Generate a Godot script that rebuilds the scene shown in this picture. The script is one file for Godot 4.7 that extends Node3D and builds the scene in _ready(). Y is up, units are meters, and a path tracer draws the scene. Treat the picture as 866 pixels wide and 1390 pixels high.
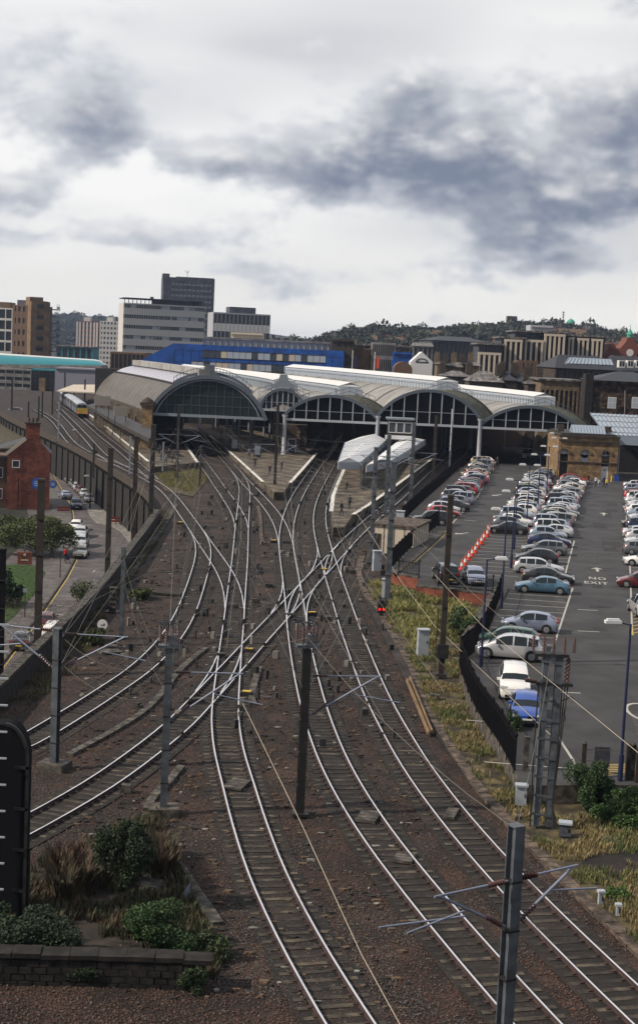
extends Node3D
# A railway station approach seen from a tower: tracks, masts, train sheds, a car park and a street. Metres, y up, rail tops at y = 0.
var M := {}
var used := {}
var rng := RandomNumberGenerator.new()
var shared := {}
# ---------------------------------------------------------------- objects
func numbered(called: String) -> String:
	if not used.has(called):
		used[called] = 0
		return called
	used[called] += 1
	return "%s_%03d" % [called, used[called]]
func tag(o: Node, label: String, category: String, group := "", kind := "") -> Node:
	if label: o.set_meta("label", label)
	if category: o.set_meta("category", category)
	if group: o.set_meta("group", group)
	if kind: o.set_meta("kind", kind)
	return o
func thing(called: String, label: String, category: String, at := Vector3.ZERO, yaw := 0.0, group := "") -> Node3D:
	var o := Node3D.new()
	o.name = numbered(called)
	add_child(o)
	o.position = at
	o.rotation.y = yaw
	tag(o, label, category, group)
	return o
func st() -> SurfaceTool:
	var s := SurfaceTool.new()
	s.begin(Mesh.PRIMITIVE_TRIANGLES)
	return s
func put(s: SurfaceTool, called: String, m: Material, parent: Node = self, smooth := false) -> MeshInstance3D:
	if smooth:
		s.generate_normals()
	return place(s.commit(), called, m, parent)
func place(mesh: Mesh, called: String, m: Material, parent: Node = self, at := Transform3D()) -> MeshInstance3D:
	var o := MeshInstance3D.new()
	o.mesh = mesh
	if m: o.material_override = m
	o.transform = at
	if parent == self:
		o.name = numbered(called)
		add_child(o)
	else:
		o.name = called
		parent.add_child(o, true)
	return o
func structure(s: SurfaceTool, called: String, m: Material, smooth := false) -> MeshInstance3D:
	var o := put(s, called, m, self, smooth)
	o.set_meta("kind", "structure")
	return o
func scatter(called: String, mesh: Mesh, m: Material, xf: Array, cols: Array, parent: Node = self) -> MultiMeshInstance3D:
	var mm := MultiMesh.new()
	mm.transform_format = MultiMesh.TRANSFORM_3D
	mm.use_colors = cols.size() > 0
	mm.mesh = mesh
	mm.instance_count = xf.size()
	for i in xf.size():
		mm.set_instance_transform(i, xf[i])
		if cols.size() > 0: mm.set_instance_color(i, cols[i])
	var o := MultiMeshInstance3D.new()
	o.multimesh = mm
	o.material_override = m
	if parent == self:
		o.name = numbered(called)
		add_child(o)
	else:
		o.name = called
		parent.add_child(o, true)
	o.set_meta("kind", "stuff")
	return o
# ---------------------------------------------------------------- shapes
func q(s: SurfaceTool, a: Vector3, b: Vector3, c: Vector3, d: Vector3) -> void:
	s.add_vertex(a); s.add_vertex(b); s.add_vertex(c)
	s.add_vertex(a); s.add_vertex(c); s.add_vertex(d)
func tri(s: SurfaceTool, a: Vector3, b: Vector3, c: Vector3) -> void:
	s.add_vertex(a); s.add_vertex(b); s.add_vertex(c)
func box(s: SurfaceTool, c: Vector3, z: Vector3, b := Basis()) -> void:
	var h := z / 2.0
	var x := b.x * h.x
	var y := b.y * h.y
	var w := b.z * h.z
	q(s, c - x - y + w, c - x + y + w, c + x + y + w, c + x - y + w)
	q(s, c + x - y - w, c + x + y - w, c - x + y - w, c - x - y - w)
	q(s, c - x - y - w, c - x + y - w, c - x + y + w, c - x - y + w)
	q(s, c + x - y + w, c + x + y + w, c + x + y - w, c + x - y - w)
	q(s, c - x + y + w, c - x + y - w, c + x + y - w, c + x + y + w)
	q(s, c - x - y - w, c - x - y + w, c + x - y + w, c + x - y - w)
func beam(s: SurfaceTool, a: Vector3, b: Vector3, w: float, h: float) -> void:
	var d := (b - a)
	var l := d.length()
	if l < 0.001: return
	var z := d / l
	var x := Vector3.UP.cross(z)
	x = Vector3.RIGHT if x.length() < 0.01 else x.normalized()
	box(s, (a + b) / 2.0, Vector3(w, h, l), Basis(x, z.cross(x), z))
func cyl(s: SurfaceTool, a: Vector3, b: Vector3, r0: float, r1: float, n := 8, caps := true) -> void:
	var z := (b - a).normalized()
	var x := z.cross(Vector3.UP if absf(z.y) < 0.9 else Vector3.RIGHT).normalized()
	var y := z.cross(x)
	for i in n:
		var p := TAU * i / n
		var p2 := TAU * (i + 1) / n
		var u := x * cos(p) + y * sin(p)
		var v := x * cos(p2) + y * sin(p2)
		s.set_smooth_group(0)
		q(s, a + u * r0, b + u * r1, b + v * r1, a + v * r0)
		if caps:
			s.set_smooth_group(-1)
			tri(s, b, b + v * r1, b + u * r1)
			tri(s, a, a + u * r0, a + v * r0)
	s.set_smooth_group(0)
func path_tube(s: SurfaceTool, pts: Array, r: float, n := 5) -> void:
	for i in pts.size() - 1:
		cyl(s, pts[i], pts[i + 1], r, r, n, false)
func lathe(s: SurfaceTool, base: Vector3, axis: Vector3, prof: Array, n := 8) -> void:
	for i in prof.size() - 1:
		cyl(s, base + axis * prof[i].y, base + axis * prof[i + 1].y, prof[i].x, prof[i + 1].x, n, false)
func ground_poly(s: SurfaceTool, pts: PackedVector2Array, y: float) -> void:
	var idx := Geometry2D.triangulate_polygon(pts)
	for k in idx.size() / 3:
		var a := pts[idx[k * 3]]
		var b := pts[idx[k * 3 + 1]]
		var c := pts[idx[k * 3 + 2]]
		tri(s, Vector3(a.x, y, a.y), Vector3(b.x, y, b.y), Vector3(c.x, y, c.y))
func prism(s: SurfaceTool, pts: PackedVector2Array, y0: float, y1: float) -> void:
	ground_poly(s, pts, y1)
	for i in pts.size():
		var a := pts[i]
		var b := pts[(i + 1) % pts.size()]
		q(s, Vector3(a.x, y0, a.y), Vector3(a.x, y1, a.y), Vector3(b.x, y1, b.y), Vector3(b.x, y0, b.y))
# a wall standing along a ground polyline, with thickness
func wall_along(s: SurfaceTool, pts: PackedVector2Array, y0: float, y1: float, w: float) -> void:
	for i in pts.size() - 1:
		var a := pts[i]
		var b := pts[i + 1]
		var n := (b - a).orthogonal().normalized() * w / 2.0
		var e := (b - a).normalized() * w * 0.24
		a -= e
		b += e
		prism(s, PackedVector2Array([a - n, b - n, b + n, a + n]), y0, y1)
func ribbon(s: SurfaceTool, pts: PackedVector2Array, w: float, y: float) -> void:
	var l := offset_path(pts, -w / 2.0)
	var r := offset_path(pts, w / 2.0)
	for i in pts.size() - 1:
		q(s, Vector3(l[i].x, y, l[i].y), Vector3(l[i + 1].x, y, l[i + 1].y), Vector3(r[i + 1].x, y, r[i + 1].y), Vector3(r[i].x, y, r[i].y))
func offset_path(p: PackedVector2Array, d: float) -> PackedVector2Array:
	var o := PackedVector2Array()
	for i in p.size():
		var t := (p[mini(i + 1, p.size() - 1)] - p[maxi(i - 1, 0)]).normalized()
		o.append(p[i] + Vector2(-t.y, t.x) * d)
	return o
# smooth curve through points, a point every `step` metres
func resample(p: PackedVector2Array, step: float) -> PackedVector2Array:
	var fine := PackedVector2Array()
	for i in p.size() - 1:
		var a := p[maxi(i - 1, 0)]
		var d := p[mini(i + 2, p.size() - 1)]
		for k in 12:
			fine.append(p[i].cubic_interpolate(p[i + 1], a, d, k / 12.0))
	fine.append(p[p.size() - 1])
	var o := PackedVector2Array([fine[0]])
	var left := step
	for i in fine.size() - 1:
		var a := fine[i]
		var l := a.distance_to(fine[i + 1])
		while l >= left and l > 0.0:
			a = a.lerp(fine[i + 1], left / l)
			o.append(a)
			l = a.distance_to(fine[i + 1])
			left = step
		left -= l
	return o
func extrude_xy(s: SurfaceTool, pts: PackedVector2Array, z0: float, z1: float, x := Transform3D()) -> void:
	var idx := Geometry2D.triangulate_polygon(pts)
	for k in idx.size() / 3:
		var a := pts[idx[k * 3]]
		var b := pts[idx[k * 3 + 1]]
		var c := pts[idx[k * 3 + 2]]
		for z: float in [z0, z1]:
			tri(s, x * Vector3(a.x, a.y, z), x * Vector3(b.x, b.y, z), x * Vector3(c.x, c.y, z))
	for i in pts.size():
		var a := pts[i]
		var b := pts[(i + 1) % pts.size()]
		q(s, x * Vector3(a.x, a.y, z0), x * Vector3(a.x, a.y, z1), x * Vector3(b.x, b.y, z1), x * Vector3(b.x, b.y, z0))
# ---------------------------------------------------------------- materials (base colours are given as linear values)
func lin(r: float, g: float, b: float, a := 1.0) -> Color:
	var c := Color(r, g, b).linear_to_srgb()
	c.a = a
	return c
func plain(key: String, r: float, g: float, b: float, rough := 0.85, metal := 0.0) -> StandardMaterial3D:
	var m := StandardMaterial3D.new()
	m.resource_name = key
	m.albedo_color = lin(r, g, b)
	m.roughness = rough
	m.metallic = metal
	M[key] = m
	return m
func noise_tex(freq: float, octaves: int, lo: Color, hi: Color, seed_ := 1, kind := FastNoiseLite.TYPE_SIMPLEX_SMOOTH, size := 512, contrast := 0.0) -> NoiseTexture2D:
	var n := FastNoiseLite.new()
	n.noise_type = kind
	n.seed = seed_
	n.frequency = freq
	n.fractal_octaves = octaves
	n.fractal_gain = 0.6
	if kind == FastNoiseLite.TYPE_CELLULAR:
		n.cellular_return_type = FastNoiseLite.RETURN_CELL_VALUE
	var t := NoiseTexture2D.new()
	t.width = size
	t.height = size
	t.seamless = true
	t.seamless_blend_skirt = 0.15
	t.noise = n
	var g := Gradient.new()
	g.set_color(0, lo)
	g.set_color(1, hi)
	g.set_offset(0, contrast)
	g.set_offset(1, 1.0 - contrast)
	t.color_ramp = g
	return t
# a weathered surface: fine grain times coarse patches, both laid in world space
func weathered(key: String, r: float, g: float, b: float, rough: float, fine_m: float, coarse_m: float, vary := 0.35, patch := 0.4, relief := 0.0, grain: Texture2D = null) -> StandardMaterial3D:
	var m := plain(key, r, g, b, rough)
	m.albedo_texture = grain if grain else shared.fine
	m.uv1_triplanar = true
	m.uv1_world_triplanar = true
	m.uv1_scale = Vector3.ONE / fine_m
	m.detail_enabled = true
	m.detail_blend_mode = BaseMaterial3D.BLEND_MODE_MUL
	m.detail_albedo = shared.patches if patch < 0.5 else shared.strong_patches
	m.detail_uv_layer = BaseMaterial3D.DETAIL_UV_2
	m.uv2_triplanar = true
	m.uv2_world_triplanar = true
	m.uv2_scale = Vector3.ONE / coarse_m
	if relief > 0.0:
		m.heightmap_enabled = true
		m.heightmap_texture = shared.fine
		m.heightmap_scale = relief
	return m
func masonry_tex(w: int, h: int, rows: int, cols: int, joint: int, base: Color, mortar: Color, vary: float, seed_: int) -> ImageTexture:
	var im := Image.create(w, h, false, Image.FORMAT_RGB8)
	im.fill(mortar)
	var r := RandomNumberGenerator.new()
	r.seed = seed_
	var rh := h / rows
	var cw := w / cols
	for j in rows:
		for i in cols + 1:
			var x := i * cw - (cw / 2 if j % 2 == 1 else 0)
			var k := 1.0 + r.randf_range(-vary, vary)
			var c := Color(base.r * k, base.g * k * (1.0 + r.randf_range(-0.06, 0.06)), base.b * k)
			im.fill_rect(Rect2i(x + joint / 2, j * rh + joint / 2, cw - joint, rh - joint).intersection(Rect2i(0, 0, w, h)), c)
	return ImageTexture.create_from_image(im)
func _ready() -> void:
	rng.seed = 20
	make_camera_and_light()
	make_materials()
	make_ground()
	make_tracks()
	make_station()
	make_city()
	make_hills()
	make_street()
	make_car_park()
	make_masts()
	make_lineside()
	make_plants()
func make_camera_and_light() -> void:
	var cam := Camera3D.new()
	cam.name = "camera"
	cam.fov = 38.3247
	cam.near = 0.5
	cam.far = 12000.0
	cam.transform = Transform3D(Basis(Vector3(0.998946, 0.045623, -0.005066), Vector3(-0.045903, 0.992844, -0.110242), Vector3(-0.000000, 0.110359, 0.993892)), Vector3(0, 20.66, 0))
	add_child(cam)
	cam.current = true
	var sun := DirectionalLight3D.new()
	sun.name = "sun"
	sun.light_energy = 1.3
	sun.light_color = Color(1.0, 0.94, 0.86)
	sun.light_angular_distance = 1.2
	sun.shadow_enabled = true
	sun.look_at_from_position(Vector3.ZERO, Vector3(0.86, -0.70, -0.26), Vector3.UP)
	add_child(sun)
	var e := Environment.new()
	e.background_mode = Environment.BG_SKY
	var sky := Sky.new()
	var pm := PanoramaSkyMaterial.new()
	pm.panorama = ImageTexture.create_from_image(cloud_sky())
	sky.sky_material = pm
	e.sky = sky
	e.background_energy_multiplier = 1.0
	e.tonemap_mode = Environment.TONE_MAPPER_LINEAR
	e.tonemap_exposure = 1.15
	e.fog_enabled = true
	e.fog_light_color = Color(0.72, 0.80, 0.95)
	e.fog_density = 0.00009
	e.sdfgi_enabled = true
	e.ssao_enabled = true
	e.ssil_enabled = true
	var w := WorldEnvironment.new()
	w.name = "world_environment"
	w.environment = e
	add_child(w)
# A broken layer of stratocumulus, computed for every direction: a bright veil above, a grey bank across the middle heights, a bright gap near the horizon.
func cloud_density(n1: FastNoiseLite, n2: FastNoiseLite, az: float, hgt: float) -> float:
	var u := deg_to_rad(az)
	var cx := sin(u) * 57.3
	var cz := cos(u) * 57.3
	var wob := n2.get_noise_3d(cx * 1.3, hgt * 2.2, cz * 1.3)
	var b1 := n1.get_noise_3d(cx * 0.8 + wob * 0.7, hgt * 1.9 + wob * 0.9, cz * 0.8)
	var b2 := n1.get_noise_3d(cx * 0.30 + 300.0, hgt * 1.2, cz * 0.30)
	var along := n2.get_noise_3d(cx * 0.16 + 50.0, 3.0, cz * 0.16)
	var dense := -0.45 + 0.85 * exp(-pow((hgt - 9.0 - 2.0 * along) / 5.0, 2.0)) + 0.5 * along
	dense = lerpf(dense, -0.58 + lobes(az, hgt), smoothstep(40.0, 18.0, absf(az)))
	var puff := 0.28 - absf(n1.get_noise_3d(cx * 1.9 + 40.0, hgt * 2.7, cz * 1.9)) * 1.9
	return dense + b1 * 1.5 + b2 * 0.45 + puff * 0.38
func cloud_light(n1: FastNoiseLite, n2: FastNoiseLite, az: float, el: float) -> Color:
	var hgt := maxf(el, 0.3)
	var t := cloud_density(n1, n2, az, hgt)
	var up := cloud_density(n1, n2, az - 0.25, hgt + 0.75)
	var u := deg_to_rad(az)
	var veil := clampf(0.55 + 1.1 * n2.get_noise_3d(sin(u) * 24.0 + 9.0, hgt * 1.7, cos(u) * 24.0), 0.0, 1.0)
	var clear := Color(0.58, 0.59, 0.62).lerp(Color(0.84, 0.84, 0.835), veil)
	clear = clear.lerp(Color(0.92, 0.895, 0.835), 0.85 * exp(-pow(hgt / 3.4, 2.0)))
	var lit := clampf(0.38 + (t - up) * 0.5, 0.0, 1.0)
	var thick := smoothstep(-0.50, 0.14, t)
	var body := Color(0.60, 0.62, 0.66).lerp(Color(0.16, 0.197, 0.28), smoothstep(-0.35, 1.1, t))
	body = body.lerp(Color(0.82, 0.815, 0.81), lit * lit * 0.8)
	var c := clear.lerp(body, thick)
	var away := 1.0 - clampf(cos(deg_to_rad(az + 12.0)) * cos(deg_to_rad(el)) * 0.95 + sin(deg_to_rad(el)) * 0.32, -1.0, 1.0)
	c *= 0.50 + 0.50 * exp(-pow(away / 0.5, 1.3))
	if el > 16.0:
		c = c.lerp(Color(0.50, 0.53, 0.60), smoothstep(16.0, 60.0, el) * 0.5)
	return c
func lobe(az: float, el: float, a: float, e: float, sa: float, se: float) -> float:
	return exp(-pow((az - a) / sa, 2.0) - pow((el - e) / se, 2.0))
func lobes(az: float, el: float) -> float:
	var v := 0.0
	v += 1.7 * lobe(az, el, 8.0, 6.1, 5.8, 2.0)
	v += 1.2 * lobe(az, el, 2.6, 7.8, 3.6, 1.5)
	v += 0.8 * lobe(az, el, 3.2, 9.7, 1.7, 0.9)
	v += 1.05 * lobe(az, el, 11.2, 9.0, 3.0, 2.0)
	v += 0.85 * lobe(az, el, -0.6, 6.7, 2.6, 0.9)
	v += 1.5 * lobe(az, el, -9.1, 7.7, 2.3, 1.15)
	v += 0.8 * lobe(az, el, -5.2, 7.1, 2.4, 0.7)
	v += 1.05 * lobe(az, el, -11.8, 5.4, 2.0, 0.5)
	v += 1.25 * lobe(az, el, -7.4, 3.9, 3.0, 0.65)
	v += 0.9 * lobe(az, el, -12.4, 3.5, 1.8, 0.45)
	v += 0.75 * lobe(az, el, -1.5, 2.8, 2.4, 0.35)
	v += 0.6 * lobe(az, el, 9.5, 3.5, 4.0, 0.5)
	v += 0.4 * lobe(az, el, -6.0, 9.6, 1.6, 0.5)
	v -= 0.6 * lobe(az, el, -6.8, 5.4, 2.6, 0.5)
	v -= 0.5 * lobe(az, el, 0.5, 4.2, 2.0, 0.6)
	v -= 0.3 * lobe(az, el, 0.0, 1.0, 40.0, 0.9)
	v -= 0.45 * lobe(az, el, -2.0, 12.9, 9.0, 1.3)
	return v
func cloud_sky() -> Image:
	var w := 4096
	var h := 2048
	var n1 := FastNoiseLite.new()
	n1.seed = 11
	n1.noise_type = FastNoiseLite.TYPE_SIMPLEX_SMOOTH
	n1.frequency = 0.16
	n1.fractal_octaves = 6
	n1.fractal_gain = 0.6
	var n2 := FastNoiseLite.new()
	n2.seed = 5
	n2.noise_type = FastNoiseLite.TYPE_SIMPLEX_SMOOTH
	n2.frequency = 0.11
	n2.fractal_octaves = 3
	var cw := 512
	var ch := 256
	var small := Image.create(cw, ch, false, Image.FORMAT_RGBF)
	for j in ch / 2 + 2:
		for i in cw:
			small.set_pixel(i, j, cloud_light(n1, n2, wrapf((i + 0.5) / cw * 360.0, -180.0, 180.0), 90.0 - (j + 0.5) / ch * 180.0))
	for j in range(ch / 2 + 2, ch):
		for i in cw:
			small.set_pixel(i, j, Color(0.10, 0.10, 0.10))
	small.resize(w, h, Image.INTERPOLATE_BILINEAR)
	var top := int((90.0 - 16.0) / 180.0 * h)
	for j in range(top, h / 2 + 8):
		var el := 90.0 - (j + 0.5) / h * 180.0
		for i in range(0, w, 2):
			var az := wrapf((i + 1.0) / w * 360.0, -180.0, 180.0)
			if absf(az) < 26.0:
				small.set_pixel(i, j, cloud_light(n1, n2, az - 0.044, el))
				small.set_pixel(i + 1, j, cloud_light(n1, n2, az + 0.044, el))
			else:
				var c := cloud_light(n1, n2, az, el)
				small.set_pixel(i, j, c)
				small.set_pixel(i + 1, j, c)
	return small
func make_materials() -> void:
	shared.fine = noise_tex(0.05, 4, Color(0.62, 0.62, 0.62), Color(1, 1, 1), 3, FastNoiseLite.TYPE_SIMPLEX_SMOOTH, 512, 0.15)
	shared.patches = noise_tex(0.012, 4, Color(0.72, 0.72, 0.72), Color(1, 1, 1), 8, FastNoiseLite.TYPE_SIMPLEX_SMOOTH, 512, 0.2)
	shared.strong_patches = noise_tex(0.012, 5, Color(0.42, 0.42, 0.43), Color(1, 1, 1), 21, FastNoiseLite.TYPE_SIMPLEX_SMOOTH, 512, 0.2)
	shared.stones = noise_tex(0.11, 1, Color(0.40, 0.36, 0.34), Color(1.0, 0.96, 0.92), 4, FastNoiseLite.TYPE_CELLULAR, 1024)
	weathered("ballast", 0.086, 0.052, 0.040, 0.95, 4.2, 23.0, 0.3, 0.9, 3.0, shared.stones)
	weathered("oily_ballast", 0.044, 0.034, 0.029, 0.9, 4.2, 17.0, 0.3, 0.9, 3.0, shared.stones)
	weathered("grey_ballast", 0.085, 0.075, 0.075, 0.95, 4.2, 23.0, 0.3, 0.9, 3.0, shared.stones)
	weathered("asphalt", 0.078, 0.078, 0.083, 0.85, 2.2, 31.0, 0.3, 0.3, 0.6)
	weathered("bay_asphalt", 0.066, 0.065, 0.070, 0.85, 2.2, 13.0, 0.3, 0.9, 0.6)
	weathered("street_asphalt", 0.19, 0.168, 0.17, 0.8, 2.2, 19.0, 0.3, 0.3, 0.6)
	weathered("pavement", 0.21, 0.195, 0.185, 0.85, 1.8, 12.0, 0.3, 0.3)
	weathered("pale_paving", 0.42, 0.40, 0.37, 0.85, 1.8, 12.0, 0.3, 0.3)
	weathered("soil", 0.075, 0.058, 0.042, 0.95, 3.1, 11.0, 0.3, 0.9, 2.0)
	weathered("dry_grass_ground", 0.19, 0.15, 0.07, 0.95, 2.3, 9.0, 0.3, 0.9, 3.0)
	weathered("lawn", 0.06, 0.125, 0.022, 0.95, 1.6, 9.0, 0.3, 0.3, 2.0)
	weathered("land", 0.055, 0.065, 0.045, 0.95, 9.0, 130.0, 0.3, 0.9)
	weathered("platform", 0.27, 0.215, 0.15, 0.85, 3.0, 21.0, 0.3, 0.9)
	plain("white_paint", 0.62, 0.61, 0.58, 0.7)
	plain("road_white", 0.38, 0.37, 0.35, 0.8)
	plain("road_yellow", 0.46, 0.33, 0.09, 0.8)
	var rh := plain("railhead", 0.92, 0.90, 0.91, 0.55, 0.95)
	rh.roughness_texture = shared.strong_patches
	rh.uv1_triplanar = true
	rh.uv1_world_triplanar = true
	rh.uv1_scale = Vector3.ONE / 14.0
	weathered("rust", 0.085, 0.047, 0.045, 0.8, 0.8, 9.0)
	weathered("sleeper", 0.075, 0.06, 0.048, 0.9, 0.9, 7.0, 0.3, 0.9)
	weathered("pale_sleeper", 0.17, 0.14, 0.10, 0.9, 0.9, 7.0, 0.3, 0.9)
	weathered("concrete", 0.20, 0.18, 0.155, 0.9, 1.3, 5.0, 0.3, 0.9)
	weathered("tan_concrete", 0.25, 0.185, 0.14, 0.9, 1.3, 6.0, 0.3, 0.9)
	weathered("galvanised", 0.22, 0.255, 0.30, 0.55, 0.7, 5.0)
	M.galvanised.metallic = 0.35
	weathered("dark_steel", 0.035, 0.033, 0.035, 0.6, 0.7, 5.0)
	weathered("brown_steel", 0.055, 0.042, 0.036, 0.7, 0.7, 5.0)
	plain("blue_steel", 0.20, 0.23, 0.31, 0.5, 0.2)
	plain("ceramic", 0.07, 0.03, 0.026, 0.3)
	plain("wire", 0.17, 0.155, 0.13, 0.5, 0.5)
	plain("pale_wire", 0.36, 0.32, 0.25, 0.5, 0.3)
	plain("dark_wire", 0.06, 0.055, 0.05, 0.6)
	plain("black", 0.012, 0.012, 0.014, 0.6)
	plain("black_paint", 0.008, 0.008, 0.010, 0.8)
	M.black_paint.metallic_specular = 0.2
	plain("navy_paint", 0.012, 0.018, 0.06, 0.45)
	plain("cabinet_grey", 0.34, 0.38, 0.43, 0.6)
	plain("yellow_paint", 0.60, 0.40, 0.04, 0.5)
	plain("red_lamp", 0.6, 0.02, 0.02, 0.4)
	M.red_lamp.emission_enabled = true
	M.red_lamp.emission = Color(1.0, 0.10, 0.08)
	M.red_lamp.emission_energy_multiplier = 1.1
	weathered("sandstone", 0.30, 0.225, 0.145, 0.9, 1.1, 7.0, 0.3, 0.3)
	weathered("old_stone", 0.10, 0.078, 0.058, 0.9, 1.4, 6.0, 0.3, 0.3)
	weathered("black_stone", 0.03, 0.026, 0.024, 0.9, 1.4, 6.0, 0.3, 0.9)
	weathered("parapet_stone", 0.038, 0.033, 0.03, 0.95, 1.4, 5.0, 0.3, 0.9, 2.0)
	weathered("coping_stone", 0.16, 0.145, 0.125, 0.95, 1.4, 3.0, 0.3, 0.9)
	weathered("slate", 0.05, 0.056, 0.075, 0.6, 1.1, 9.0)
	weathered("pale_slate", 0.40, 0.375, 0.35, 0.6, 1.1, 9.0, 0.3, 0.9)
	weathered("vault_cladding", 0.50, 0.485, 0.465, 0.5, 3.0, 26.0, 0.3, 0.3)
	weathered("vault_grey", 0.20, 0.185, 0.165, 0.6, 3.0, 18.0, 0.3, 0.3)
	weathered("vault_light", 0.62, 0.61, 0.59, 0.45, 3.0, 26.0)  # pale cladding, used for the left ridge and the painted sun streaks
	weathered("tar_repair", 0.045, 0.045, 0.048, 0.9, 1.4, 6.0, 0.3, 0.3)
	weathered("old_repair", 0.095, 0.093, 0.095, 0.9, 1.4, 6.0, 0.3, 0.3)
	weathered("moss_cladding", 0.20, 0.20, 0.13, 0.8, 2.0, 8.0, 0.3, 0.9)
	plain("lilac_glazing", 0.36, 0.36, 0.43, 0.3)
	plain("ridge_white", 0.62, 0.63, 0.64, 0.5)
	plain("steel_white", 0.38, 0.41, 0.46, 0.5)
	plain("steel_grey", 0.20, 0.235, 0.28, 0.5)
	plain("arch_blue", 0.085, 0.105, 0.135, 0.5)
	plain("gable_glass", 0.02, 0.032, 0.033, 0.2)
	M.gable_glass.metallic_specular = 0.22
	plain("shade_glass", 0.006, 0.007, 0.009, 0.3)  # near-black pane colour stands in for the dark shed interior
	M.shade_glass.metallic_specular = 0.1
	plain("dark_glass", 0.022, 0.028, 0.036, 0.12)
	plain("window_glass", 0.05, 0.06, 0.075, 0.15)
	plain("bright_glass", 0.38, 0.43, 0.50, 0.2)
	plain("canopy_white", 0.62, 0.64, 0.67, 0.6)
	plain("canopy_glass", 0.28, 0.34, 0.42, 0.25)
	weathered("cobalt", 0.008, 0.15, 0.72, 0.6, 5.0, 40.0)
	plain("teal", 0.03, 0.22, 0.27, 0.4)
	weathered("tan_brick", 0.38, 0.25, 0.14, 0.9, 4.0, 30.0)
	plain("dark_brick", 0.12, 0.075, 0.05, 0.9)
	plain("pale_concrete", 0.52, 0.505, 0.50)
	weathered("office_grey", 0.40, 0.385, 0.375, 0.85, 4.0, 30.0)
	weathered("tower_blue", 0.14, 0.145, 0.20, 0.8, 4.0, 30.0)
	plain("spandrel", 0.36, 0.38, 0.43, 0.7)
	plain("lavender_wall", 0.23, 0.23, 0.29, 0.8)
	plain("cream", 0.52, 0.46, 0.38, 0.8)
	weathered("flat_slate", 0.09, 0.10, 0.135, 0.7, 4.0, 30.0)
	plain("red_brick_far", 0.16, 0.055, 0.038, 0.9)
	plain("frame_white", 0.62, 0.62, 0.62, 0.6)
	plain("copper", 0.05, 0.30, 0.23, 0.7)
	var bt := masonry_tex(512, 512, 32, 12, 2, Color(0.60, 0.35, 0.28), Color(0.48, 0.38, 0.33), 0.2, 7)
	var rb := weathered("red_brick", 1.0, 1.0, 1.0, 0.92, 2.4, 9.0, 0.3, 0.3, 0.0, bt)
	rb.albedo_color = Color(0.92, 0.88, 0.86)
	var sb := masonry_tex(512, 512, 12, 6, 3, Color(0.66, 0.56, 0.42), Color(0.46, 0.39, 0.30), 0.1, 9)
	weathered("ashlar", 1.0, 1.0, 1.0, 0.92, 4.0, 9.0, 0.3, 0.3, 0.0, sb)
	M.ashlar.albedo_color = Color(0.86, 0.84, 0.82)
	var db := masonry_tex(512, 512, 14, 6, 4, Color(0.34, 0.26, 0.20), Color(0.17, 0.13, 0.10), 0.3, 12)
	weathered("dark_ashlar", 1.0, 1.0, 1.0, 0.92, 5.0, 9.0, 0.3, 0.9, 0.0, db)
	for a in [["silver", 0.58, 0.59, 0.62], ["white", 0.74, 0.74, 0.74], ["black", 0.012, 0.012, 0.015], ["dark blue", 0.012, 0.022, 0.075], ["blue", 0.02, 0.07, 0.32], ["teal blue", 0.09, 0.20, 0.30], ["grey", 0.17, 0.18, 0.20], ["steel blue", 0.27, 0.31, 0.43], ["red", 0.36, 0.014, 0.016], ["maroon", 0.11, 0.012, 0.016], ["green", 0.015, 0.06, 0.04], ["beige", 0.40, 0.36, 0.28], ["pale blue", 0.33, 0.40, 0.50]]:
		var p := plain("paint " + a[0], a[1], a[2], a[3], 0.3, 0.5 if a[0] in ["silver", "grey", "steel blue", "teal blue", "pale blue"] else 0.0)
		p.clearcoat_enabled = true
		p.clearcoat = 1.0
		p.clearcoat_roughness = 0.08
	plain("car_glass", 0.012, 0.017, 0.022, 0.06)
	plain("tyre", 0.012, 0.012, 0.012, 0.9)
	plain("alloy", 0.34, 0.35, 0.37, 0.35, 0.6)
	plain("tail_light", 0.36, 0.012, 0.012, 0.2)
	plain("head_light", 0.62, 0.64, 0.66, 0.12)
	plain("plate_white", 0.65, 0.65, 0.63, 0.5)
	plain("plate_yellow", 0.62, 0.46, 0.06, 0.5)
	plain("cone_orange", 0.60, 0.055, 0.02, 0.5)
	plain("barrier_red", 0.20, 0.03, 0.02, 0.6)
	for k in ["leaf", "straw"]:
		var l := plain(k, 1, 1, 1, 0.75)
		l.vertex_color_use_as_albedo = true
		l.backlight_enabled = true
		l.backlight = Color(0.25, 0.25, 0.25)
	var sm := plain("stone", 1, 1, 1, 0.95)
	sm.vertex_color_use_as_albedo = true
	weathered("bark", 0.07, 0.05, 0.035, 0.95, 0.5, 3.0)
func make_ground() -> void:
	var s := st()
	var big := PackedVector2Array([Vector2(-4200, 200), Vector2(4200, 200), Vector2(4200, -6000), Vector2(-4200, -6000)])
	ground_poly(s, big, -7.06)
	structure(s, "ground", M.land)
	s = st()
	var edge := rail_edge()
	var bed := PackedVector2Array(edge)
	bed.append_array(PackedVector2Array([Vector2(-170, -560), Vector2(170, -560), Vector2(170, -30), Vector2(-17.5, -30)]))
	ground_poly(s, bed, -0.22)
	for i in edge.size() - 1:
		q(s, Vector3(edge[i].x, -7.1, edge[i].y), Vector3(edge[i].x, -0.22, edge[i].y), Vector3(edge[i + 1].x, -0.22, edge[i + 1].y), Vector3(edge[i + 1].x, -7.1, edge[i + 1].y))
	structure(s, "track_bed", M.ballast)
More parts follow.
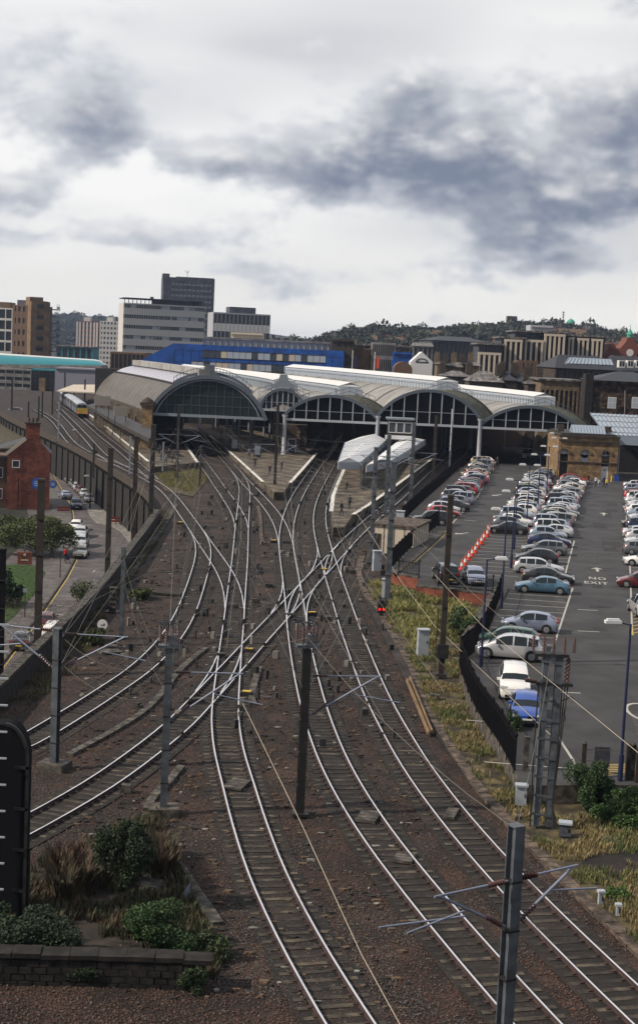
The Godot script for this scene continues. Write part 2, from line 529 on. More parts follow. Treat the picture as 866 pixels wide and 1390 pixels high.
func rail_edge() -> PackedVector2Array:
	return PackedVector2Array([Vector2(-17.5, -30), Vector2(-17.5, -81), Vector2(-17.1, -110), Vector2(-17.7, -140), Vector2(-18.8, -171), Vector2(-22.5, -195), Vector2(-31.5, -227), Vector2(-47, -277), Vector2(-87, -395), Vector2(-125, -560)])
func rail_part(parent: Node, side: PackedVector2Array, y: float) -> void:
	var s := st()
	var t := st()
	var prof := [Vector2(-0.07, -0.16), Vector2(-0.07, -0.145), Vector2(-0.012, -0.125), Vector2(-0.012, -0.045), Vector2(-0.036, -0.035), Vector2(-0.036, 0.0), Vector2(0.036, 0.0), Vector2(0.036, -0.035), Vector2(0.012, -0.045), Vector2(0.012, -0.125), Vector2(0.07, -0.145), Vector2(0.07, -0.16)]
	var rows := []
	var caps := []
	for i in side.size():
		var d := (side[mini(i + 1, side.size() - 1)] - side[maxi(i - 1, 0)]).normalized()
		var n := Vector2(-d.y, d.x)
		var row := []
		for p in prof:
			row.append(Vector3(side[i].x + n.x * p.x, y + p.y, side[i].y + n.y * p.x))
		rows.append(row)
		caps.append([Vector3(side[i].x - n.x * 0.038, y + 0.003, side[i].y - n.y * 0.038), Vector3(side[i].x - n.x * 0.03, y + 0.006, side[i].y - n.y * 0.03), Vector3(side[i].x + n.x * 0.03, y + 0.006, side[i].y + n.y * 0.03), Vector3(side[i].x + n.x * 0.038, y + 0.003, side[i].y + n.y * 0.038)])
	for i in side.size() - 1:
		for k in prof.size() - 1:
			q(s, rows[i][k], rows[i + 1][k], rows[i + 1][k + 1], rows[i][k + 1])
		for k in 3:
			q(t, caps[i][k], caps[i + 1][k], caps[i + 1][k + 1], caps[i][k + 1])
	var r := put(s, "rail", M.rust, parent)
	put(t, "running_surface", M.railhead, r)
# a track along its centre line; sleepers nearer than `near_z` are parts of their own
func track(label: String, centre: PackedVector2Array, lift: float, sleepers := true, near := 105.0, pale := 0.25, group := "") -> void:
	var o := thing("railway_track", label, "railway track", Vector3.ZERO, 0.0, group)
	if not shared.has("tracks"): shared.tracks = []
	shared.tracks.append(centre)
	var c := resample(centre, 2.0)
	rail_part(o, offset_path(c, -0.7525), lift)
	rail_part(o, offset_path(c, 0.7525), lift)
	if not sleepers:
		return
	var p := resample(centre, 0.66)
	var far := []
	var clips := []
	var bx := BoxMesh.new()
	bx.size = Vector3(2.55, 0.14, 0.25)
	var count := 0
	for i in range(1, p.size() - 1):
		var d := (p[i + 1] - p[i - 1]).normalized()
		var turn := atan2(-d.x, -d.y) + rng.randf_range(-0.012, 0.012)
		var b := Basis(Vector3.UP, turn)
		var at := Transform3D(b, Vector3(p[i].x, -0.243 + lift + rng.randf_range(-0.012, 0.012), p[i].y))
		at.origin += b.x * rng.randf_range(-0.03, 0.03)
		if p[i].length() < near and count < 290 and absf(p[i].x) < 4.0 + 0.24 * absf(p[i].y):
			place(bx, "sleeper", M.pale_sleeper if rng.randf() < pale * (1.6 if p[i].length() < 75.0 else 0.5) else M.sleeper, o, at)
			count += 1
			for e: float in [-0.85, -0.655, 0.655, 0.85]:
				clips.append(Transform3D(b, at.origin + b.x * e + Vector3(0, 0.085, 0)))
		else:
			far.append(at)
	if clips.size() > 0:
		var cl := BoxMesh.new()
		cl.size = Vector3(0.2, 0.07, 0.16)
		scatter("rail_fastenings", cl, M.rust, clips, [], o)
	if far.size() > 0:
		scatter("far_sleepers", bx, M.sleeper, far, [], o)
	var s := st()
	ribbon(s, c, 2.9, -0.19 + lift)
	var bed := put(s, "stained_ballast", M.oily_ballast, o)
	bed.set_meta("kind", "stuff")
func make_tracks() -> void:
	track("outermost railway track nearest the street wall, curving left at the bottom", PackedVector2Array([Vector2(-16.63, -67.97), Vector2(-14.52, -73.56), Vector2(-13.14, -79.39), Vector2(-11.95, -85.27), Vector2(-10.92, -91.18), Vector2(-10.29, -97.14), Vector2(-9.97, -103.13), Vector2(-9.88, -109.13), Vector2(-9.96, -115.12), Vector2(-10.14, -121.12), Vector2(-10.35, -127.12), Vector2(-10.6, -133.11), Vector2(-10.89, -139.11), Vector2(-11.29, -145.09), Vector2(-11.87, -151.06), Vector2(-12.65, -157), Vector2(-13.61, -162.92), Vector2(-14.65, -168.83), Vector2(-15.72, -174.73), Vector2(-16.79, -180.64), Vector2(-17.87, -186.54), Vector2(-18.97, -192.44), Vector2(-20.14, -198.32), Vector2(-21.41, -204.18), Vector2(-22.82, -210), Vector2(-24.4, -215.79), Vector2(-26.13, -221.53), Vector2(-27.99, -227.23), Vector2(-29.93, -232.9), Vector2(-31.89, -238.57), Vector2(-33.78, -244.25), Vector2(-35.56, -249.98), Vector2(-37.22, -255.73), Vector2(-38.75, -261.53), Vector2(-40.19, -267.35), Vector2(-41.55, -273.19), Vector2(-42.87, -279.04), Vector2(-44.18, -284.9), Vector2(-45.47, -290.75), Vector2(-46.78, -296.61), Vector2(-48.1, -302.46), Vector2(-49.43, -308.31), Vector2(-50.76, -314.16), Vector2(-52.1, -320.01), Vector2(-53.44, -325.86), Vector2(-54.78, -331.71), Vector2(-56.12, -337.56), Vector2(-57.47, -343.4), Vector2(-58.82, -349.25), Vector2(-60.16, -355.1), Vector2(-61.51, -360.94), Vector2(-62.87, -366.79), Vector2(-64.22, -372.63), Vector2(-65.57, -378.48), Vector2(-66.93, -384.32), Vector2(-68.28, -390.17), Vector2(-69.64, -396.01), Vector2(-71, -401.86), Vector2(-72.35, -407.7), Vector2(-73.71, -413.55), Vector2(-75.07, -419.39), Vector2(-75.52, -421.34)]), 0.0)
	track("short linking track between the outermost street-side track and the middle track", PackedVector2Array([Vector2(-13.39, -161.98), Vector2(-12.38, -156.06), Vector2(-11.33, -150.16), Vector2(-10.27, -144.25), Vector2(-9.23, -138.34), Vector2(-8.25, -132.42), Vector2(-7.42, -126.48), Vector2(-6.78, -120.52), Vector2(-6.29, -114.54), Vector2(-6.18, -112.54)]), 0.004)
	track("middle track running down between the two near grey masts to the bottom edge", PackedVector2Array([Vector2(-21.49, -295.08), Vector2(-20.64, -289.14), Vector2(-19.79, -283.2), Vector2(-18.94, -277.26), Vector2(-18.09, -271.32), Vector2(-17.24, -265.38), Vector2(-16.4, -259.44), Vector2(-15.57, -253.5), Vector2(-14.75, -247.56), Vector2(-13.96, -241.61), Vector2(-13.2, -235.66), Vector2(-12.5, -229.7), Vector2(-11.87, -223.74), Vector2(-11.34, -217.76), Vector2(-10.9, -211.78), Vector2(-10.54, -205.79), Vector2(-10.23, -199.8), Vector2(-9.94, -193.81), Vector2(-9.66, -187.82), Vector2(-9.39, -181.82), Vector2(-9.11, -175.83), Vector2(-8.83, -169.83), Vector2(-8.55, -163.84), Vector2(-8.25, -157.85), Vector2(-7.95, -151.86), Vector2(-7.66, -145.86), Vector2(-7.37, -139.87), Vector2(-7.11, -133.88), Vector2(-6.85, -127.88), Vector2(-6.59, -121.89), Vector2(-6.32, -115.89), Vector2(-6.05, -109.9), Vector2(-5.8, -103.91), Vector2(-5.55, -97.91), Vector2(-5.28, -91.92), Vector2(-5.01, -85.92), Vector2(-4.66, -79.93), Vector2(-4.07, -73.97), Vector2(-3.24, -68.02), Vector2(-2.37, -62.09), Vector2(-1.36, -56.17), Vector2(-0.09, -50.31), Vector2(1.41, -44.5), Vector2(3.06, -38.74)]), 0.008, true, 125.0, 0.55)
	track("track leaving the big glass-fronted shed and crossing to the centre", PackedVector2Array([Vector2(-40.79, -382.34), Vector2(-38.45, -376.82), Vector2(-36.35, -371.21), Vector2(-34.58, -365.49), Vector2(-33, -359.71), Vector2(-31.57, -353.9), Vector2(-30.25, -348.06), Vector2(-29.02, -342.21), Vector2(-27.88, -336.33), Vector2(-26.81, -330.43), Vector2(-25.83, -324.51), Vector2(-24.9, -318.59), Vector2(-24.01, -312.66), Vector2(-23.15, -306.72), Vector2(-22.3, -300.78), Vector2(-21.45, -294.84), Vector2(-20.6, -288.9), Vector2(-19.75, -282.96), Vector2(-18.9, -277.02), Vector2(-18.06, -271.08), Vector2(-17.21, -265.14), Vector2(-16.37, -259.2), Vector2(-15.54, -253.26), Vector2(-14.71, -247.32), Vector2(-13.9, -241.37), Vector2(-13.08, -235.43), Vector2(-12.26, -229.48), Vector2(-11.42, -223.54), Vector2(-10.56, -217.61), Vector2(-9.69, -211.67), Vector2(-8.82, -205.73), Vector2(-7.96, -199.8), Vector2(-7.13, -193.85), Vector2(-6.34, -187.91), Vector2(-5.61, -181.95), Vector2(-4.96, -175.99), Vector2(-4.4, -170.02), Vector2(-3.94, -164.04), Vector2(-3.56, -158.05), Vector2(-3.24, -152.06), Vector2(-2.97, -146.06), Vector2(-2.89, -144.06)]), 0.012)
	track("track on the red-brown bed beside the ramp of the grassy platform end", PackedVector2Array([Vector2(-38.61, -362.25), Vector2(-37.18, -356.42), Vector2(-35.83, -350.58), Vector2(-34.67, -344.7), Vector2(-33.57, -338.8), Vector2(-32.5, -332.9), Vector2(-31.46, -326.99), Vector2(-30.46, -321.08), Vector2(-29.48, -315.16), Vector2(-28.52, -309.24), Vector2(-27.59, -303.31), Vector2(-26.68, -297.38), Vector2(-25.8, -291.44), Vector2(-24.93, -285.51), Vector2(-24.06, -279.57), Vector2(-23.2, -273.63), Vector2(-22.35, -267.69), Vector2(-21.49, -261.76), Vector2(-20.63, -255.82), Vector2(-19.77, -249.88), Vector2(-18.91, -243.94), Vector2(-18.06, -238), Vector2(-17.21, -232.06), Vector2(-16.37, -226.12), Vector2(-15.53, -220.18), Vector2(-14.69, -214.24), Vector2(-13.84, -208.3), Vector2(-13, -202.36), Vector2(-12.16, -196.42), Vector2(-11.33, -190.48), Vector2(-10.54, -184.53), Vector2(-9.83, -178.57), Vector2(-9.21, -172.61), Vector2(-8.75, -166.63), Vector2(-8.62, -164.63)]), 0.016)
	track("track from the bare wedge platform passing the dark central mast on its right", PackedVector2Array([Vector2(6.51, -413.91), Vector2(6.22, -407.92), Vector2(5.94, -401.92), Vector2(5.66, -395.93), Vector2(5.37, -389.94), Vector2(5.09, -383.94), Vector2(4.81, -377.95), Vector2(4.52, -371.96), Vector2(4.24, -365.96), Vector2(3.96, -359.97), Vector2(3.68, -353.98), Vector2(3.4, -347.98), Vector2(3.12, -341.99), Vector2(2.84, -336), Vector2(2.57, -330), Vector2(2.29, -324.01), Vector2(2.02, -318.02), Vector2(1.74, -312.02), Vector2(1.46, -306.03), Vector2(1.19, -300.03), Vector2(0.91, -294.04), Vector2(0.62, -288.05), Vector2(0.34, -282.05), Vector2(0.06, -276.06), Vector2(-0.23, -270.07), Vector2(-0.51, -264.07), Vector2(-0.8, -258.08), Vector2(-1.08, -252.09), Vector2(-1.37, -246.09), Vector2(-1.65, -240.1), Vector2(-1.92, -234.11), Vector2(-2.19, -228.11), Vector2(-2.45, -222.12), Vector2(-2.7, -216.12), Vector2(-2.92, -210.13), Vector2(-3.12, -204.13), Vector2(-3.3, -198.14), Vector2(-3.44, -192.14), Vector2(-3.54, -186.14), Vector2(-3.6, -180.14), Vector2(-3.62, -174.14), Vector2(-3.59, -168.14), Vector2(-3.51, -162.14), Vector2(-3.36, -156.14), Vector2(-3.15, -150.15), Vector2(-2.89, -144.15), Vector2(-2.6, -138.16), Vector2(-2.3, -132.17), Vector2(-2.01, -126.18), Vector2(-1.73, -120.18), Vector2(-1.47, -114.19), Vector2(-1.22, -108.19), Vector2(-0.93, -102.2), Vector2(-0.61, -96.21), Vector2(-0.24, -90.22), Vector2(0.18, -84.24), Vector2(0.7, -78.26), Vector2(1.36, -72.3), Vector2(2.25, -66.36), Vector2(3.38, -60.47), Vector2(4.73, -54.63), Vector2(6.22, -48.82), Vector2(7.83, -43.04), Vector2(8.97, -39.2)]), 0.02)
	track("rightmost running track beside the concrete cable route and the grass bank", PackedVector2Array([Vector2(12.88, -419.69), Vector2(12.48, -413.71), Vector2(12.09, -407.72), Vector2(11.69, -401.73), Vector2(11.29, -395.75), Vector2(10.89, -389.76), Vector2(10.5, -383.77), Vector2(10.1, -377.78), Vector2(9.7, -371.8), Vector2(9.31, -365.81), Vector2(8.91, -359.82), Vector2(8.51, -353.84), Vector2(8.12, -347.85), Vector2(7.73, -341.86), Vector2(7.34, -335.88), Vector2(6.95, -329.89), Vector2(6.58, -323.9), Vector2(6.21, -317.91), Vector2(5.86, -311.92), Vector2(5.51, -305.93), Vector2(5.17, -299.94), Vector2(4.85, -293.95), Vector2(4.52, -287.96), Vector2(4.2, -281.97), Vector2(3.88, -275.98), Vector2(3.56, -269.99), Vector2(3.24, -263.99), Vector2(2.93, -258), Vector2(2.62, -252.01), Vector2(2.32, -246.02), Vector2(2.03, -240.02), Vector2(1.75, -234.03), Vector2(1.48, -228.04), Vector2(1.22, -222.04), Vector2(0.97, -216.05), Vector2(0.73, -210.05), Vector2(0.52, -204.06), Vector2(0.34, -198.06), Vector2(0.2, -192.06), Vector2(0.13, -186.06), Vector2(0.11, -180.06), Vector2(0.15, -174.06), Vector2(0.25, -168.07), Vector2(0.41, -162.07), Vector2(0.62, -156.07), Vector2(0.85, -150.08), Vector2(1.09, -144.08), Vector2(1.35, -138.09), Vector2(1.62, -132.09), Vector2(1.9, -126.1), Vector2(2.18, -120.11), Vector2(2.46, -114.11), Vector2(2.74, -108.12), Vector2(3.07, -102.13), Vector2(3.41, -96.14), Vector2(3.78, -90.15), Vector2(4.24, -84.17), Vector2(4.82, -78.2), Vector2(5.5, -72.24), Vector2(6.38, -66.3), Vector2(7.46, -60.4), Vector2(8.72, -54.54), Vector2(10.18, -48.72), Vector2(11.79, -42.94), Vector2(13.03, -39.14)]), 0.024)
	track("long diagonal track from the canopied platform across all others to the left edge", PackedVector2Array([Vector2(37.3, -368.94), Vector2(36.19, -363.04), Vector2(35.08, -357.14), Vector2(33.98, -351.25), Vector2(32.87, -345.35), Vector2(31.78, -339.45), Vector2(30.71, -333.55), Vector2(29.66, -327.64), Vector2(28.64, -321.73), Vector2(27.63, -315.81), Vector2(26.65, -309.9), Vector2(25.69, -303.97), Vector2(24.75, -298.05), Vector2(23.81, -292.12), Vector2(22.87, -286.2), Vector2(21.93, -280.27), Vector2(20.99, -274.34), Vector2(20.05, -268.42), Vector2(19.12, -262.49), Vector2(18.2, -256.56), Vector2(17.29, -250.63), Vector2(16.39, -244.7), Vector2(15.5, -238.77), Vector2(14.62, -232.83), Vector2(13.75, -226.89), Vector2(12.89, -220.96), Vector2(12.02, -215.02), Vector2(11.12, -209.09), Vector2(10.19, -203.16), Vector2(9.23, -197.24), Vector2(8.26, -191.32), Vector2(7.31, -185.39), Vector2(6.38, -179.47), Vector2(5.47, -173.54), Vector2(4.59, -167.6), Vector2(3.75, -161.66), Vector2(2.94, -155.72), Vector2(2.18, -149.76), Vector2(1.43, -143.81), Vector2(0.66, -137.86), Vector2(-0.13, -131.91), Vector2(-0.9, -125.96), Vector2(-1.65, -120.01), Vector2(-2.42, -114.06), Vector2(-3.19, -108.11), Vector2(-3.97, -102.16), Vector2(-4.72, -96.21), Vector2(-5.49, -90.26), Vector2(-6.26, -84.31), Vector2(-7.09, -78.37), Vector2(-8.27, -72.49), Vector2(-9.72, -66.67), Vector2(-11.62, -60.99), Vector2(-13.79, -55.4)]), 0.028)
	track("short turnout curve from the middle track to the long diagonal track", PackedVector2Array([Vector2(-5.56, -97.92), Vector2(-5.67, -91.92), Vector2(-6.1, -85.94), Vector2(-6.31, -83.95)]), 0.032, false)
	track("left-hand slip curve in the nearer diamond crossing", PackedVector2Array([Vector2(-2.16, -128.96), Vector2(-2.09, -122.96), Vector2(-2.3, -116.97), Vector2(-2.81, -110.99)]), 0.032, false)
	track("right-hand slip curve in the nearer diamond crossing", PackedVector2Array([Vector2(-0.38, -130.31), Vector2(-0.99, -124.35), Vector2(-1.3, -118.36), Vector2(-1.34, -112.37), Vector2(-1.21, -108.37)]), 0.036, false)
	track("left-hand slip curve in the farther diamond crossing", PackedVector2Array([Vector2(0.71, -153.96), Vector2(0.8, -147.96), Vector2(0.65, -141.97), Vector2(0.3, -135.98), Vector2(-0.37, -130.02)]), 0.032, false)
	track("right-hand slip curve in the farther diamond crossing", PackedVector2Array([Vector2(2.89, -154.71), Vector2(2.16, -148.76), Vector2(1.73, -142.78), Vector2(1.53, -136.79), Vector2(1.66, -130.8), Vector2(1.75, -128.8)]), 0.036, false)
	track("track under the short train beside the left platform", PackedVector2Array([Vector2(-83.55, -465.41), Vector2(-82.06, -459.6), Vector2(-80.58, -453.79), Vector2(-79.09, -447.97), Vector2(-77.6, -442.16), Vector2(-76.12, -436.35), Vector2(-74.63, -430.53), Vector2(-73.15, -424.72), Vector2(-71.68, -418.9), Vector2(-70.22, -413.09), Vector2(-68.76, -407.27), Vector2(-67.31, -401.44), Vector2(-65.87, -395.62), Vector2(-64.45, -389.79), Vector2(-63.04, -383.96), Vector2(-61.65, -378.12), Vector2(-60.27, -372.28), Vector2(-58.9, -366.44), Vector2(-57.55, -360.6), Vector2(-56.21, -354.75), Vector2(-54.86, -348.9), Vector2(-53.52, -343.05), Vector2(-52.18, -337.2), Vector2(-50.83, -331.36), Vector2(-49.47, -325.52), Vector2(-48.09, -319.67), Vector2(-46.71, -313.84), Vector2(-45.31, -308), Vector2(-43.91, -302.17), Vector2(-42.5, -296.34), Vector2(-41.09, -290.5), Vector2(-39.69, -284.67), Vector2(-38.3, -278.83), Vector2(-36.93, -272.99), Vector2(-35.57, -267.15), Vector2(-34.22, -261.3), Vector2(-32.89, -255.45), Vector2(-31.55, -249.6), Vector2(-30.23, -243.75), Vector2(-28.9, -237.9), Vector2(-27.59, -232.04), Vector2(-26.3, -226.18), Vector2(-25.04, -220.32), Vector2(-24.62, -218.36)]), 0.012)
	track("rusty siding along the top of the street viaduct", PackedVector2Array([Vector2(-80.21, -412.67), Vector2(-78.56, -406.91), Vector2(-76.91, -401.14), Vector2(-75.16, -395.4), Vector2(-73.42, -389.66), Vector2(-71.77, -383.9), Vector2(-70.18, -378.12), Vector2(-68.63, -372.33), Vector2(-67.11, -366.53), Vector2(-65.65, -360.72), Vector2(-64.22, -354.89), Vector2(-62.84, -349.05), Vector2(-61.49, -343.21), Vector2(-60.16, -337.36), Vector2(-58.84, -331.51), Vector2(-57.54, -325.65), Vector2(-56.23, -319.79), Vector2(-54.92, -313.94), Vector2(-53.59, -308.09), Vector2(-52.24, -302.24), Vector2(-50.86, -296.41), Vector2(-49.42, -290.59), Vector2(-47.92, -284.78), Vector2(-46.33, -279.01), Vector2(-44.62, -273.27), Vector2(-42.78, -267.57), Vector2(-40.81, -261.92), Vector2(-38.74, -256.3), Vector2(-36.55, -250.71), Vector2(-34.35, -245.13), Vector2(-32.09, -239.57), Vector2(-31.33, -237.72)]), 0.02)
# ---------------------------------------------------------------- train sheds
func arch_pts(x0: float, x1: float, ys: float, yc: float, t0 := -1.0, t1 := 1.0, n := 20) -> Array:
	var hs := (x1 - x0) / 2.0
	var rise := yc - ys
	var r := (hs * hs + rise * rise) / (2.0 * rise)
	var o := []
	for i in n + 1:
		var t := lerpf(t0, t1, float(i) / n)
		o.append(Vector2((x0 + x1) / 2.0 + hs * t, yc - r + sqrt(maxf(r * r - hs * hs * t * t, 0.0))))
	return o
func arch_y(x: float, x0: float, x1: float, ys: float, yc: float) -> float:
	var hs := (x1 - x0) / 2.0
	var rise := yc - ys
	var r := (hs * hs + rise * rise) / (2.0 * rise)
	var dx := x - (x0 + x1) / 2.0
	return yc - r + sqrt(maxf(r * r - dx * dx, 0.0))
# one skin of vault from arch to arch along a plan path (x shift, distance back)
func vault_skin(s: SurfaceTool, arch: Array, z: float, path: PackedVector2Array, drop := 0.0) -> void:
	for i in path.size() - 1:
		for k in arch.size() - 1:
			var a: Vector2 = arch[k]
			var b: Vector2 = arch[k + 1]
			q(s, Vector3(a.x + path[i].x, a.y - drop, z - path[i].y), Vector3(a.x + path[i + 1].x, a.y - drop, z - path[i + 1].y), Vector3(b.x + path[i + 1].x, b.y - drop, z - path[i + 1].y), Vector3(b.x + path[i].x, b.y - drop, z - path[i].y))
func arch_band(s: SurfaceTool, arch: Array, z: float, w: float, depth: float) -> void:
	for k in arch.size() - 1:
		var a := Vector3(arch[k].x, arch[k].y - w / 2.0, z)
		var b := Vector3(arch[k + 1].x, arch[k + 1].y - w / 2.0, z)
		beam(s, a, b, depth, w)
func train_shed(label: String, x0: float, x1: float, z: float, tie: float, spring: float, crown: float, hood: Vector2, bend: Array, mull: Array, glass: Material, has_lantern := true) -> Node3D:
	var o := thing("train_shed", label, "train shed", Vector3.ZERO, 0.0, "arched roofs of the station")
	var arch := arch_pts(x0, x1, spring, crown)
	var path := PackedVector2Array([hood])
	for b: Vector2 in bend:
		path.append(b)
	path = resample(path, 5.0)
	var s := st()
	vault_skin(s, arch, z, path)
	put(s, "roof", M.vault_cladding, o, true)
	s = st()
	vault_skin(s, arch, z, PackedVector2Array([Vector2(0, 0), hood]), 0.3)
	vault_skin(s, arch, z, path, 0.3)
	put(s, "soffit", M.dark_steel, o, true)
	s = st()
	for i in range(0, path.size(), 2):
		var lifted := []
		for p: Vector2 in arch:
			lifted.append(p + Vector2(path[i].x, 0.03))
		arch_band(s, lifted, z - path[i].y, 0.04, 1.6)
	put(s, "painted_sun_streaks", M.vault_light, o).set_meta("kind", "stuff")  # paler strips paint sunlit streaks onto the cladding
	s = st()
	vault_skin(s, arch, z, PackedVector2Array([Vector2(0, 0), hood * 0.5, hood]))
	put(s, "hood", M.moss_cladding, o, true)
	s = st()
	arch_band(s, arch_pts(x0 - 0.1, x1 + 0.1, spring, crown + 0.1), z + 0.12, 0.55, 0.5)
	put(s, "arch_rib", M.arch_blue, o)
	s = st()
	box(s, Vector3((x0 + x1) / 2.0, tie, z + 0.1), Vector3(x1 - x0, 0.42, 0.4))
	put(s, "tie_beam", M.steel_white, o)
	var poly := PackedVector2Array([Vector2(x0 + 0.2, tie + 0.2)])
	for p: Vector2 in arch_pts(x0 + 0.2, x1 - 0.2, spring, crown - 0.3):
		poly.append(p)
	poly.append(Vector2(x1 - 0.2, tie + 0.2))
	s = st()
	extrude_xy(s, poly, z - 0.06, z)
	put(s, "gable_glass", glass, o)
	for x: float in mull:
		if x > x0 + 0.3 and x < x1 - 0.3:
			s = st()
			var top := arch_y(x, x0, x1, spring, crown) - 0.4
			box(s, Vector3(x, (tie + top) / 2.0, z + 0.1), Vector3(0.17, top - tie, 0.2))
			put(s, "mullion", M.steel_white, o)
	s = st()
	box(s, Vector3((x0 + x1) / 2.0, lerpf(tie, crown, 0.36), z + 0.04), Vector3((x1 - x0) * 0.92, 0.12, 0.12))
	put(s, "transom", M.steel_grey, o)
	if has_lantern:
		lantern(o, path, (x0 + x1) / 2.0, z, crown, 2.0, 2.3)
	var e: Vector2 = path[path.size() - 1]
	s = st()
	box(s, Vector3((x0 + x1) / 2.0 + e.x, crown / 2.0, z - e.y - 0.4), Vector3(x1 - x0, crown, 0.5))
	put(s, "added_end_wall", M.dark_steel, o)  # added wall so the open shed end stays dark
	for i in range(3, path.size(), 3):
		for side in [x0, x1]:
			s = st()
			cyl(s, Vector3(side + path[i].x, 0, z - path[i].y), Vector3(side + path[i].x, spring, z - path[i].y), 0.24, 0.2, 8, false)
			put(s, "column", M.steel_grey, o, true)
	return o
func lantern(o: Node3D, path: PackedVector2Array, xc: float, z: float, crown: float, half: float, hgt: float) -> void:
	var top := st()
	var side := st()
	var posts := st()
	var y0 := crown - 0.5
	var y1 := crown + hgt - 0.7
	var y2 := crown + hgt
	for i in path.size() - 1:
		var a := Vector3(xc + path[i].x, 0, z - path[i].y)
		var b := Vector3(xc + path[i + 1].x, 0, z - path[i + 1].y)
		for sgn: float in [-1.0, 1.0]:
			var h := Vector3(half * sgn, 0, 0)
			q(side, a + h + Vector3(0, y0, 0), b + h + Vector3(0, y0, 0), b + h + Vector3(0, y1, 0), a + h + Vector3(0, y1, 0))
			var eave := Vector3((half + 0.25) * sgn, y1 - 0.05, 0)
			q(top, a + eave, b + eave, b + Vector3(0, y2, 0), a + Vector3(0, y2, 0))
			for k in 3:
				var p := a.lerp(b, k / 3.0) + Vector3((half + 0.35) * sgn, 0, 0)
				box(posts, p + Vector3(0, y0 + 0.75, 0), Vector3(0.09, 1.5, 0.09))
			beam(posts, a + Vector3((half + 0.35) * sgn, y0 + 1.45, 0), b + Vector3((half + 0.35) * sgn, y0 + 1.45, 0), 0.06, 0.06)
	var f := Vector3(xc + path[0].x, 0, z - path[0].y)
	tri(top, f + Vector3(-half, y1, 0), f + Vector3(half, y1, 0), f + Vector3(0, y2, -0.6))
	q(side, f + Vector3(-half, y0, 0.02), f + Vector3(-half, y1, 0.02), f + Vector3(half, y1, 0.02), f + Vector3(half, y0, 0.02))
	for k in 9:
		var x := lerpf(-half * 2.4, half * 2.4, k / 8.0)
		var y := y0 + 1.9 - absf(x) * 0.34
		box(posts, f + Vector3(x, y - 0.6, 0.5), Vector3(0.07, 1.3, 0.07))
	for sgn: float in [-1.0, 1.0]:
		beam(posts, f + Vector3(0, y0 + 1.9, 0.5), f + Vector3(half * 2.4 * sgn, y0 + 0.3, 0.5), 0.06, 0.08)
		beam(posts, f + Vector3(0, y0 + 1.2, 0.5), f + Vector3(half * 2.4 * sgn, y0 - 0.4, 0.5), 0.06, 0.08)
	var t := put(top, "lantern_roof", M.ridge_white, o)
	put(side, "lantern_glazing", M.bright_glass, t)
	put(posts, "lantern_railing", M.arch_blue, t).set_meta("kind", "stuff")
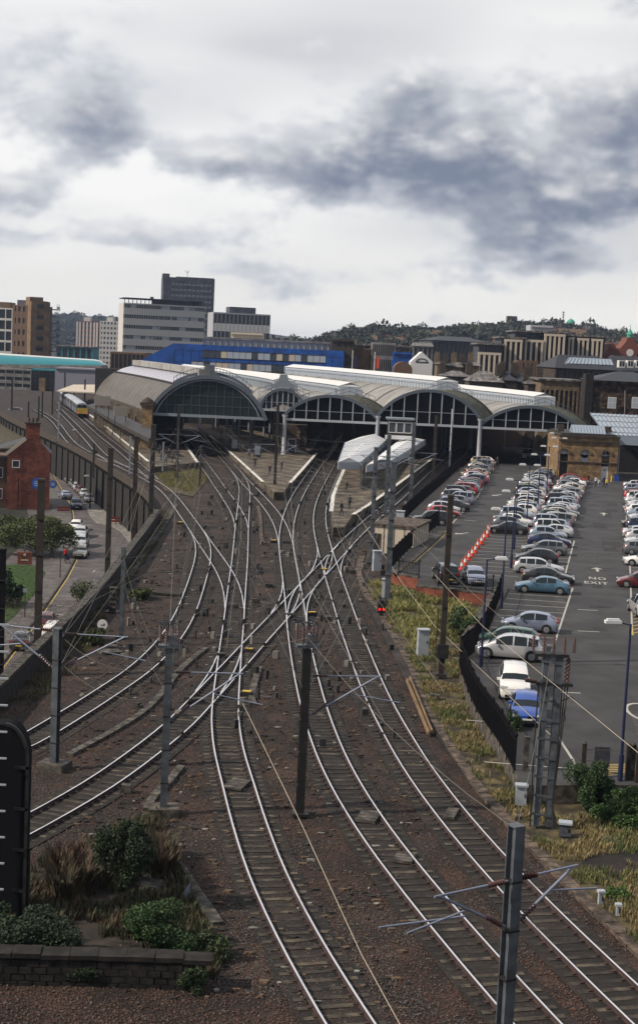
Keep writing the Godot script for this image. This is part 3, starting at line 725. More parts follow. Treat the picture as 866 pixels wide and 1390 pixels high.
func make_station() -> void:
	var z := -271.0
	var x0 := -31.8
	var x1 := -10.66
	var o := thing("train_shed", "wide left-hand train shed with one big dark glazed gable and a brown-grey roof", "train shed", Vector3.ZERO, 0.0, "arched roofs of the station")
	var tie := 7.4
	var crown := 14.6
	var path := PackedVector2Array()
	for i in 17:
		path.append(Vector2(-0.235 * i * 5.0 - 0.0006 * pow(i * 5.0, 2.0), i * 5.0))
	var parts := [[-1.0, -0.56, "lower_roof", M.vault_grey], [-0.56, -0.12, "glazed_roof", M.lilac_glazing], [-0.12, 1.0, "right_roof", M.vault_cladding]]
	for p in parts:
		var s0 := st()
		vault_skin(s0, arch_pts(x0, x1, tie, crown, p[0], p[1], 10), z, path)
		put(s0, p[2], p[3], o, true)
	var s := st()
	vault_skin(s, arch_pts(x0, x1, tie, crown, -1, 1, 16), z, path, 0.35)
	put(s, "soffit", M.dark_steel, o, true)
	s = st()
	var strip := st()
	for t: float in [-0.56, -0.12]:
		var a := arch_pts(x0, x1, tie, crown, t - 0.012, t + 0.012, 1)
		for i in path.size() - 1:
			beam(strip, Vector3(a[0].x + path[i].x, a[0].y + 0.1, z - path[i].y), Vector3(a[0].x + path[i + 1].x, a[0].y + 0.1, z - path[i + 1].y), 0.5, 0.3)
	put(strip, "roof_gutter", M.dark_steel, o)
	strip = st()
	var mid := (x0 + x1) / 2.0
	for i in path.size() - 1:
		beam(strip, Vector3(mid - 0.8 + path[i].x, crown + 0.7, z - path[i].y), Vector3(mid - 0.8 + path[i + 1].x, crown + 0.7, z - path[i + 1].y), 2.2, 1.2)
	put(strip, "ridge", M.vault_light, o)
	s = st()
	for i in path.size():
		var up := []
		for p: Vector2 in arch_pts(x0, x1, tie, crown, -1, -0.14, 10):
			up.append(p + Vector2(path[i].x, 0.025))
		arch_band(s, up, z - path[i].y, 0.03, 0.05)
	put(s, "cladding_seams", M.vault_grey, o).set_meta("kind", "stuff")
	s = st()
	arch_band(s, arch_pts(x0 - 0.2, x1 + 0.2, tie, crown + 0.25, -1, 1, 28), z + 0.3, 0.7, 0.9)
	put(s, "arch_rib", M.arch_blue, o)
	s = st()
	arch_band(s, arch_pts(x0 + 0.9, x1 - 0.9, tie, crown - 0.6, -1, 1, 28), z + 0.2, 0.22, 0.3)
	put(s, "inner_rib", M.steel_grey, o)
	var poly := PackedVector2Array([Vector2(x0 + 0.3, tie)])
	for p: Vector2 in arch_pts(x0 + 0.3, x1 - 0.3, tie + 0.2, crown - 0.3, -1, 1, 26):
		poly.append(p)
	poly.append(Vector2(x1 - 0.3, tie))
	s = st()
	extrude_xy(s, poly, z - 0.06, z)
	put(s, "gable_glass", M.gable_glass, o)
	var bars := st()
	for k in range(1, 14):
		var x := lerpf(x0, x1, k / 14.0)
		var top := arch_y(x, x0, x1, tie, crown) - 0.4
		if top > tie + 0.5:
			box(bars, Vector3(x, (tie + top) / 2.0, z + 0.05), Vector3(0.07, top - tie, 0.08))
	for y: float in [9.2, 11.0, 12.8]:
		var w := 0.0
		while arch_y(mid + w, x0, x1, tie, crown) > y + 0.3 and w < (x1 - x0) / 2.0 - 0.4:
			w += 0.2
		box(bars, Vector3(mid, y, z + 0.05), Vector3(w * 2.0, 0.07, 0.08))
	put(bars, "glazing_bars", M.arch_blue, o)
	s = st()
	box(s, Vector3(mid, tie - 0.1, z + 0.1), Vector3(x1 - x0, 0.5, 0.6))
	put(s, "tie_beam", M.steel_grey, o)
	var rail := st()
	for k in 25:
		var t := lerpf(-0.62, 0.75, k / 24.0)
		var p: Vector2 = arch_pts(x0, x1, tie, crown, t, t + 0.01, 1)[0]
		box(rail, Vector3(p.x, p.y + 0.9, z - 1.2), Vector3(0.08, 1.6, 0.08))
		if k < 24:
			var p2: Vector2 = arch_pts(x0, x1, tie, crown, t + 1.37 / 24.0, t + 0.2, 1)[0]
			beam(rail, Vector3(p.x, p.y + 1.6, z - 1.2), Vector3(p2.x, p2.y + 1.6, z - 1.2), 0.08, 0.1)
			beam(rail, Vector3(p.x, p.y + 0.6, z - 1.2), Vector3(p2.x, p2.y + 0.6, z - 1.2), 0.25, 0.5)
	put(rail, "roof_walkway", M.arch_blue, o)
	s = st()
	extrude_xy(s, PackedVector2Array([Vector2(mid - 2.6, crown - 0.4), Vector2(mid - 1.0, crown + 1.0), Vector2(mid - 0.9, crown + 2.1), Vector2(mid + 0.9, crown + 2.1), Vector2(mid + 1.0, crown + 1.0), Vector2(mid + 2.6, crown - 0.4)]), z - 1.0, z - 0.3)
	put(s, "ridge_gable", M.arch_blue, o)
	var e: Vector2 = path[path.size() - 1]
	s = st()
	box(s, Vector3(mid + e.x, crown / 2.0 - 0.5, z - e.y), Vector3(x1 - x0, crown - 1.0, 0.5))
	put(s, "added_end_wall", M.dark_steel, o)  # put in behind this shed to keep its inside dark
	var w := thing("shed_wall", "dark stone side wall with shallow piers under the eave of the left shed", "wall")
	s = st()
	for i in path.size() - 1:
		beam(s, Vector3(x0 + path[i].x + 0.2, tie / 2.0, z - path[i].y), Vector3(x0 + path[i + 1].x + 0.2, tie / 2.0, z - path[i + 1].y), 0.6, tie)
	put(s, "wall", M.old_stone, w)
	for i in range(1, path.size() - 1, 2):
		s = st()
		box(s, Vector3(x0 + path[i].x - 0.3, tie / 2.0 - 0.2, z - path[i].y), Vector3(0.7, tie - 0.4, 1.0))
		put(s, "pier", M.sandstone, w)
	for i in range(2, path.size() - 1, 2):
		s = st()
		box(s, Vector3(x0 + path[i].x - 0.13, 4.2, z - path[i].y), Vector3(0.1, 3.0, 2.0))
		put(s, "blind_arch", M.black_stone, w)
	var pier := thing("gate_pier", "square sandstone pier at the foot of the left shed's arch", "pier", Vector3(x0 - 0.4, 0, z + 0.8))
	s = st()
	box(s, Vector3(0, 4.4, 0), Vector3(2.0, 8.8, 2.0))
	put(s, "shaft", M.ashlar, pier)
	s = st()
	box(s, Vector3(0, 9.1, 0), Vector3(2.5, 0.6, 2.5))
	lathe(s, Vector3(0, 9.4, 0), Vector3.UP, [Vector2(1.2, 0), Vector2(0.9, 0.5), Vector2(0.2, 0.9), Vector2(0, 0.95)], 8)
	put(s, "cap", M.old_stone, pier)
	for b in [[Vector3(-44.9, 8.05, -300), 3.2, 1.9], [Vector3(-39.4, 6.76, -287), 2.6, 1.9]]:
		var ad := thing("hoarding", "pale advertisement board nearer the glazed gable, beside the left shed" if b[1] < 3.0 else "pale advertisement board farther down the left shed's wall", "billboard", Vector3(b[0].x, b[0].y - 0.95, b[0].z), 0.3)
		s = st()
		box(s, Vector3(0, 0.95, 0), Vector3(b[1], b[2], 0.12))
		put(s, "board", M.cream, ad)
		s = st()
		for k: float in [-0.4, 0.4]:
			box(s, Vector3(k * b[1], -1.6, -0.1), Vector3(0.12, 3.6, 0.12))
		put(s, "posts", M.dark_steel, ad)
	var n0 := -11.99
	var n1 := -3.72
	var ms := []
	for k in range(1, 8):
		ms.append(lerpf(n0, n1, k / 8.0))
	var v2 := train_shed("narrow train shed with a small arched window between two wider sheds", n0, n1, -281.0, 8.6, 9.2, 12.7, Vector2(0.2, 1.0), [Vector2(-2.0, 14), Vector2(-6.5, 34), Vector2(-12.0, 55), Vector2(-20, 80), Vector2(-30, 105)], ms, M.dark_glass)
	s = st()
	var gp := PackedVector2Array()
	for p: Vector2 in arch_pts(n0 - 0.3, n1 + 0.3, 9.2, 13.1):
		gp.append(p)
	var nm := (n0 + n1) / 2.0
	gp.append_array(PackedVector2Array([Vector2(n1 + 0.5, 10.4), Vector2(nm + 0.9, 14.4), Vector2(nm + 0.7, 15.4), Vector2(nm - 0.7, 15.4), Vector2(nm - 0.9, 14.4), Vector2(n0 - 0.5, 10.4)]))
	extrude_xy(s, gp, -281.2, -280.7)
	put(s, "gable_panel", M.steel_grey, v2)
	s = st()
	cyl(s, Vector3(-7.5, 9, -275), Vector3(-7.5, 9.96, -275), 2.6, 0.1, 4)
	put(s, "hip_roof", M.pale_slate, v2)
	var m3 := [-5.35, -3.18, -1.05, 1.12, 3.26, 5.37, 7.48]
	train_shed("train shed just right of the narrow one, over the dark tracks", -7.31, 10.06, -272.0, 7.4, 8.2, 12.2, Vector2(3.4, 7.0), [Vector2(2.5, 14), Vector2(-2.5, 32), Vector2(-9.5, 55), Vector2(-18, 80), Vector2(-29, 108)], m3, M.shade_glass)
	var m4 := [12.45, 14.76, 17.2, 19.5, 21.67, 23.84, 26.09]
	train_shed("tallest train shed in the middle of the right-hand three, mossy hood", 10.06, 28.91, -272.0, 7.55, 9.1, 14.0, Vector2(3.6, 7.5), [Vector2(2.8, 14), Vector2(-2.0, 30), Vector2(-8.5, 52), Vector2(-17, 80), Vector2(-28, 108)], m4, M.shade_glass)
	var m5 := [31.2, 33.57, 35.81, 38.11, 40.41, 42.79, 45.02]
	train_shed("rightmost train shed, next to the sandstone building", 28.95, 47.3, -272.0, 7.5, 8.2, 11.9, Vector2(3.4, 7.0), [Vector2(2.6, 14), Vector2(-1.5, 30), Vector2(-8.0, 52), Vector2(-16, 80), Vector2(-26, 106)], m5, M.shade_glass)
	for c in [[10.06, "between the dark tracks and the canopy", 8.8], [28.91, "at the end of the car row", 9.1], [-7.04, "left of the wide dark opening", 8.2], [47.3, "behind the sandstone building", 8.2]]:
		var col := thing("shed_column", "pale iron column of the train sheds, " + c[1], "column", Vector3(c[0], 0, -271.9))
		s = st()
		lathe(s, Vector3.ZERO, Vector3.UP, [Vector2(0.55, 0), Vector2(0.55, 1.2), Vector2(0.4, 1.5), Vector2(0.36, c[2] - 0.5), Vector2(0.6, c[2] - 0.1), Vector2(0.6, c[2])], 10)
		put(s, "shaft", M.steel_white, col, true)
	s = st()
	box(s, Vector3(30.0, 4.0, -330.0), Vector3(70.0, 8.0, 0.6))
	var back := put(s, "added_rear_wall", M.dark_brick)  # added wall, shuts out bright sky behind the sheds
	tag(back, "added dark wall closing the right-hand sheds against the sky behind", "wall")
	s = st()
	box(s, Vector3(47.3 + 0.5, 4.0, -315.0), Vector3(0.6, 8.0, 86.0))
	tag(put(s, "outer_shed_wall", M.old_stone), "stone outer wall along the rightmost shed", "wall")
	make_platforms()
	make_sandstone_building()
func platform(label: String, poly: PackedVector2Array, edges: Array, top := 0.9) -> void:
	var o := thing("platform", label, "platform")
	var s := st()
	prism(s, poly, -0.3, top)
	put(s, "deck", M.platform, o)
	for e: PackedVector2Array in edges:
		s = st()
		ribbon(s, e, 0.5, top + 0.006)
		put(s, "edge_line", M.white_paint, o)
		s = st()
		wall_along(s, e, top - 0.16, top + 0.003, 0.3)
		put(s, "coping", M.concrete, o)
func make_platforms() -> void:
	platform("tan island platform of the left shed, ending in a grassy ramp", PackedVector2Array([Vector2(-66.38, -406.23), Vector2(-51.67, -345.07), Vector2(-47.68, -327.57), Vector2(-34, -266.91), Vector2(-28.37, -241.66), Vector2(-26.71, -230.94), Vector2(-20.51, -243.67), Vector2(-27.58, -292.8), Vector2(-34.31, -326.81), Vector2(-43.11, -369.37), Vector2(-57.95, -415.63)]), [PackedVector2Array([Vector2(-61.02, -384.21), Vector2(-51.67, -345.07), Vector2(-47.68, -327.57), Vector2(-34, -266.91), Vector2(-28.37, -241.66)]), PackedVector2Array([Vector2(-27.58, -292.8), Vector2(-20.55, -244.61)])])
	platform("bare wedge-shaped platform between the left and middle tracks", PackedVector2Array([Vector2(-29.14, -346.67), Vector2(-18.69, -283.51), Vector2(-8.39, -214.76), Vector2(-6.25, -199.96), Vector2(-4.96, -200.57), Vector2(-4.41, -215.35), Vector2(-1, -278.92), Vector2(0.43, -303.56), Vector2(0.37, -340.15)]), [PackedVector2Array([Vector2(-24.28, -317.92), Vector2(-18.69, -283.51), Vector2(-12.68, -243.58), Vector2(-8.39, -214.76)]), PackedVector2Array([Vector2(-4.41, -215.35), Vector2(-2.89, -243.1), Vector2(-1, -278.92)])])
	platform("curved platform with the white canopy, ending in a blunt stone nose", PackedVector2Array([Vector2(7.42, -318.29), Vector2(5.13, -273.2), Vector2(3.67, -240.84), Vector2(2.52, -216.46), Vector2(1.79, -198.62), Vector2(1.5, -179.4), Vector2(1.64, -163), Vector2(2.85, -163.46), Vector2(4.16, -177.27), Vector2(6.32, -189.22), Vector2(10.76, -215.86), Vector2(21.06, -279.38), Vector2(25.01, -306.75), Vector2(29.41, -363.11)]), [PackedVector2Array([Vector2(5.13, -273.2), Vector2(3.67, -240.84), Vector2(2.52, -216.46), Vector2(1.79, -198.62), Vector2(1.5, -179.4)]), PackedVector2Array([Vector2(4.16, -177.27), Vector2(6.32, -189.22), Vector2(10.76, -215.86), Vector2(21.06, -279.38)])])
	var s := st()
	ground_poly(s, PackedVector2Array([Vector2(-26.71, -230.94), Vector2(-20.51, -243.67), Vector2(-17.22, -221.12), Vector2(-17.21, -198.89), Vector2(-21.63, -205.46)]), -0.13)
	var gr := put(s, "ramp_grass", M.dry_grass_ground)
	tag(gr, "rough grass at the end of the tan island platform", "grass", "", "stuff")
	var o := thing("platform_canopy", "white ribbed two-part canopy roof over the curved platform", "canopy")
	var lp := [Vector3(2.39, 4.7, -208.12), Vector3(4, 4.7, -254.8), Vector3(7.6, 4.7, -277), Vector3(11.6, 4.7, -267.5), Vector3(5.46, 4.7, -209.95)]
	var rp := [Vector3(6.28, 4.7, -205.1), Vector3(13.8, 4.7, -267), Vector3(19.2, 4.7, -274.5), Vector3(10.3, 4.7, -217.08)]
	s = st()
	var mid0: Vector3 = (lp[0] + lp[4]) / 2.0 + Vector3(0, 0.7, 0)
	var mid1: Vector3 = (lp[2] + lp[3]) / 2.0 + Vector3(0, 0.7, 0)
	q(s, lp[0], lp[1], mid1, mid0)
	tri(s, lp[1], lp[2], mid1)
	q(s, mid0, mid1, lp[3], lp[4])
	tri(s, lp[0], mid0, lp[4])
	q(s, lp[0] - Vector3(0, 0.3, 0), lp[1] - Vector3(0, 0.3, 0), lp[3] - Vector3(0, 0.3, 0), lp[4] - Vector3(0, 0.3, 0))
	put(s, "left_roof", M.canopy_white, o)
	s = st()
	var r0: Vector3 = (rp[0] + rp[3]) / 2.0 + Vector3(0, 0.45, 0)
	var r1: Vector3 = (rp[1] + rp[2]) / 2.0 + Vector3(0, 0.45, 0)
	q(s, rp[0], rp[1], r1, r0)
	q(s, r0, r1, rp[2], rp[3])
	q(s, rp[0] - Vector3(0, 0.3, 0), rp[1] - Vector3(0, 0.3, 0), rp[2] - Vector3(0, 0.3, 0), rp[3] - Vector3(0, 0.3, 0))
	put(s, "right_roof", M.canopy_white, o)
	s = st()
	for pr in [[rp[3], rp[2]], [rp[0], rp[3]], [lp[0], lp[4]], [lp[0], lp[1]], [lp[4], lp[3]]]:
		beam(s, pr[0] - Vector3(0, 0.45, 0), pr[1] - Vector3(0, 0.45, 0), 0.14, 1.0)
	put(s, "fascia", M.cabinet_grey, o)
	s = st()
	for k in 12:
		var f := k / 12.0
		beam(s, lp[0].lerp(lp[1], f) + Vector3(0, 0.03, 0), mid0.lerp(mid1, f) + Vector3(0, 0.03, 0), 0.08, 0.05)
		beam(s, r0.lerp(r1, f) + Vector3(0, 0.03, 0), rp[3].lerp(rp[2], f) + Vector3(0, 0.03, 0), 0.08, 0.05)
	put(s, "roof_ribs", M.cabinet_grey, o).set_meta("kind", "stuff")
	for k in 8:
		s = st()
		var p: Vector3 = lp[4].lerp(lp[3], k / 7.0)
		cyl(s, Vector3(p.x + 0.3, 0.9, p.z), Vector3(p.x + 0.3, 4.6, p.z), 0.12, 0.12, 6, false)
		put(s, "post", M.steel_grey, o, true)
	o = thing("veranda_canopy", "long dark veranda roof along the left platform beside the shed wall", "canopy")
	var vo := [Vector3(-58, 4.2, -361.6), Vector3(-40.5, 4.2, -291.2), Vector3(-29, 4.2, -247.4)]
	var vi := [Vector3(-54.8, 5.2, -358.1), Vector3(-39.4, 5.2, -295.8), Vector3(-28.9, 5.2, -254)]
	s = st()
	for i in 2:
		q(s, vo[i], vo[i + 1], vi[i + 1], vi[i])
		q(s, vo[i] - Vector3(0, 0.2, 0), vo[i + 1] - Vector3(0, 0.2, 0), vi[i + 1] - Vector3(0, 0.2, 0), vi[i] - Vector3(0, 0.2, 0))
	put(s, "roof", M.dark_steel, o)
	s = st()
	for i in 2:
		beam(s, vo[i] - Vector3(0, 0.3, 0), vo[i + 1] - Vector3(0, 0.3, 0), 0.12, 0.7)
	put(s, "valance", M.brown_steel, o)
	for k in 6:
		var p: Vector3 = vo[0].lerp(vo[1], k / 5.0) if k < 6 else vo[1]
		s = st()
		cyl(s, Vector3(p.x + 0.6, 0.9, p.z), Vector3(p.x + 0.6, 4.1, p.z), 0.1, 0.1, 6, false)
		put(s, "post", M.dark_steel, o, true)
	var c := Vector3(13.7, 7.11, -262)
	o = thing("control_cabin", "grey flat-roofed cabin with white-framed windows above the canopied platform", "cabin", Vector3(c.x, 5.2, c.z))
	s = st()
	box(s, Vector3(0, 1.75, -1.5), Vector3(4.3, 3.5, 3.0))
	put(s, "walls", M.dark_steel, o)
	s = st()
	box(s, Vector3(0, 3.65, -1.5), Vector3(5.0, 0.3, 3.8))
	put(s, "roof", M.steel_grey, o)
	s = st()
	box(s, Vector3(0, 0.35, 0.1), Vector3(5.2, 0.7, 0.3))
	put(s, "balcony", M.canopy_white, o)
	for k in 3:
		s = st()
		for e: Array in [[0, 0.9], [0, -0.9]]:
			box(s, Vector3(-1.4 + k * 1.4, 2.1 + e[1], 0.06), Vector3(1.3, 0.12, 0.1))
		for e: float in [-0.62, 0.62]:
			box(s, Vector3(-1.4 + k * 1.4 + e, 2.1, 0.055), Vector3(0.1, 1.8, 0.1))
		var wf := put(s, "window", M.frame_white, o)
		s = st()
		box(s, Vector3(-1.4 + k * 1.4, 2.1, 0.02), Vector3(1.2, 1.7, 0.03))
		put(s, "pane", M.window_glass, wf)
	for k: float in [-1.9, 1.9]:
		s = st()
		box(s, Vector3(k, -2.2, -1.0), Vector3(0.3, 4.4, 0.3))
		put(s, "leg", M.steel_grey, o)
	c = Vector3(-6.2, 0.9, -277.5)
	o = thing("platform_office", "stone-fronted platform office with pale quoins and a blue door, in the shade", "kiosk", Vector3(c.x, 0.9, c.z))
	s = st()
	box(s, Vector3(0, 2.6, -2.5), Vector3(6.5, 5.2, 4.8))
	put(s, "walls", M.old_stone, o)
	for k in 2:
		s = st()
		for j in 8:
			box(s, Vector3(-1.6 + k * 3.2 + (0.1 if j % 2 == 0 else 0.0), 0.35 + j * 0.6, -0.02), Vector3(0.75 if j % 2 == 0 else 0.5, 0.5, 0.3))
		put(s, "quoins", M.sandstone, o)
	s = st()
	box(s, Vector3(0.5, 1.2, -0.06), Vector3(1.3, 2.4, 0.14))
	put(s, "door", M.navy_paint, o)
	s = st()
	for e: float in [-0.72, 0.72]:
		box(s, Vector3(0.5 + e, 1.3, -0.03), Vector3(0.14, 2.6, 0.18))
	box(s, Vector3(0.5, 2.55, -0.03), Vector3(1.58, 0.16, 0.18))
	put(s, "door_frame", M.frame_white, o)
	var crowd: Array = [Vector3(-29.9, 0.9, -265.8), Vector3(-28.5, 0.9, -259.2), Vector3(-28.5, 0.9, -264.8), Vector3(-26.9, 0.9, -254.8), Vector3(-25.9, 0.9, -250.3), Vector3(-26.6, 0.9, -244.8), Vector3(-24.4, 0.9, -241.3), Vector3(-25.1, 0.9, -237.8), Vector3(-31.7, 0.9, -276.6), Vector3(-33.7, 0.9, -279.4), Vector3(-21.1, 0.9, -307.3), Vector3(-17.9, 0.9, -286.2), Vector3(-14.3, 0.9, -268.3), Vector3(-12.7, 0.9, -258.4), Vector3(-10.8, 0.9, -240.1), Vector3(-7.86, 0.9, -226.15), Vector3(-6.3, 0.9, -233.9), Vector3(3.67, 0.9, -204.66), Vector3(3.76, 0.9, -183.72), Vector3(2.66, 0.9, -175.07)]
	var cn := ["first", "second", "third", "fourth", "fifth", "sixth", "seventh", "eighth", "ninth", "tenth"]
	for i in crowd.size():
		var on: String = "tan island platform" if i < 10 else ("bare wedge platform" if i < 17 else "canopied platform's nose")
		var k := i if i < 10 else (i - 10 if i < 17 else i - 17)
		var shade := rng.randf_range(0.015, 0.12)
		person("%s person counted from the left side, standing on the %s" % [cn[k], on], crowd[i], rng.randf() * TAU, Color(shade, shade, shade * rng.randf_range(0.8, 2.0)), Color(0.02, 0.022, 0.03), rng.randf_range(1.6, 1.82))
	for a in [[Vector3(-16.3, 0.9, -274.8), 2.6], [Vector3(-11.4, 0.9, -261), 3.0]]:
		s = st()
		box(s, Vector3(0, 1.2, 0), Vector3(1.3, 2.4, 0.5))
		var kiosk := thing("information_stand", "dark information stand farther up the bare platform" if a[1] < 2.8 else "dark information stand near the middle of the bare platform", "stand", Vector3(a[0].x, 0.9, a[0].z))
		put(s, "cabinet", M.dark_steel, kiosk)
		s = st()
		box(s, Vector3(0, 1.3, 0.27), Vector3(1.0, 1.6, 0.05))
		put(s, "screen_board", M.steel_grey, kiosk)
func csg_box(parent: Node, c: Vector3, z: Vector3, m: Material, op := CSGShape3D.OPERATION_UNION) -> void:
	var b := CSGBox3D.new()
	b.size = z
	b.position = c
	b.material = m
	b.operation = op
	parent.add_child(b)
func csg_cyl(parent: Node, c: Vector3, r: float, h: float, m: Material, op: int) -> void:
	var b := CSGCylinder3D.new()
	b.radius = r
	b.height = h
	b.sides = 24
	b.rotation.x = PI / 2.0
	b.position = c
	b.material = m
	b.operation = op
	parent.add_child(b)
func make_sandstone_building() -> void:
	var l := Vector3(39.8, 0.44, -247)
	var r := Vector3(49.6, 0.52, -247)
	var w := r.x - l.x
	var o := thing("stone_building", "sandstone building with three round-headed openings at the end of the car park", "building", Vector3(l.x, 0.8, -247.0))
	var wall := CSGCombiner3D.new()
	wall.name = "wall"
	o.add_child(wall)
	csg_box(wall, Vector3(w / 2.0, 3.6, -7.0), Vector3(w, 7.2, 14.0), M.ashlar)
	var px: Array[float] = [40.61 - l.x, 44.07 - l.x, 47.59 - l.x]
	for k in 3:
		csg_cyl(wall, Vector3(px[k], 4.2, 0), 0.68, 0.9, M.ashlar, CSGShape3D.OPERATION_SUBTRACTION)
		csg_box(wall, Vector3(px[k], 3.5 if k == 1 else 2.1, 0), Vector3(1.36, 1.4 if k == 1 else 4.2, 0.9), M.ashlar, CSGShape3D.OPERATION_SUBTRACTION)
	var s := st()
	for k in 3:
		for j in 14:
			var a := PI * (j + 0.5) / 14.0
			var d := Vector3(cos(a), sin(a), 0)
			box(s, Vector3(px[k], 4.2, 0.06) + d * 0.92, Vector3(0.34, 0.2, 0.2), Basis(d, Vector3(-d.y, d.x, 0), Vector3.BACK))
	put(s, "arch_moulding", M.sandstone, o)
	s = st()
	box(s, Vector3(w / 2.0, 2.85, 0.05), Vector3(w + 0.1, 0.22, 0.16))
	put(s, "string_course", M.old_stone, o)
	s = st()
	box(s, Vector3(w / 2.0, 6.4, 0.1), Vector3(w + 0.3, 0.3, 0.3))
	box(s, Vector3(w / 2.0, 7.25, -7.0), Vector3(w + 0.4, 0.35, 14.4))
	put(s, "cornice", M.old_stone, o)
	s = st()
	box(s, Vector3(w / 2.0, 7.5, -7.0), Vector3(w - 0.6, 0.3, 13.4))
	put(s, "roof", M.dark_steel, o)
	for k in 3:
		s = st()
		cyl(s, Vector3(px[k], 4.2, -0.40), Vector3(px[k], 4.2, -0.37), 0.66, 0.66, 20)
		var wi := put(s, "fanlight", M.bright_glass if k < 2 else M.window_glass, o)
		s = st()
		box(s, Vector3(px[k], 4.2, -0.34), Vector3(1.34, 0.08, 0.06))
		box(s, Vector3(px[k], 4.4, -0.335), Vector3(0.06, 0.9, 0.05))
		put(s, "glazing_bar", M.frame_white, wi)
		s = st()
		if k == 1:
			box(s, Vector3(px[k], 3.5, -0.39), Vector3(1.34, 1.38, 0.04))
			put(s, "window", M.bright_glass, o)
		elif k == 0:
			box(s, Vector3(px[k], 2.1, -0.39), Vector3(1.34, 4.18, 0.04))
			put(s, "doorway", M.black, o)
		else:
			box(s, Vector3(px[k], 1.15, -0.36), Vector3(1.2, 2.3, 0.08))
			var door := put(s, "door", M.frame_white, o)
			s = st()
			box(s, Vector3(px[k], 1.7, -0.31), Vector3(0.4, 0.3, 0.03))
			put(s, "notice", M.steel_grey, door)
			s = st()
			box(s, Vector3(px[k], 2.75, -0.36), Vector3(1.34, 0.8, 0.07))
			put(s, "transom_panel", M.black_stone, o)
	var k0 := Vector3(42.2, 7.95, -252).x - l.x
	var k1 := Vector3(47.8, 8.21, -252).x - l.x
	s = st()
	q(s, Vector3(k0, 7.6, -2.6), Vector3(k0, 8.9, -4.6), Vector3(k1, 8.9, -4.6), Vector3(k1, 7.6, -2.6))
	q(s, Vector3(k0, 7.6, -6.6), Vector3(k0, 8.9, -4.6), Vector3(k1, 8.9, -4.6), Vector3(k1, 7.6, -6.6))
	tri(s, Vector3(k0, 7.6, -2.6), Vector3(k0, 8.9, -4.6), Vector3(k0, 7.6, -6.6))
	tri(s, Vector3(k1, 7.6, -2.6), Vector3(k1, 8.9, -4.6), Vector3(k1, 7.6, -6.6))
	var sk := put(s, "skylight", M.canopy_glass, o)
	s = st()
	for j in 12:
		var x := lerpf(k0, k1, j / 11.0)
		beam(s, Vector3(x, 7.63, -2.57), Vector3(x, 8.93, -4.57), 0.07, 0.06)
	put(s, "skylight_bars", M.steel_grey, sk)
	for k in 2:
		s = st()
		box(s, Vector3(lerpf(0.9, w - 0.8, k), 8.1, -6.0), Vector3(1.0, 1.3, 1.0))
		put(s, "chimney", M.old_stone, o)
	var g := thing("glazed_canopy", "sloping blue-grey glazed canopy over a dark bay right of the sandstone building", "canopy")
	var a0 := Vector3(48.1, 8.28, -251)
	var a1 := Vector3(57.9, 8.23, -251)
	s = st()
	var up := Vector3(0, 3.0, -16.0)
	q(s, a0, a0 + up, a1 + up, a1)
	q(s, a0 - Vector3(0, 0.25, 0), a0 + up - Vector3(0, 0.25, 0), a1 + up - Vector3(0, 0.25, 0), a1 - Vector3(0, 0.25, 0))
	put(s, "glass_roof", M.canopy_glass, g)
	s = st()
	for j in 14:
		var x := lerpf(a0.x, a1.x, j / 13.0)
		beam(s, Vector3(x, a0.y + 0.06, a0.z), Vector3(x, a0.y + 3.06, a0.z - 16.0), 0.12, 0.1)
	for j in 4:
		var f := (j + 0.5) / 4.0
		beam(s, a0 + up * f + Vector3(0, 0.05, 0), a1 + up * f + Vector3(0, 0.05, 0), 0.1, 0.08)
	put(s, "roof_bars", M.steel_grey, g)
	s = st()
	box(s, Vector3((a0.x + a1.x) / 2.0 + 0.6, a0.y - 0.85, a0.z + 0.1), Vector3(a1.x - a0.x - 1.2, 1.5, 0.3))
	put(s, "fascia", M.canopy_glass, g)
	for j in 3:
		s = st()
		cyl(s, Vector3(lerpf(r.x + 1.0, a1.x, j / 2.0), 0.8, a0.z - 0.4), Vector3(lerpf(r.x + 1.0, a1.x, j / 2.0), a0.y - 1.5, a0.z - 0.4), 0.18, 0.18, 8, false)
		put(s, "post", M.steel_grey, g, true)
	s = st()
	box(s, Vector3(r.x + 12.0, 4.0, -268.0), Vector3(24.0, 8.0, 0.6))
	tag(put(s, "bay_rear_wall", M.black_stone), "dark wall closing the bay under the glazed canopy", "wall")
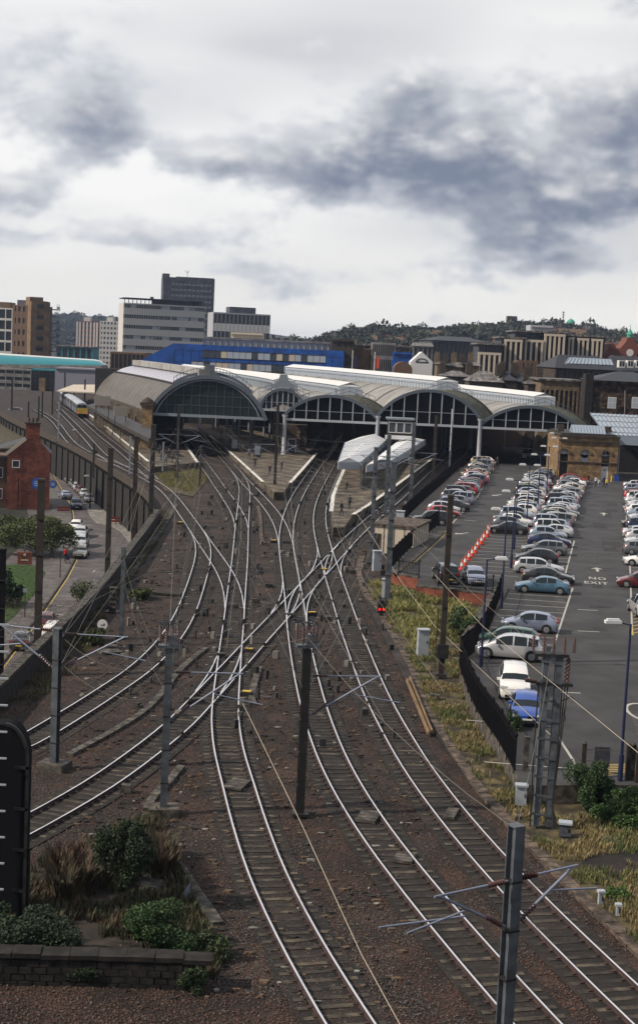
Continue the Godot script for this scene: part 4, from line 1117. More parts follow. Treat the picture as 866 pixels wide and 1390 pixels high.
# ---------------------------------------------------------------- buildings behind the station
# A storeyed block. a and b are the lower corners of its front as seen, b to the right; windows sit in real recesses between piers and spandrels.
func block(called: String, label: String, a: Vector3, b: Vector3, top: float, deep: float, rows: int, cols: int, wall: Material, glass: Material, o := {}) -> Node3D:
	var dir := Vector3(b.x - a.x, 0, b.z - a.z)
	var w := dir.length()
	dir /= w
	var n := dir.cross(Vector3.UP)
	var base: float = o.get("base", -7.0)
	var t := thing(called, label, o.get("category", "building"), Vector3(a.x, base, a.z), atan2(-dir.z, dir.x), o.get("group", ""))
	var h := top - base
	var low: float = o.get("low", 0.0) # blank wall below the lowest row
	var head: float = o.get("head", 0.6)
	var left: float = o.get("left", 0.0) # blank wall at the left end
	var right: float = o.get("right", 0.0)
	var sp: float = o.get("spandrel", 0.5) # share of a storey that is wall
	var pr: float = o.get("pier", 0.2) # share of a bay that is wall
	var s := st()
	box(s, Vector3(w / 2.0, h / 2.0, -deep / 2.0 - 0.35), Vector3(w, h, deep - 0.3))
	if low > 0.0: box(s, Vector3(w / 2.0, low / 2.0, -0.15), Vector3(w, low, 0.4))
	box(s, Vector3(w / 2.0, h - head / 2.0, -0.15), Vector3(w, head, 0.4))
	if left > 0.0: box(s, Vector3(left / 2.0, h / 2.0, -0.151), Vector3(left, h - 0.01, 0.4))
	if right > 0.0: box(s, Vector3(w - right / 2.0, h / 2.0, -0.151), Vector3(right, h - 0.01, 0.4))
	put(s, "wall", wall, t)
	var rh := (h - low - head) / maxf(rows, 1)
	var cw := (w - left - right) / maxf(cols, 1)
	var sm: Material = o.get("spandrel_mat", wall)
	var s2 := st()
	for j in rows:
		box(s2, Vector3(left + (w - left - right) / 2.0, low + j * rh + rh * sp / 2.0, -0.153), Vector3(w - left - right, rh * sp, 0.4 + float(o.get("proud", 0.0))))
	if rows > 0: put(s2, "spandrels", sm, t)
	if pr > 0.0 and cols > 0:
		var s3 := st()
		for i in cols + 1:
			box(s3, Vector3(clampf(left + i * cw, left + cw * pr / 2.0, w - right - cw * pr / 2.0), low + (h - low - head) / 2.0, -0.12), Vector3(cw * pr, h - low - head, 0.42))
		put(s3, "piers", o.get("pier_mat", wall), t)
	var many := rows * cols > 130
	var bx := BoxMesh.new()
	bx.size = Vector3(w - left - right - 0.1 if many else cw * (1.0 - pr), rh * (1.0 - sp), 0.06)
	var g2: Material = o.get("glass2", glass)
	for j in rows:
		var y := low + j * rh + rh * (sp + (1.0 - sp) / 2.0)
		if many:
			place(bx, "window_row", glass, t, Transform3D(Basis(), Vector3(left + (w - left - right) / 2.0, y, -0.32)))
		else:
			for i in cols:
				place(bx, "window", g2 if rng.randf() < float(o.get("mix", 0.25)) else glass, t, Transform3D(Basis(), Vector3(left + (i + 0.5) * cw, y, -0.32)))
	if o.has("roof_slab"):
		s = st()
		box(s, Vector3(w / 2.0, h + 0.25, -deep / 2.0), Vector3(w + 1.6, 0.5, deep + 1.6))
		put(s, "roof_slab", o.roof_slab, t)
	if o.has("plant"):
		var p: Array = o.plant # x0, x1 as shares, height, material
		s = st()
		box(s, Vector3(w * (p[0] + p[1]) / 2.0, h + p[2] / 2.0 + 0.01, -deep / 2.0), Vector3(w * (p[1] - p[0]), p[2], deep * 0.6))
		put(s, "plant_room", p[3], t)
	return t
func pitched(called: String, label: String, a: Vector3, b: Vector3, eave: float, ridge: float, deep: float, wall: Material, roof: Material, o := {}) -> Node3D:
	var t := block(called, label, a, b, eave, deep, o.get("rows", 1), o.get("cols", 4), wall, o.get("glass", M.window_glass), o)
	var w := Vector2(b.x - a.x, b.z - a.z).length()
	var h: float = eave - float(o.get("base", -7.0))
	var rh := ridge - eave
	var hip: float = o.get("hip", 0.0)
	var s := st()
	var f0 := Vector3(-0.4, h, 0.4)
	var f1 := Vector3(w + 0.4, h, 0.4)
	var b0 := Vector3(-0.4, h, -deep - 0.4)
	var b1 := Vector3(w + 0.4, h, -deep - 0.4)
	var r0 := Vector3(hip, h + rh, -deep / 2.0)
	var r1 := Vector3(w - hip, h + rh, -deep / 2.0)
	q(s, f0, r0, r1, f1)
	q(s, b0, r0, r1, b1)
	tri(s, f0, r0, b0)
	tri(s, f1, r1, b1)
	q(s, f0, f1, b1, b0)
	put(s, "roof", roof, t)
	for c: float in o.get("chimneys", []):
		s = st()
		box(s, Vector3(w * c, h + rh * 0.8 + 0.8, -deep / 2.0), Vector3(1.4, 2.6, 1.0))
		for k in 3:
			cyl(s, Vector3(w * c - 0.4 + k * 0.4, h + rh * 0.8 + 2.0, -deep / 2.0), Vector3(w * c - 0.4 + k * 0.4, h + rh * 0.8 + 2.7, -deep / 2.0), 0.14, 0.12, 6)
		put(s, "chimney", o.get("chimney_mat", wall), t)
	return t
# a surveyed point: bearing and height as seen from the tower (in survey units), at a known distance
func sight(x: float, y: float, dist: float) -> Vector3:
	var b := Basis(Vector3(0.998946, 0.045623, -0.005066), Vector3(-0.045903, 0.992844, -0.110242), Vector3(-0.000000, 0.110359, 0.993892))
	var d := b * Vector3((x - 433.0) / 2000.0, (695.0 - y) / 2000.0, -1.0)
	return Vector3(0, 20.66, 0) + d * (dist / -d.z)
func make_city() -> void:
	block("apartment_wing", "set-back glazed apartment wing at the left edge, pale frame and dark glass", Vector3(-155.9, 4.89, -650), Vector3(-137.8, 5.72, -650), 31.91, 18, 8, 6, M.frame_white, M.dark_glass, {"spandrel": 0.2, "pier": 0.12, "plant": [0.1, 0.9, 2.6, M.dark_brick]})
	block("apartment_middle", "dark brown brick apartment wing, left of the tan stair tower", Vector3(-136.7, 5.83, -645), Vector3(-128.1, 6.27, -642), 33.42, 18, 8, 4, M.dark_brick, M.dark_glass, {"spandrel": 0.55, "pier": 0.5, "plant": [0.0, 1.0, 2.2, M.tower_blue]})
	block("apartment_tower", "tan brick apartment tower with one column of wide windows", Vector3(-126.7, 6.43, -635), Vector3(-119.2, 6.73, -638), 35.06, 16, 9, 1, M.tan_brick, M.dark_glass, {"spandrel": 0.6, "pier": 0.32, "head": 1.2, "plant": [0.0, 0.7, 1.9, M.tan_brick]})
	var bal := thing("balcony_stack", "dark stack of apartment balconies with a purple top, on the tan tower's right side", "balconies", Vector3(-119.42, 0.0, -640.0))
	var s := st()
	for j in 9:
		box(s, Vector3(1.4, 8.0 + j * 3.0, -4.0), Vector3(2.8, 0.35, 8.0))
		for k in 3:
			box(s, Vector3(2.6, 9.4 + j * 3.0, -1.0 - k * 3.0), Vector3(0.1, 2.4, 0.1))
	put(s, "slabs", M.tower_blue, bal)
	s = st()
	for j in 9:
		box(s, Vector3(2.7, 8.8 + j * 3.0, -4.0), Vector3(0.06, 1.1, 7.6))
	put(s, "balustrade", M.dark_glass, bal)
	for k in 2:
		block("twin_block", "left one of the two far pink-grey tower blocks" if k == 0 else "right one of the two far pink-grey tower blocks", Vector3(-185.7, 13.9, -1100) if k == 0 else Vector3(-166.9, 14.74, -1090), Vector3(-169.8, 14.62, -1100) if k == 0 else Vector3(-151.8, 15.43, -1090), 32.7 if k == 0 else 33.36, 16, 11, 6, M.red_brick_far if k == 0 else M.pale_concrete, M.window_glass, {"spandrel": 0.5, "pier": 0.45, "pier_mat": M.pale_concrete, "plant": [0.3, 0.6, 3.0, M.pale_concrete], "group": "far twin tower blocks"})
	block("green_shed", "long low building with a pale green wall and flat roof, below the far twin blocks", Vector3(-131.2, 7.95, -720), Vector3(-113.3, 8.77, -720), 15.82, 20, 1, 6, M.teal, M.window_glass, {"spandrel": 0.7, "roof_slab": M.pale_slate})
	block("low_brown_shed", "long dark brown flat shed in front of the grey office slab", Vector3(-68.3, 11.29, -470), Vector3(-57.5, 11.78, -470), 16.62, 20, 1, 8, M.dark_brick, M.dark_glass, {"spandrel": 0.8})
	var l := thing("curved_roof_building", "building with a long curved teal roof and pale top edge, left of the station", "building", Vector3(-128.7, 7, -585))
	s = st()
	var top := st()
	var x0: float = -140.34 - l.position.x
	var x1: float = -87.89 - l.position.x
	for k in 24:
		var f := k / 24.0
		var g := (k + 1) / 24.0
		for j in 6:
			var a := PI / 2.0 * j / 6.0
			var b := PI / 2.0 * (j + 1) / 6.0
			var hf := (5.0 - 3.0 * f) * (1.0 - 0.9 * pow(maxf(f - 0.93, 0.0) / 0.07, 2.0))
			var hg := (5.0 - 3.0 * g) * (1.0 - 0.9 * pow(maxf(g - 0.93, 0.0) / 0.07, 2.0))
			q(s if j < 4 else top, Vector3(lerpf(x0, x1, f), 8.1 + 1.9 * f + hf * sin(a), -9.0 + 9.0 * cos(a)), Vector3(lerpf(x0, x1, g), 8.1 + 1.9 * g + hg * sin(a), -9.0 + 9.0 * cos(a)), Vector3(lerpf(x0, x1, g), 8.1 + 1.9 * g + hg * sin(b), -9.0 + 9.0 * cos(b)), Vector3(lerpf(x0, x1, f), 8.1 + 1.9 * f + hf * sin(b), -9.0 + 9.0 * cos(b)))
	l.position.y = 0.0
	put(s, "roof", M.teal, l, true)
	put(top, "roof_top", M.ridge_white, l, true)
	s = st()
	beam(s, Vector3(x0, 7.5, -6.0), Vector3(x1, 9.4, -6.0), 13.0, 1.3)
	put(s, "eaves_band", M.office_grey, l)
	s = st()
	box(s, Vector3((x0 + x1) / 2.0, 3.4, -9.0), Vector3(x1 - x0 - 1.0, 8.4, 10.0))
	put(s, "body", M.dark_steel, l)
	var yb := -1.0
	block("lavender_wall_building", "plain pale lavender-grey windowless building left of the big shed", Vector3(-104.4, -0.25, -572), Vector3(-82.3, 0.77, -572), 8.74, 14, 0, 0, M.lavender_wall, M.dark_glass, {"base": yb})
	block("glazed_hall", "dark green-blue glazed front with a tan panel in the middle", Vector3(-113.9, -5.03, -574), Vector3(-104.8, -4.61, -574), 7.73, 12, 6, 6, M.teal, M.dark_glass, {"base": yb, "spandrel": 0.15, "pier": 0.12, "pier_mat": M.dark_steel, "spandrel_mat": M.dark_steel})
	s = st()
	var tp := Vector3(-109.1, 1.81, -572)
	box(s, Vector3(tp.x, tp.y - 1.5, tp.z + 0.3), Vector3(2.4, 8.0, 0.3))
	tag(put(s, "cladding_bay", M.tan_brick), "tan cladding panel on the dark glazed front", "cladding")
	block("white_hall", "white banded hall at the left edge under the curved teal roof", Vector3(-140.8, -6.34, -576), Vector3(-114.3, -5.12, -576), 7.34, 12, 3, 8, M.office_grey, M.dark_glass, {"base": yb, "spandrel": 0.5, "pier": 0.1})
	var c := thing("low_canopy", "low beige flat canopy roof on dark posts left of the big shed", "canopy")
	var cp := [Vector3(-79.6, 4.6, -440.3), Vector3(-66.2, 4.6, -438.9), Vector3(-77.1, 4.6, -517.5), Vector3(-85.3, 4.6, -502)]
	s = st()
	for y: float in [0.0, 0.35]:
		q(s, cp[0] - Vector3(0, y, 0), cp[1] - Vector3(0, y, 0), cp[2] - Vector3(0, y, 0), cp[3] - Vector3(0, y, 0))
	for k in 4:
		q(s, cp[k], cp[(k + 1) % 4], cp[(k + 1) % 4] - Vector3(0, 0.35, 0), cp[k] - Vector3(0, 0.35, 0))
	put(s, "roof", M.cream, c)
	for k in 4:
		s = st()
		var p: Vector3 = cp[0].lerp(cp[1], (k + 0.5) / 4.0)
		box(s, Vector3(p.x, 2.2, p.z - 1.0), Vector3(0.3, 4.4, 0.3))
		put(s, "post", M.dark_steel, c)
	var tw := block("tower_block", "tall dark blue-grey tower block with pale balcony bands, highest on the skyline", Vector3(-100.3, 13.03, -900), Vector3(-69.6, 12.63, -905), 59.31, 22, 19, 10, M.tower_blue, M.cabinet_grey, {"spandrel": 0.58, "pier": 0.22, "left": 4.6, "right": 1.2, "head": 3.2, "plant": [0.0, 0.13, 2.2, M.tower_blue]})
	s = st()
	box(s, Vector3(19.5, 7.0 + 58.87 + 0.7, -9.0), Vector3(23.0, 0.7, 14.0))
	put(s, "roof_slab", M.tower_blue, tw)
	s = st()
	for k in 7:
		box(s, Vector3(9.0 + k * 3.5, 7.0 + 58.87 - 0.2, -5.0), Vector3(0.7, 1.8, 0.7))
	put(s, "roof_posts", M.tower_blue, tw)
	s = st()
	cyl(s, Vector3(15.0, 7.0 + 59.31 + 0.8, -9.0), Vector3(15.0, 7.0 + 59.31 + 4.0, -9.0), 0.15, 0.1, 5)
	for k in 3:
		cyl(s, Vector3(15.0, 7.0 + 59.31 + 3.2, -9.0), Vector3(13.6 + k * 1.4, 7.0 + 59.31 + 5.0, -9.0), 0.1, 0.1, 4)
	put(s, "aerial", M.dark_steel, tw)
	var of := block("slab_office", "wide pale grey office slab with long window bands, in front of the tower", Vector3(-94.8, 14, -690), Vector3(-58, 15.64, -700), 37.6, 18, 8, 34, M.pale_concrete, M.window_glass, {"spandrel": 0.64, "pier": 0.0, "low": 6.0})
	s = st()
	var oh: float = 7.0 + 37.6
	for k in 9:
		box(s, Vector3(0.5 + k * 1.9, oh + 1.0, -1.0), Vector3(0.3, 2.2, 0.3))
	box(s, Vector3(26.0, oh + 1.0, -8.0), Vector3(22.0, 2.1, 13.0))
	box(s, Vector3(18.8, oh + 2.2, -7.5), Vector3(38.0, 0.5, 16.0))
	box(s, Vector3(14.0, oh + 2.9, -7.0), Vector3(1.4, 1.2, 2.0))
	put(s, "open_top_storey", M.tower_blue, of)
	s = st()
	for k in 35:
		box(s, Vector3(0.4 + k * 1.12, (oh - 6.0) / 2.0 + 6.0, -0.2), Vector3(0.14, oh - 7.0, 0.3))
	put(s, "mullions", M.pale_concrete, of).set_meta("kind", "stuff")
	var tone := [M.dark_glass, M.bright_glass, M.spandrel]
	for j in 8:
		for k in 6:
			s = st()
			var wd := rng.randf_range(1.5, 5.5)
			box(s, Vector3(rng.randf_range(3.0, 34.0), 6.0 + (j + 0.8) * (oh - 6.6) / 8.0, -0.26), Vector3(wd, (oh - 6.6) / 8.0 * 0.36, 0.05))
			put(s, "pane", tone[rng.randi() % 3], of)
	block("second_office", "white and blue banded office block with a dark plant room, right of the tower", Vector3(-47.7, 16.38, -620), Vector3(-24.1, 16.21, -625), 33.71, 18, 5, 14, M.spandrel, M.window_glass, {"spandrel": 0.45, "pier": 0.1, "spandrel_mat": M.frame_white, "plant": [0.3, 0.76, 2.6, M.tower_blue], "low": 4.0})
	block("beige_box", "plain beige rooftop box behind the long blue building", Vector3(-28.6, 17.86, -440), Vector3(-19, 18.09, -440), 24.27, 9, 0, 0, M.cream, M.dark_glass, {})
	var bb := thing("blue_building", "long bright blue clad building with a sloping left end and bands of windows", "building", Vector3(0, -7, -420))
	s = st()
	extrude_xy(s, PackedVector2Array([Vector2(-56.43, 12.71 + 7.0), Vector2(-43.27, 20.17 + 7.0), Vector2(5, 20.19 + 7.0), Vector2(5.43, 0.0), Vector2(-56.28, 0.0)]), -14.0, 0.0)
	put(s, "cladding", M.cobalt, bb)
	s = st()
	for k in 21:
		box(s, Vector3(-42.96 + k * 2.35, 13.0, 0.01), Vector3(0.07, 26.0, 0.06))
	for k in 4:
		box(s, Vector3(-18.96, 16.0 + k * 3.1, 0.01), Vector3(48.0, 0.06, 0.06))
	put(s, "panel_joints", M.navy_paint, bb)
	var ya: float = 17.62 + 7.0
	var yl: float = 14.4 + 7.0
	for row in [[ya, -35.03, -0.11], [yl, -38.03, -0.39]]:
		var x: float = row[1]
		while x < row[2]:
			s = st()
			box(s, Vector3(x + 0.85, row[0], 0.0), Vector3(1.62, 1.9, 0.12))
			put(s, "window", M.bright_glass if rng.randf() < 0.5 else (M.cream if rng.randf() < 0.4 else M.window_glass), bb)
			x += 1.75
		s = st()
		for dy: float in [-1.02, 1.02]:
			box(s, Vector3((row[1] + row[2]) / 2.0, row[0] + dy, 0.03), Vector3(row[2] - row[1] + 0.3, 0.12, 0.2))
		put(s, "window_frame", M.dark_steel, bb)
	block("grey_upper_storey", "brown-grey recessed storey standing above the long blue building", Vector3(-36.3, 15.37, -436), Vector3(6, 16.01, -436), 22.57, 12, 1, 24, M.office_grey, M.spandrel, {"spandrel": 0.25, "pier": 0.1, "spandrel_mat": M.dark_brick, "base": 8.0})
	block("brown_tower", "plain brown-grey service tower at the right end of the long blue building", Vector3(1.3, 15.08, -424), Vector3(7.9, 15.18, -424), 23.51, 12, 0, 0, M.old_stone, M.dark_glass, {})
	block("tan_panel_block", "block with tall tan cladding panels between two grey blocks", Vector3(8, 14.28, -428), Vector3(13.2, 14.3, -428), 21.16, 12, 1, 7, M.dark_brick, M.tan_brick, {"spandrel": 0.02, "pier": 0.1, "head": 0.4})
	block("grid_block", "grey concrete grid-fronted block right of the tan panels", Vector3(13.1, 14.54, -426), Vector3(19.8, 14.42, -426), 23.11, 12, 7, 12, M.office_grey, M.dark_glass, {"spandrel": 0.25, "pier": 0.3})
	block("long_flat_roof", "long pale flat roof edge with vents behind the tan panel block", Vector3(-0.6, 19.13, -445), Vector3(25.9, 19.02, -445), 22.69, 10, 0, 0, M.pale_slate, M.dark_glass, {})
	block("blue_annex", "small bright blue clad block near the white gable", Vector3(19, 15.95, -420), Vector3(24.4, 16.2, -420), 20.64, 8, 0, 0, M.cobalt, M.dark_glass, {})
	for a in [[Vector3(7.4, 15.48, -415), M.navy_paint, "dark blue banner on a pole left of the tan panels"], [Vector3(13.6, 15.36, -415), M.cone_orange, "small red banner near the grid-fronted block"]]:
		var bn := thing("banner", a[2], "banner", Vector3(a[0].x, -7, a[0].z))
		s = st()
		cyl(s, Vector3.ZERO, Vector3(0, a[0].y + 12.0, 0), 0.15, 0.12, 6)
		put(s, "pole", M.frame_white, bn)
		s = st()
		box(s, Vector3(0.9, a[0].y + 9.0, 0), Vector3(0.8, 3.2, 0.08))
		put(s, "flag", a[1], bn)
	var wg := thing("white_gable", "pale grey gable-ended building with a dark arched emblem, behind the sheds", "building", Vector3(25.5, 13.64, -395))
	wg.position.y = -7.0
	s = st()
	extrude_xy(s, PackedVector2Array([Vector2(-2.9, 0), Vector2(-2.9, 18.2 + 7.0), Vector2(-0.1, 20.96 + 7.0), Vector2(2.9, 18.46 + 7.0), Vector2(2.9, 0)]), -10.0, 0.0)
	put(s, "gable_wall", M.canopy_white, wg)
	s = st()
	for k in 10:
		var a := PI * k / 9.0
		box(s, Vector3(1.4 * cos(a), 18.33 + 7.0 + 0.8 * sin(a), 0.05), Vector3(0.42, 0.22, 0.1), Basis(Vector3.BACK, a + PI / 2.0))
	box(s, Vector3(0, 18.33 + 6.9, 0.05), Vector3(3.4, 0.24, 0.1))
	put(s, "arched_emblem", M.dark_steel, wg)
	var rd := thing("round_top_wall", "brown round-topped brick gable below the blue annex", "building", Vector3(20.1, 12.64, -385))
	rd.position.y = -7.0
	s = st()
	var pr := PackedVector2Array([Vector2(-2.4, 0), Vector2(2.4, 0)])
	for p: Vector2 in arch_pts(-2.4, 2.4, 16.45 + 7.0, 18.17 + 7.0, 1.0, -1.0, 12):
		pr.append(p)
	extrude_xy(s, pr, -8.0, 0.0)
	put(s, "wall", M.dark_brick, rd)
	pitched("dark_blue_block", "long dark slate-blue block below the wooded hill", Vector3(39.7, 17.25, -560), Vector3(61.7, 17.65, -565), 25.71, 27.43, 18, M.flat_slate, M.slate, {"rows": 3, "cols": 14, "spandrel": 0.5, "pier": 0.4, "hip": 6.0})
	pitched("cottage_row", "low pale building left of the dark slate-blue block", Vector3(31.8, 17.57, -545), Vector3(38.9, 17.89, -545), 23.11, 24.46, 10, M.office_grey, M.pale_slate, {"rows": 1, "cols": 4})
	var flats := {"spandrel": 0.42, "pier": 0.3, "head": 0.8, "roof_slab": M.pale_slate, "pier_mat": M.flat_slate, "group": "stepped modern flats"}
	block("modern_flats", "lowest, leftmost step of the modern flats with flat roof slab", Vector3(44, 16.96, -430), Vector3(50.6, 17.26, -430), 23.89, 16, 4, 8, M.flat_slate, M.dark_glass, flats)
	block("modern_flats", "second step of the modern flats, with white double frame", Vector3(50.9, 17.22, -434), Vector3(57.4, 17.52, -434), 26.04, 16, 5, 8, M.flat_slate, M.dark_glass, flats)
	block("modern_flats", "tallest left part of the modern flats with a grey box on its roof", Vector3(55.5, 17.35, -440), Vector3(65.4, 17.8, -440), 28.2, 16, 6, 12, M.flat_slate, M.dark_glass, flats)
	block("modern_flats", "part of the modern flats with the tallest white frames", Vector3(64.5, 17.8, -437), Vector3(70.3, 18.07, -437), 28.27, 16, 6, 7, M.flat_slate, M.dark_glass, flats)
	block("modern_flats", "right end of the modern flats, behind the glazed mansard", Vector3(71.3, 18.03, -443), Vector3(82.7, 18.56, -443), 27.68, 16, 6, 12, M.flat_slate, M.dark_glass, flats)
	var fn := 0
	for f in [[650, 678, 478, 429.4, 4], [686, 707, 460.5, 433.4, 3], [713.5, 735.4, 461, 436.0, 3], [740, 765, 453, 436.4, 4], [772, 777, 458, 442.4, 1], [785, 797, 459, 442.4, 2], [804, 816, 460, 442.4, 2]]:
		var names := ["on the lowest step", "on the second step", "left of the tallest frames", "tallest and widest", "single narrow bay right of the tallest frames", "second bay from the right end", "at the right end"]
		var fr := thing("white_colonnade", "white upright facade frame of the modern flats, " + names[fn], "colonnade", Vector3.ZERO, 0.0, "white facade frames")
		fn += 1
		var a := sight(f[0], f[2], f[3])
		var b := sight(f[1], f[2], f[3])
		s = st()
		for k in f[4] + 1:
			box(s, Vector3(lerpf(a.x, b.x, float(k) / f[4]), a.y / 2.0, a.z + 0.5), Vector3(0.6, a.y, 0.9))
		box(s, Vector3((a.x + b.x) / 2.0, a.y - 0.3, a.z + 0.5), Vector3(b.x - a.x + 0.75, 0.7, 0.95))
		put(s, "frame", M.cream, fr)
	block("roof_box", "plain pale grey plant room on top of the modern flats", Vector3(60.8, 24.13, -446), Vector3(67.6, 24.44, -446), 30.53, 10, 0, 0, M.spandrel, M.dark_glass, {"base": 20.0})
	pitched("mansard_building", "old stone building with a long glazed mansard roof", Vector3(56, 14.82, -362), Vector3(72.3, 15.11, -366), 18.57, 21.83, 12, M.old_stone, M.slate, {"rows": 2, "cols": 12, "spandrel": 0.5, "pier": 0.5, "hip": 3.0, "base": 0.0})
	var sk := thing("mansard_glazing", "pale green sloping rooflight strip along the mansard roof", "rooflight")
	s = st()
	var g0 := Vector3(57.5, 19.78, -357.5)
	var g1 := Vector3(69.2, 19.87, -357.5)
	q(s, g0, g1, Vector3(68.8, 21.25, -359.5), Vector3(58.8, 21.24, -359.5))
	q(s, g0 - Vector3(0, 0.2, 0.1), g1 - Vector3(0, 0.2, 0.1), Vector3(68.9, 21.04, -360), Vector3(58.9, 21.03, -360))
	put(s, "glass", M.canopy_glass, sk)
	s = st()
	for k in 14:
		beam(s, g0.lerp(g1, k / 13.0) + Vector3(0, 0.05, 0.05), Vector3(58.8, 21.24, -359.5).lerp(Vector3(68.8, 21.25, -359.5), k / 13.0) + Vector3(0, 0.05, 0.05), 0.15, 0.1)
	put(s, "bars", M.steel_grey, sk)
	pitched("dormer_building", "dark slate building with a row of white dormer windows at the right edge", Vector3(72.3, 15.33, -372), Vector3(85.8, 15.95, -372), 18.38, 22.24, 12, M.old_stone, M.slate, {"rows": 1, "cols": 7, "spandrel": 0.3, "pier": 0.5, "base": 0.0})
	for k in 5:
		var d := thing("dormer_window", ["first", "second", "third", "fourth", "last"][k] + " white dormer from the left on the dark slate roof", "dormer", sight(843 + k * 11.5, 499, 369.0), 0.0, "white dormers")
		s = st()
		box(s, Vector3(0, 0.9, -1.0), Vector3(1.5, 1.8, 2.6))
		put(s, "dormer_frame", M.frame_white, d)
		s = st()
		box(s, Vector3(-0.33, 0.95, 0.31), Vector3(0.5, 1.3, 0.04))
		box(s, Vector3(0.33, 0.95, 0.31), Vector3(0.5, 1.3, 0.04))
		put(s, "panes", M.dark_glass, d)
	for k in 3:
		var gx: float = [829.0, 853.0, 876.0][k]
		var g := thing("red_gable", ["red brick gable with a white round window, left of the taller one", "tallest red brick gable with a copper-green cap", "red brick gable at the right edge with white trim"][k], "gable house", sight(gx, 500, 452.0))
		g.position.y = 0.0
		var gy: float = [26.2, 28.23, 27.13][k]
		var hw: float = [2.6, 3.4, 3.0][k]
		s = st()
		extrude_xy(s, PackedVector2Array([Vector2(-hw, 0), Vector2(-hw, gy - 4.0), Vector2(-hw * 0.4, gy - 1.2), Vector2(-hw * 0.3, gy), Vector2(hw * 0.3, gy), Vector2(hw * 0.4, gy - 1.2), Vector2(hw, gy - 4.0), Vector2(hw, 0)]), -9.0, 0.0)
		put(s, "gable", M.red_brick_far, g)
		s = st()
		cyl(s, Vector3(0, gy - 4.6, 0.0), Vector3(0, gy - 4.6, 0.12), 1.1, 1.1, 14)
		put(s, "round_window", M.frame_white, g)
		if k == 1:
			s = st()
			lathe(s, Vector3(0, gy - 0.1, -2.0), Vector3.UP, [Vector2(0.9, 0), Vector2(0.9, 0.9), Vector2(1.1, 1.0), Vector2(0.6, 1.9), Vector2(0.1, 2.8), Vector2(0.05, 4.2)], 8)
			put(s, "copper_cap", M.copper, g)
	var po := block("portico_block", "sandstone portico block with a deep plain frieze and dark columned bays", Vector3(46.3, 8.75, -318), Vector3(54.5, 8.97, -318), 16.04, 14, 1, 8, M.sandstone, M.black, {"base": 0.0, "low": 6.5, "head": 2.0, "spandrel": 0.02, "pier": 0.34})
	s = st()
	box(s, Vector3(4.0, 16.04 + 0.2, -7.0), Vector3(9.4, 0.4, 15.0))
	put(s, "roof", M.pale_slate, po)
	pitched("stone_range", "tall soot-dark stone range with large pale windows at the right edge", Vector3(54.9, 7.14, -302), Vector3(70.3, 7.24, -302), 16.76, 18.7, 16, M.dark_ashlar, M.slate, {"base": 0.0, "rows": 0, "cols": 0, "hip": 6.0})
	for k in 3:
		var wx := thing("tall_window", ["left", "middle", "right"][k] + " large pale sash window on the soot-dark stone range", "window", sight([829.5, 862.0, 894.0][k], 554, 301.8))
		s = st()
		box(s, Vector3(0, 1.1, 0.06), Vector3(1.7, 2.3, 0.12))
		put(s, "window_frame", M.frame_white, wx)
		s = st()
		for i in 2:
			for j in 2:
				box(s, Vector3(-0.4 + i * 0.8, 0.58 + j * 1.05, 0.125), Vector3(0.72, 0.95, 0.02))
		put(s, "panes", M.bright_glass, wx)
	s = st()
	box(s, Vector3(53.86, 9.0, -304.0), Vector3(1.6, 18.0, 4.0))
	tag(put(s, "chimney_stack", M.black_stone), "tall black chimney stack at the left end of the soot-dark stone range", "chimney")
	s = st()
	cyl(s, Vector3(61.4, 9.26, -301.6), Vector3(61.1, 14.96, -301.6), 0.1, 0.1, 6)
	tag(put(s, "drainpipe", M.office_grey), "pale drainpipe between windows of the soot-dark stone range", "pipe")
	var roofs := [[636, 682, 517, 503, 330, "largest sunlit hipped roof behind the sheds, pale and ribbed", 1], [683, 701, 516, 504, 332, "small steep grey roof between two stone chimneys", 0], [700, 722, 518, 507, 334, "low roof with a dark glazed gable behind the sheds", 0], [716, 736, 521, 511, 326, "flat pale roof edge beside the portico block", 1], [600, 640, 510, 503, 345, "row of old stone fronts with a flat pale canopy roof", 1]]
	for r in roofs:
		pitched("station_office", r[5], sight(r[0], r[2] + 6, r[4]), sight(r[1], r[2] + 6, r[4]), sight(r[0], r[2], r[4]).y, sight(r[0], r[3], r[4]).y, 10, M.old_stone, M.pale_slate if r[6] == 1 else M.slate, {"base": 0.0, "rows": 1, "cols": 6, "spandrel": 0.3, "pier": 0.5, "hip": 2.5, "chimneys": [0.05, 0.95]})
	for k in 5:
		pitched("stone_house", ["leftmost", "second", "middle", "fourth", "rightmost"][k] + " of the tan stone fronts in the gap left of the modern flats", sight(592 + k * 11.5, 520, 372), sight(603 + k * 11.5, 520, 372), sight(592 + k * 11.5, 494 + (k % 3) * 2.0, 372).y, sight(592 + k * 11.5, 491 + (k % 2) * 2.0, 372).y, 9, M.sandstone if k % 2 == 0 else M.old_stone, M.slate if k % 2 else M.pale_slate, {"base": 0.0, "rows": 3, "cols": 3, "spandrel": 0.45, "pier": 0.55, "chimneys": [0.1]})
	block("brown_stair_tower", "brown brick stair tower below the modern flats", Vector3(49.6, 13.99, -385), Vector3(55.1, 14.25, -385), 19.93, 8, 2, 5, M.dark_brick, M.window_glass, {"base": 0.0, "spandrel": 0.7, "pier": 0.6})
	block("white_low_block", "low white rendered block below the flats' tallest frames", Vector3(55.8, 14.2, -388), Vector3(60, 14.4, -388), 18.91, 8, 1, 3, M.cream, M.window_glass, {"base": 6.0, "spandrel": 0.5, "pier": 0.5})
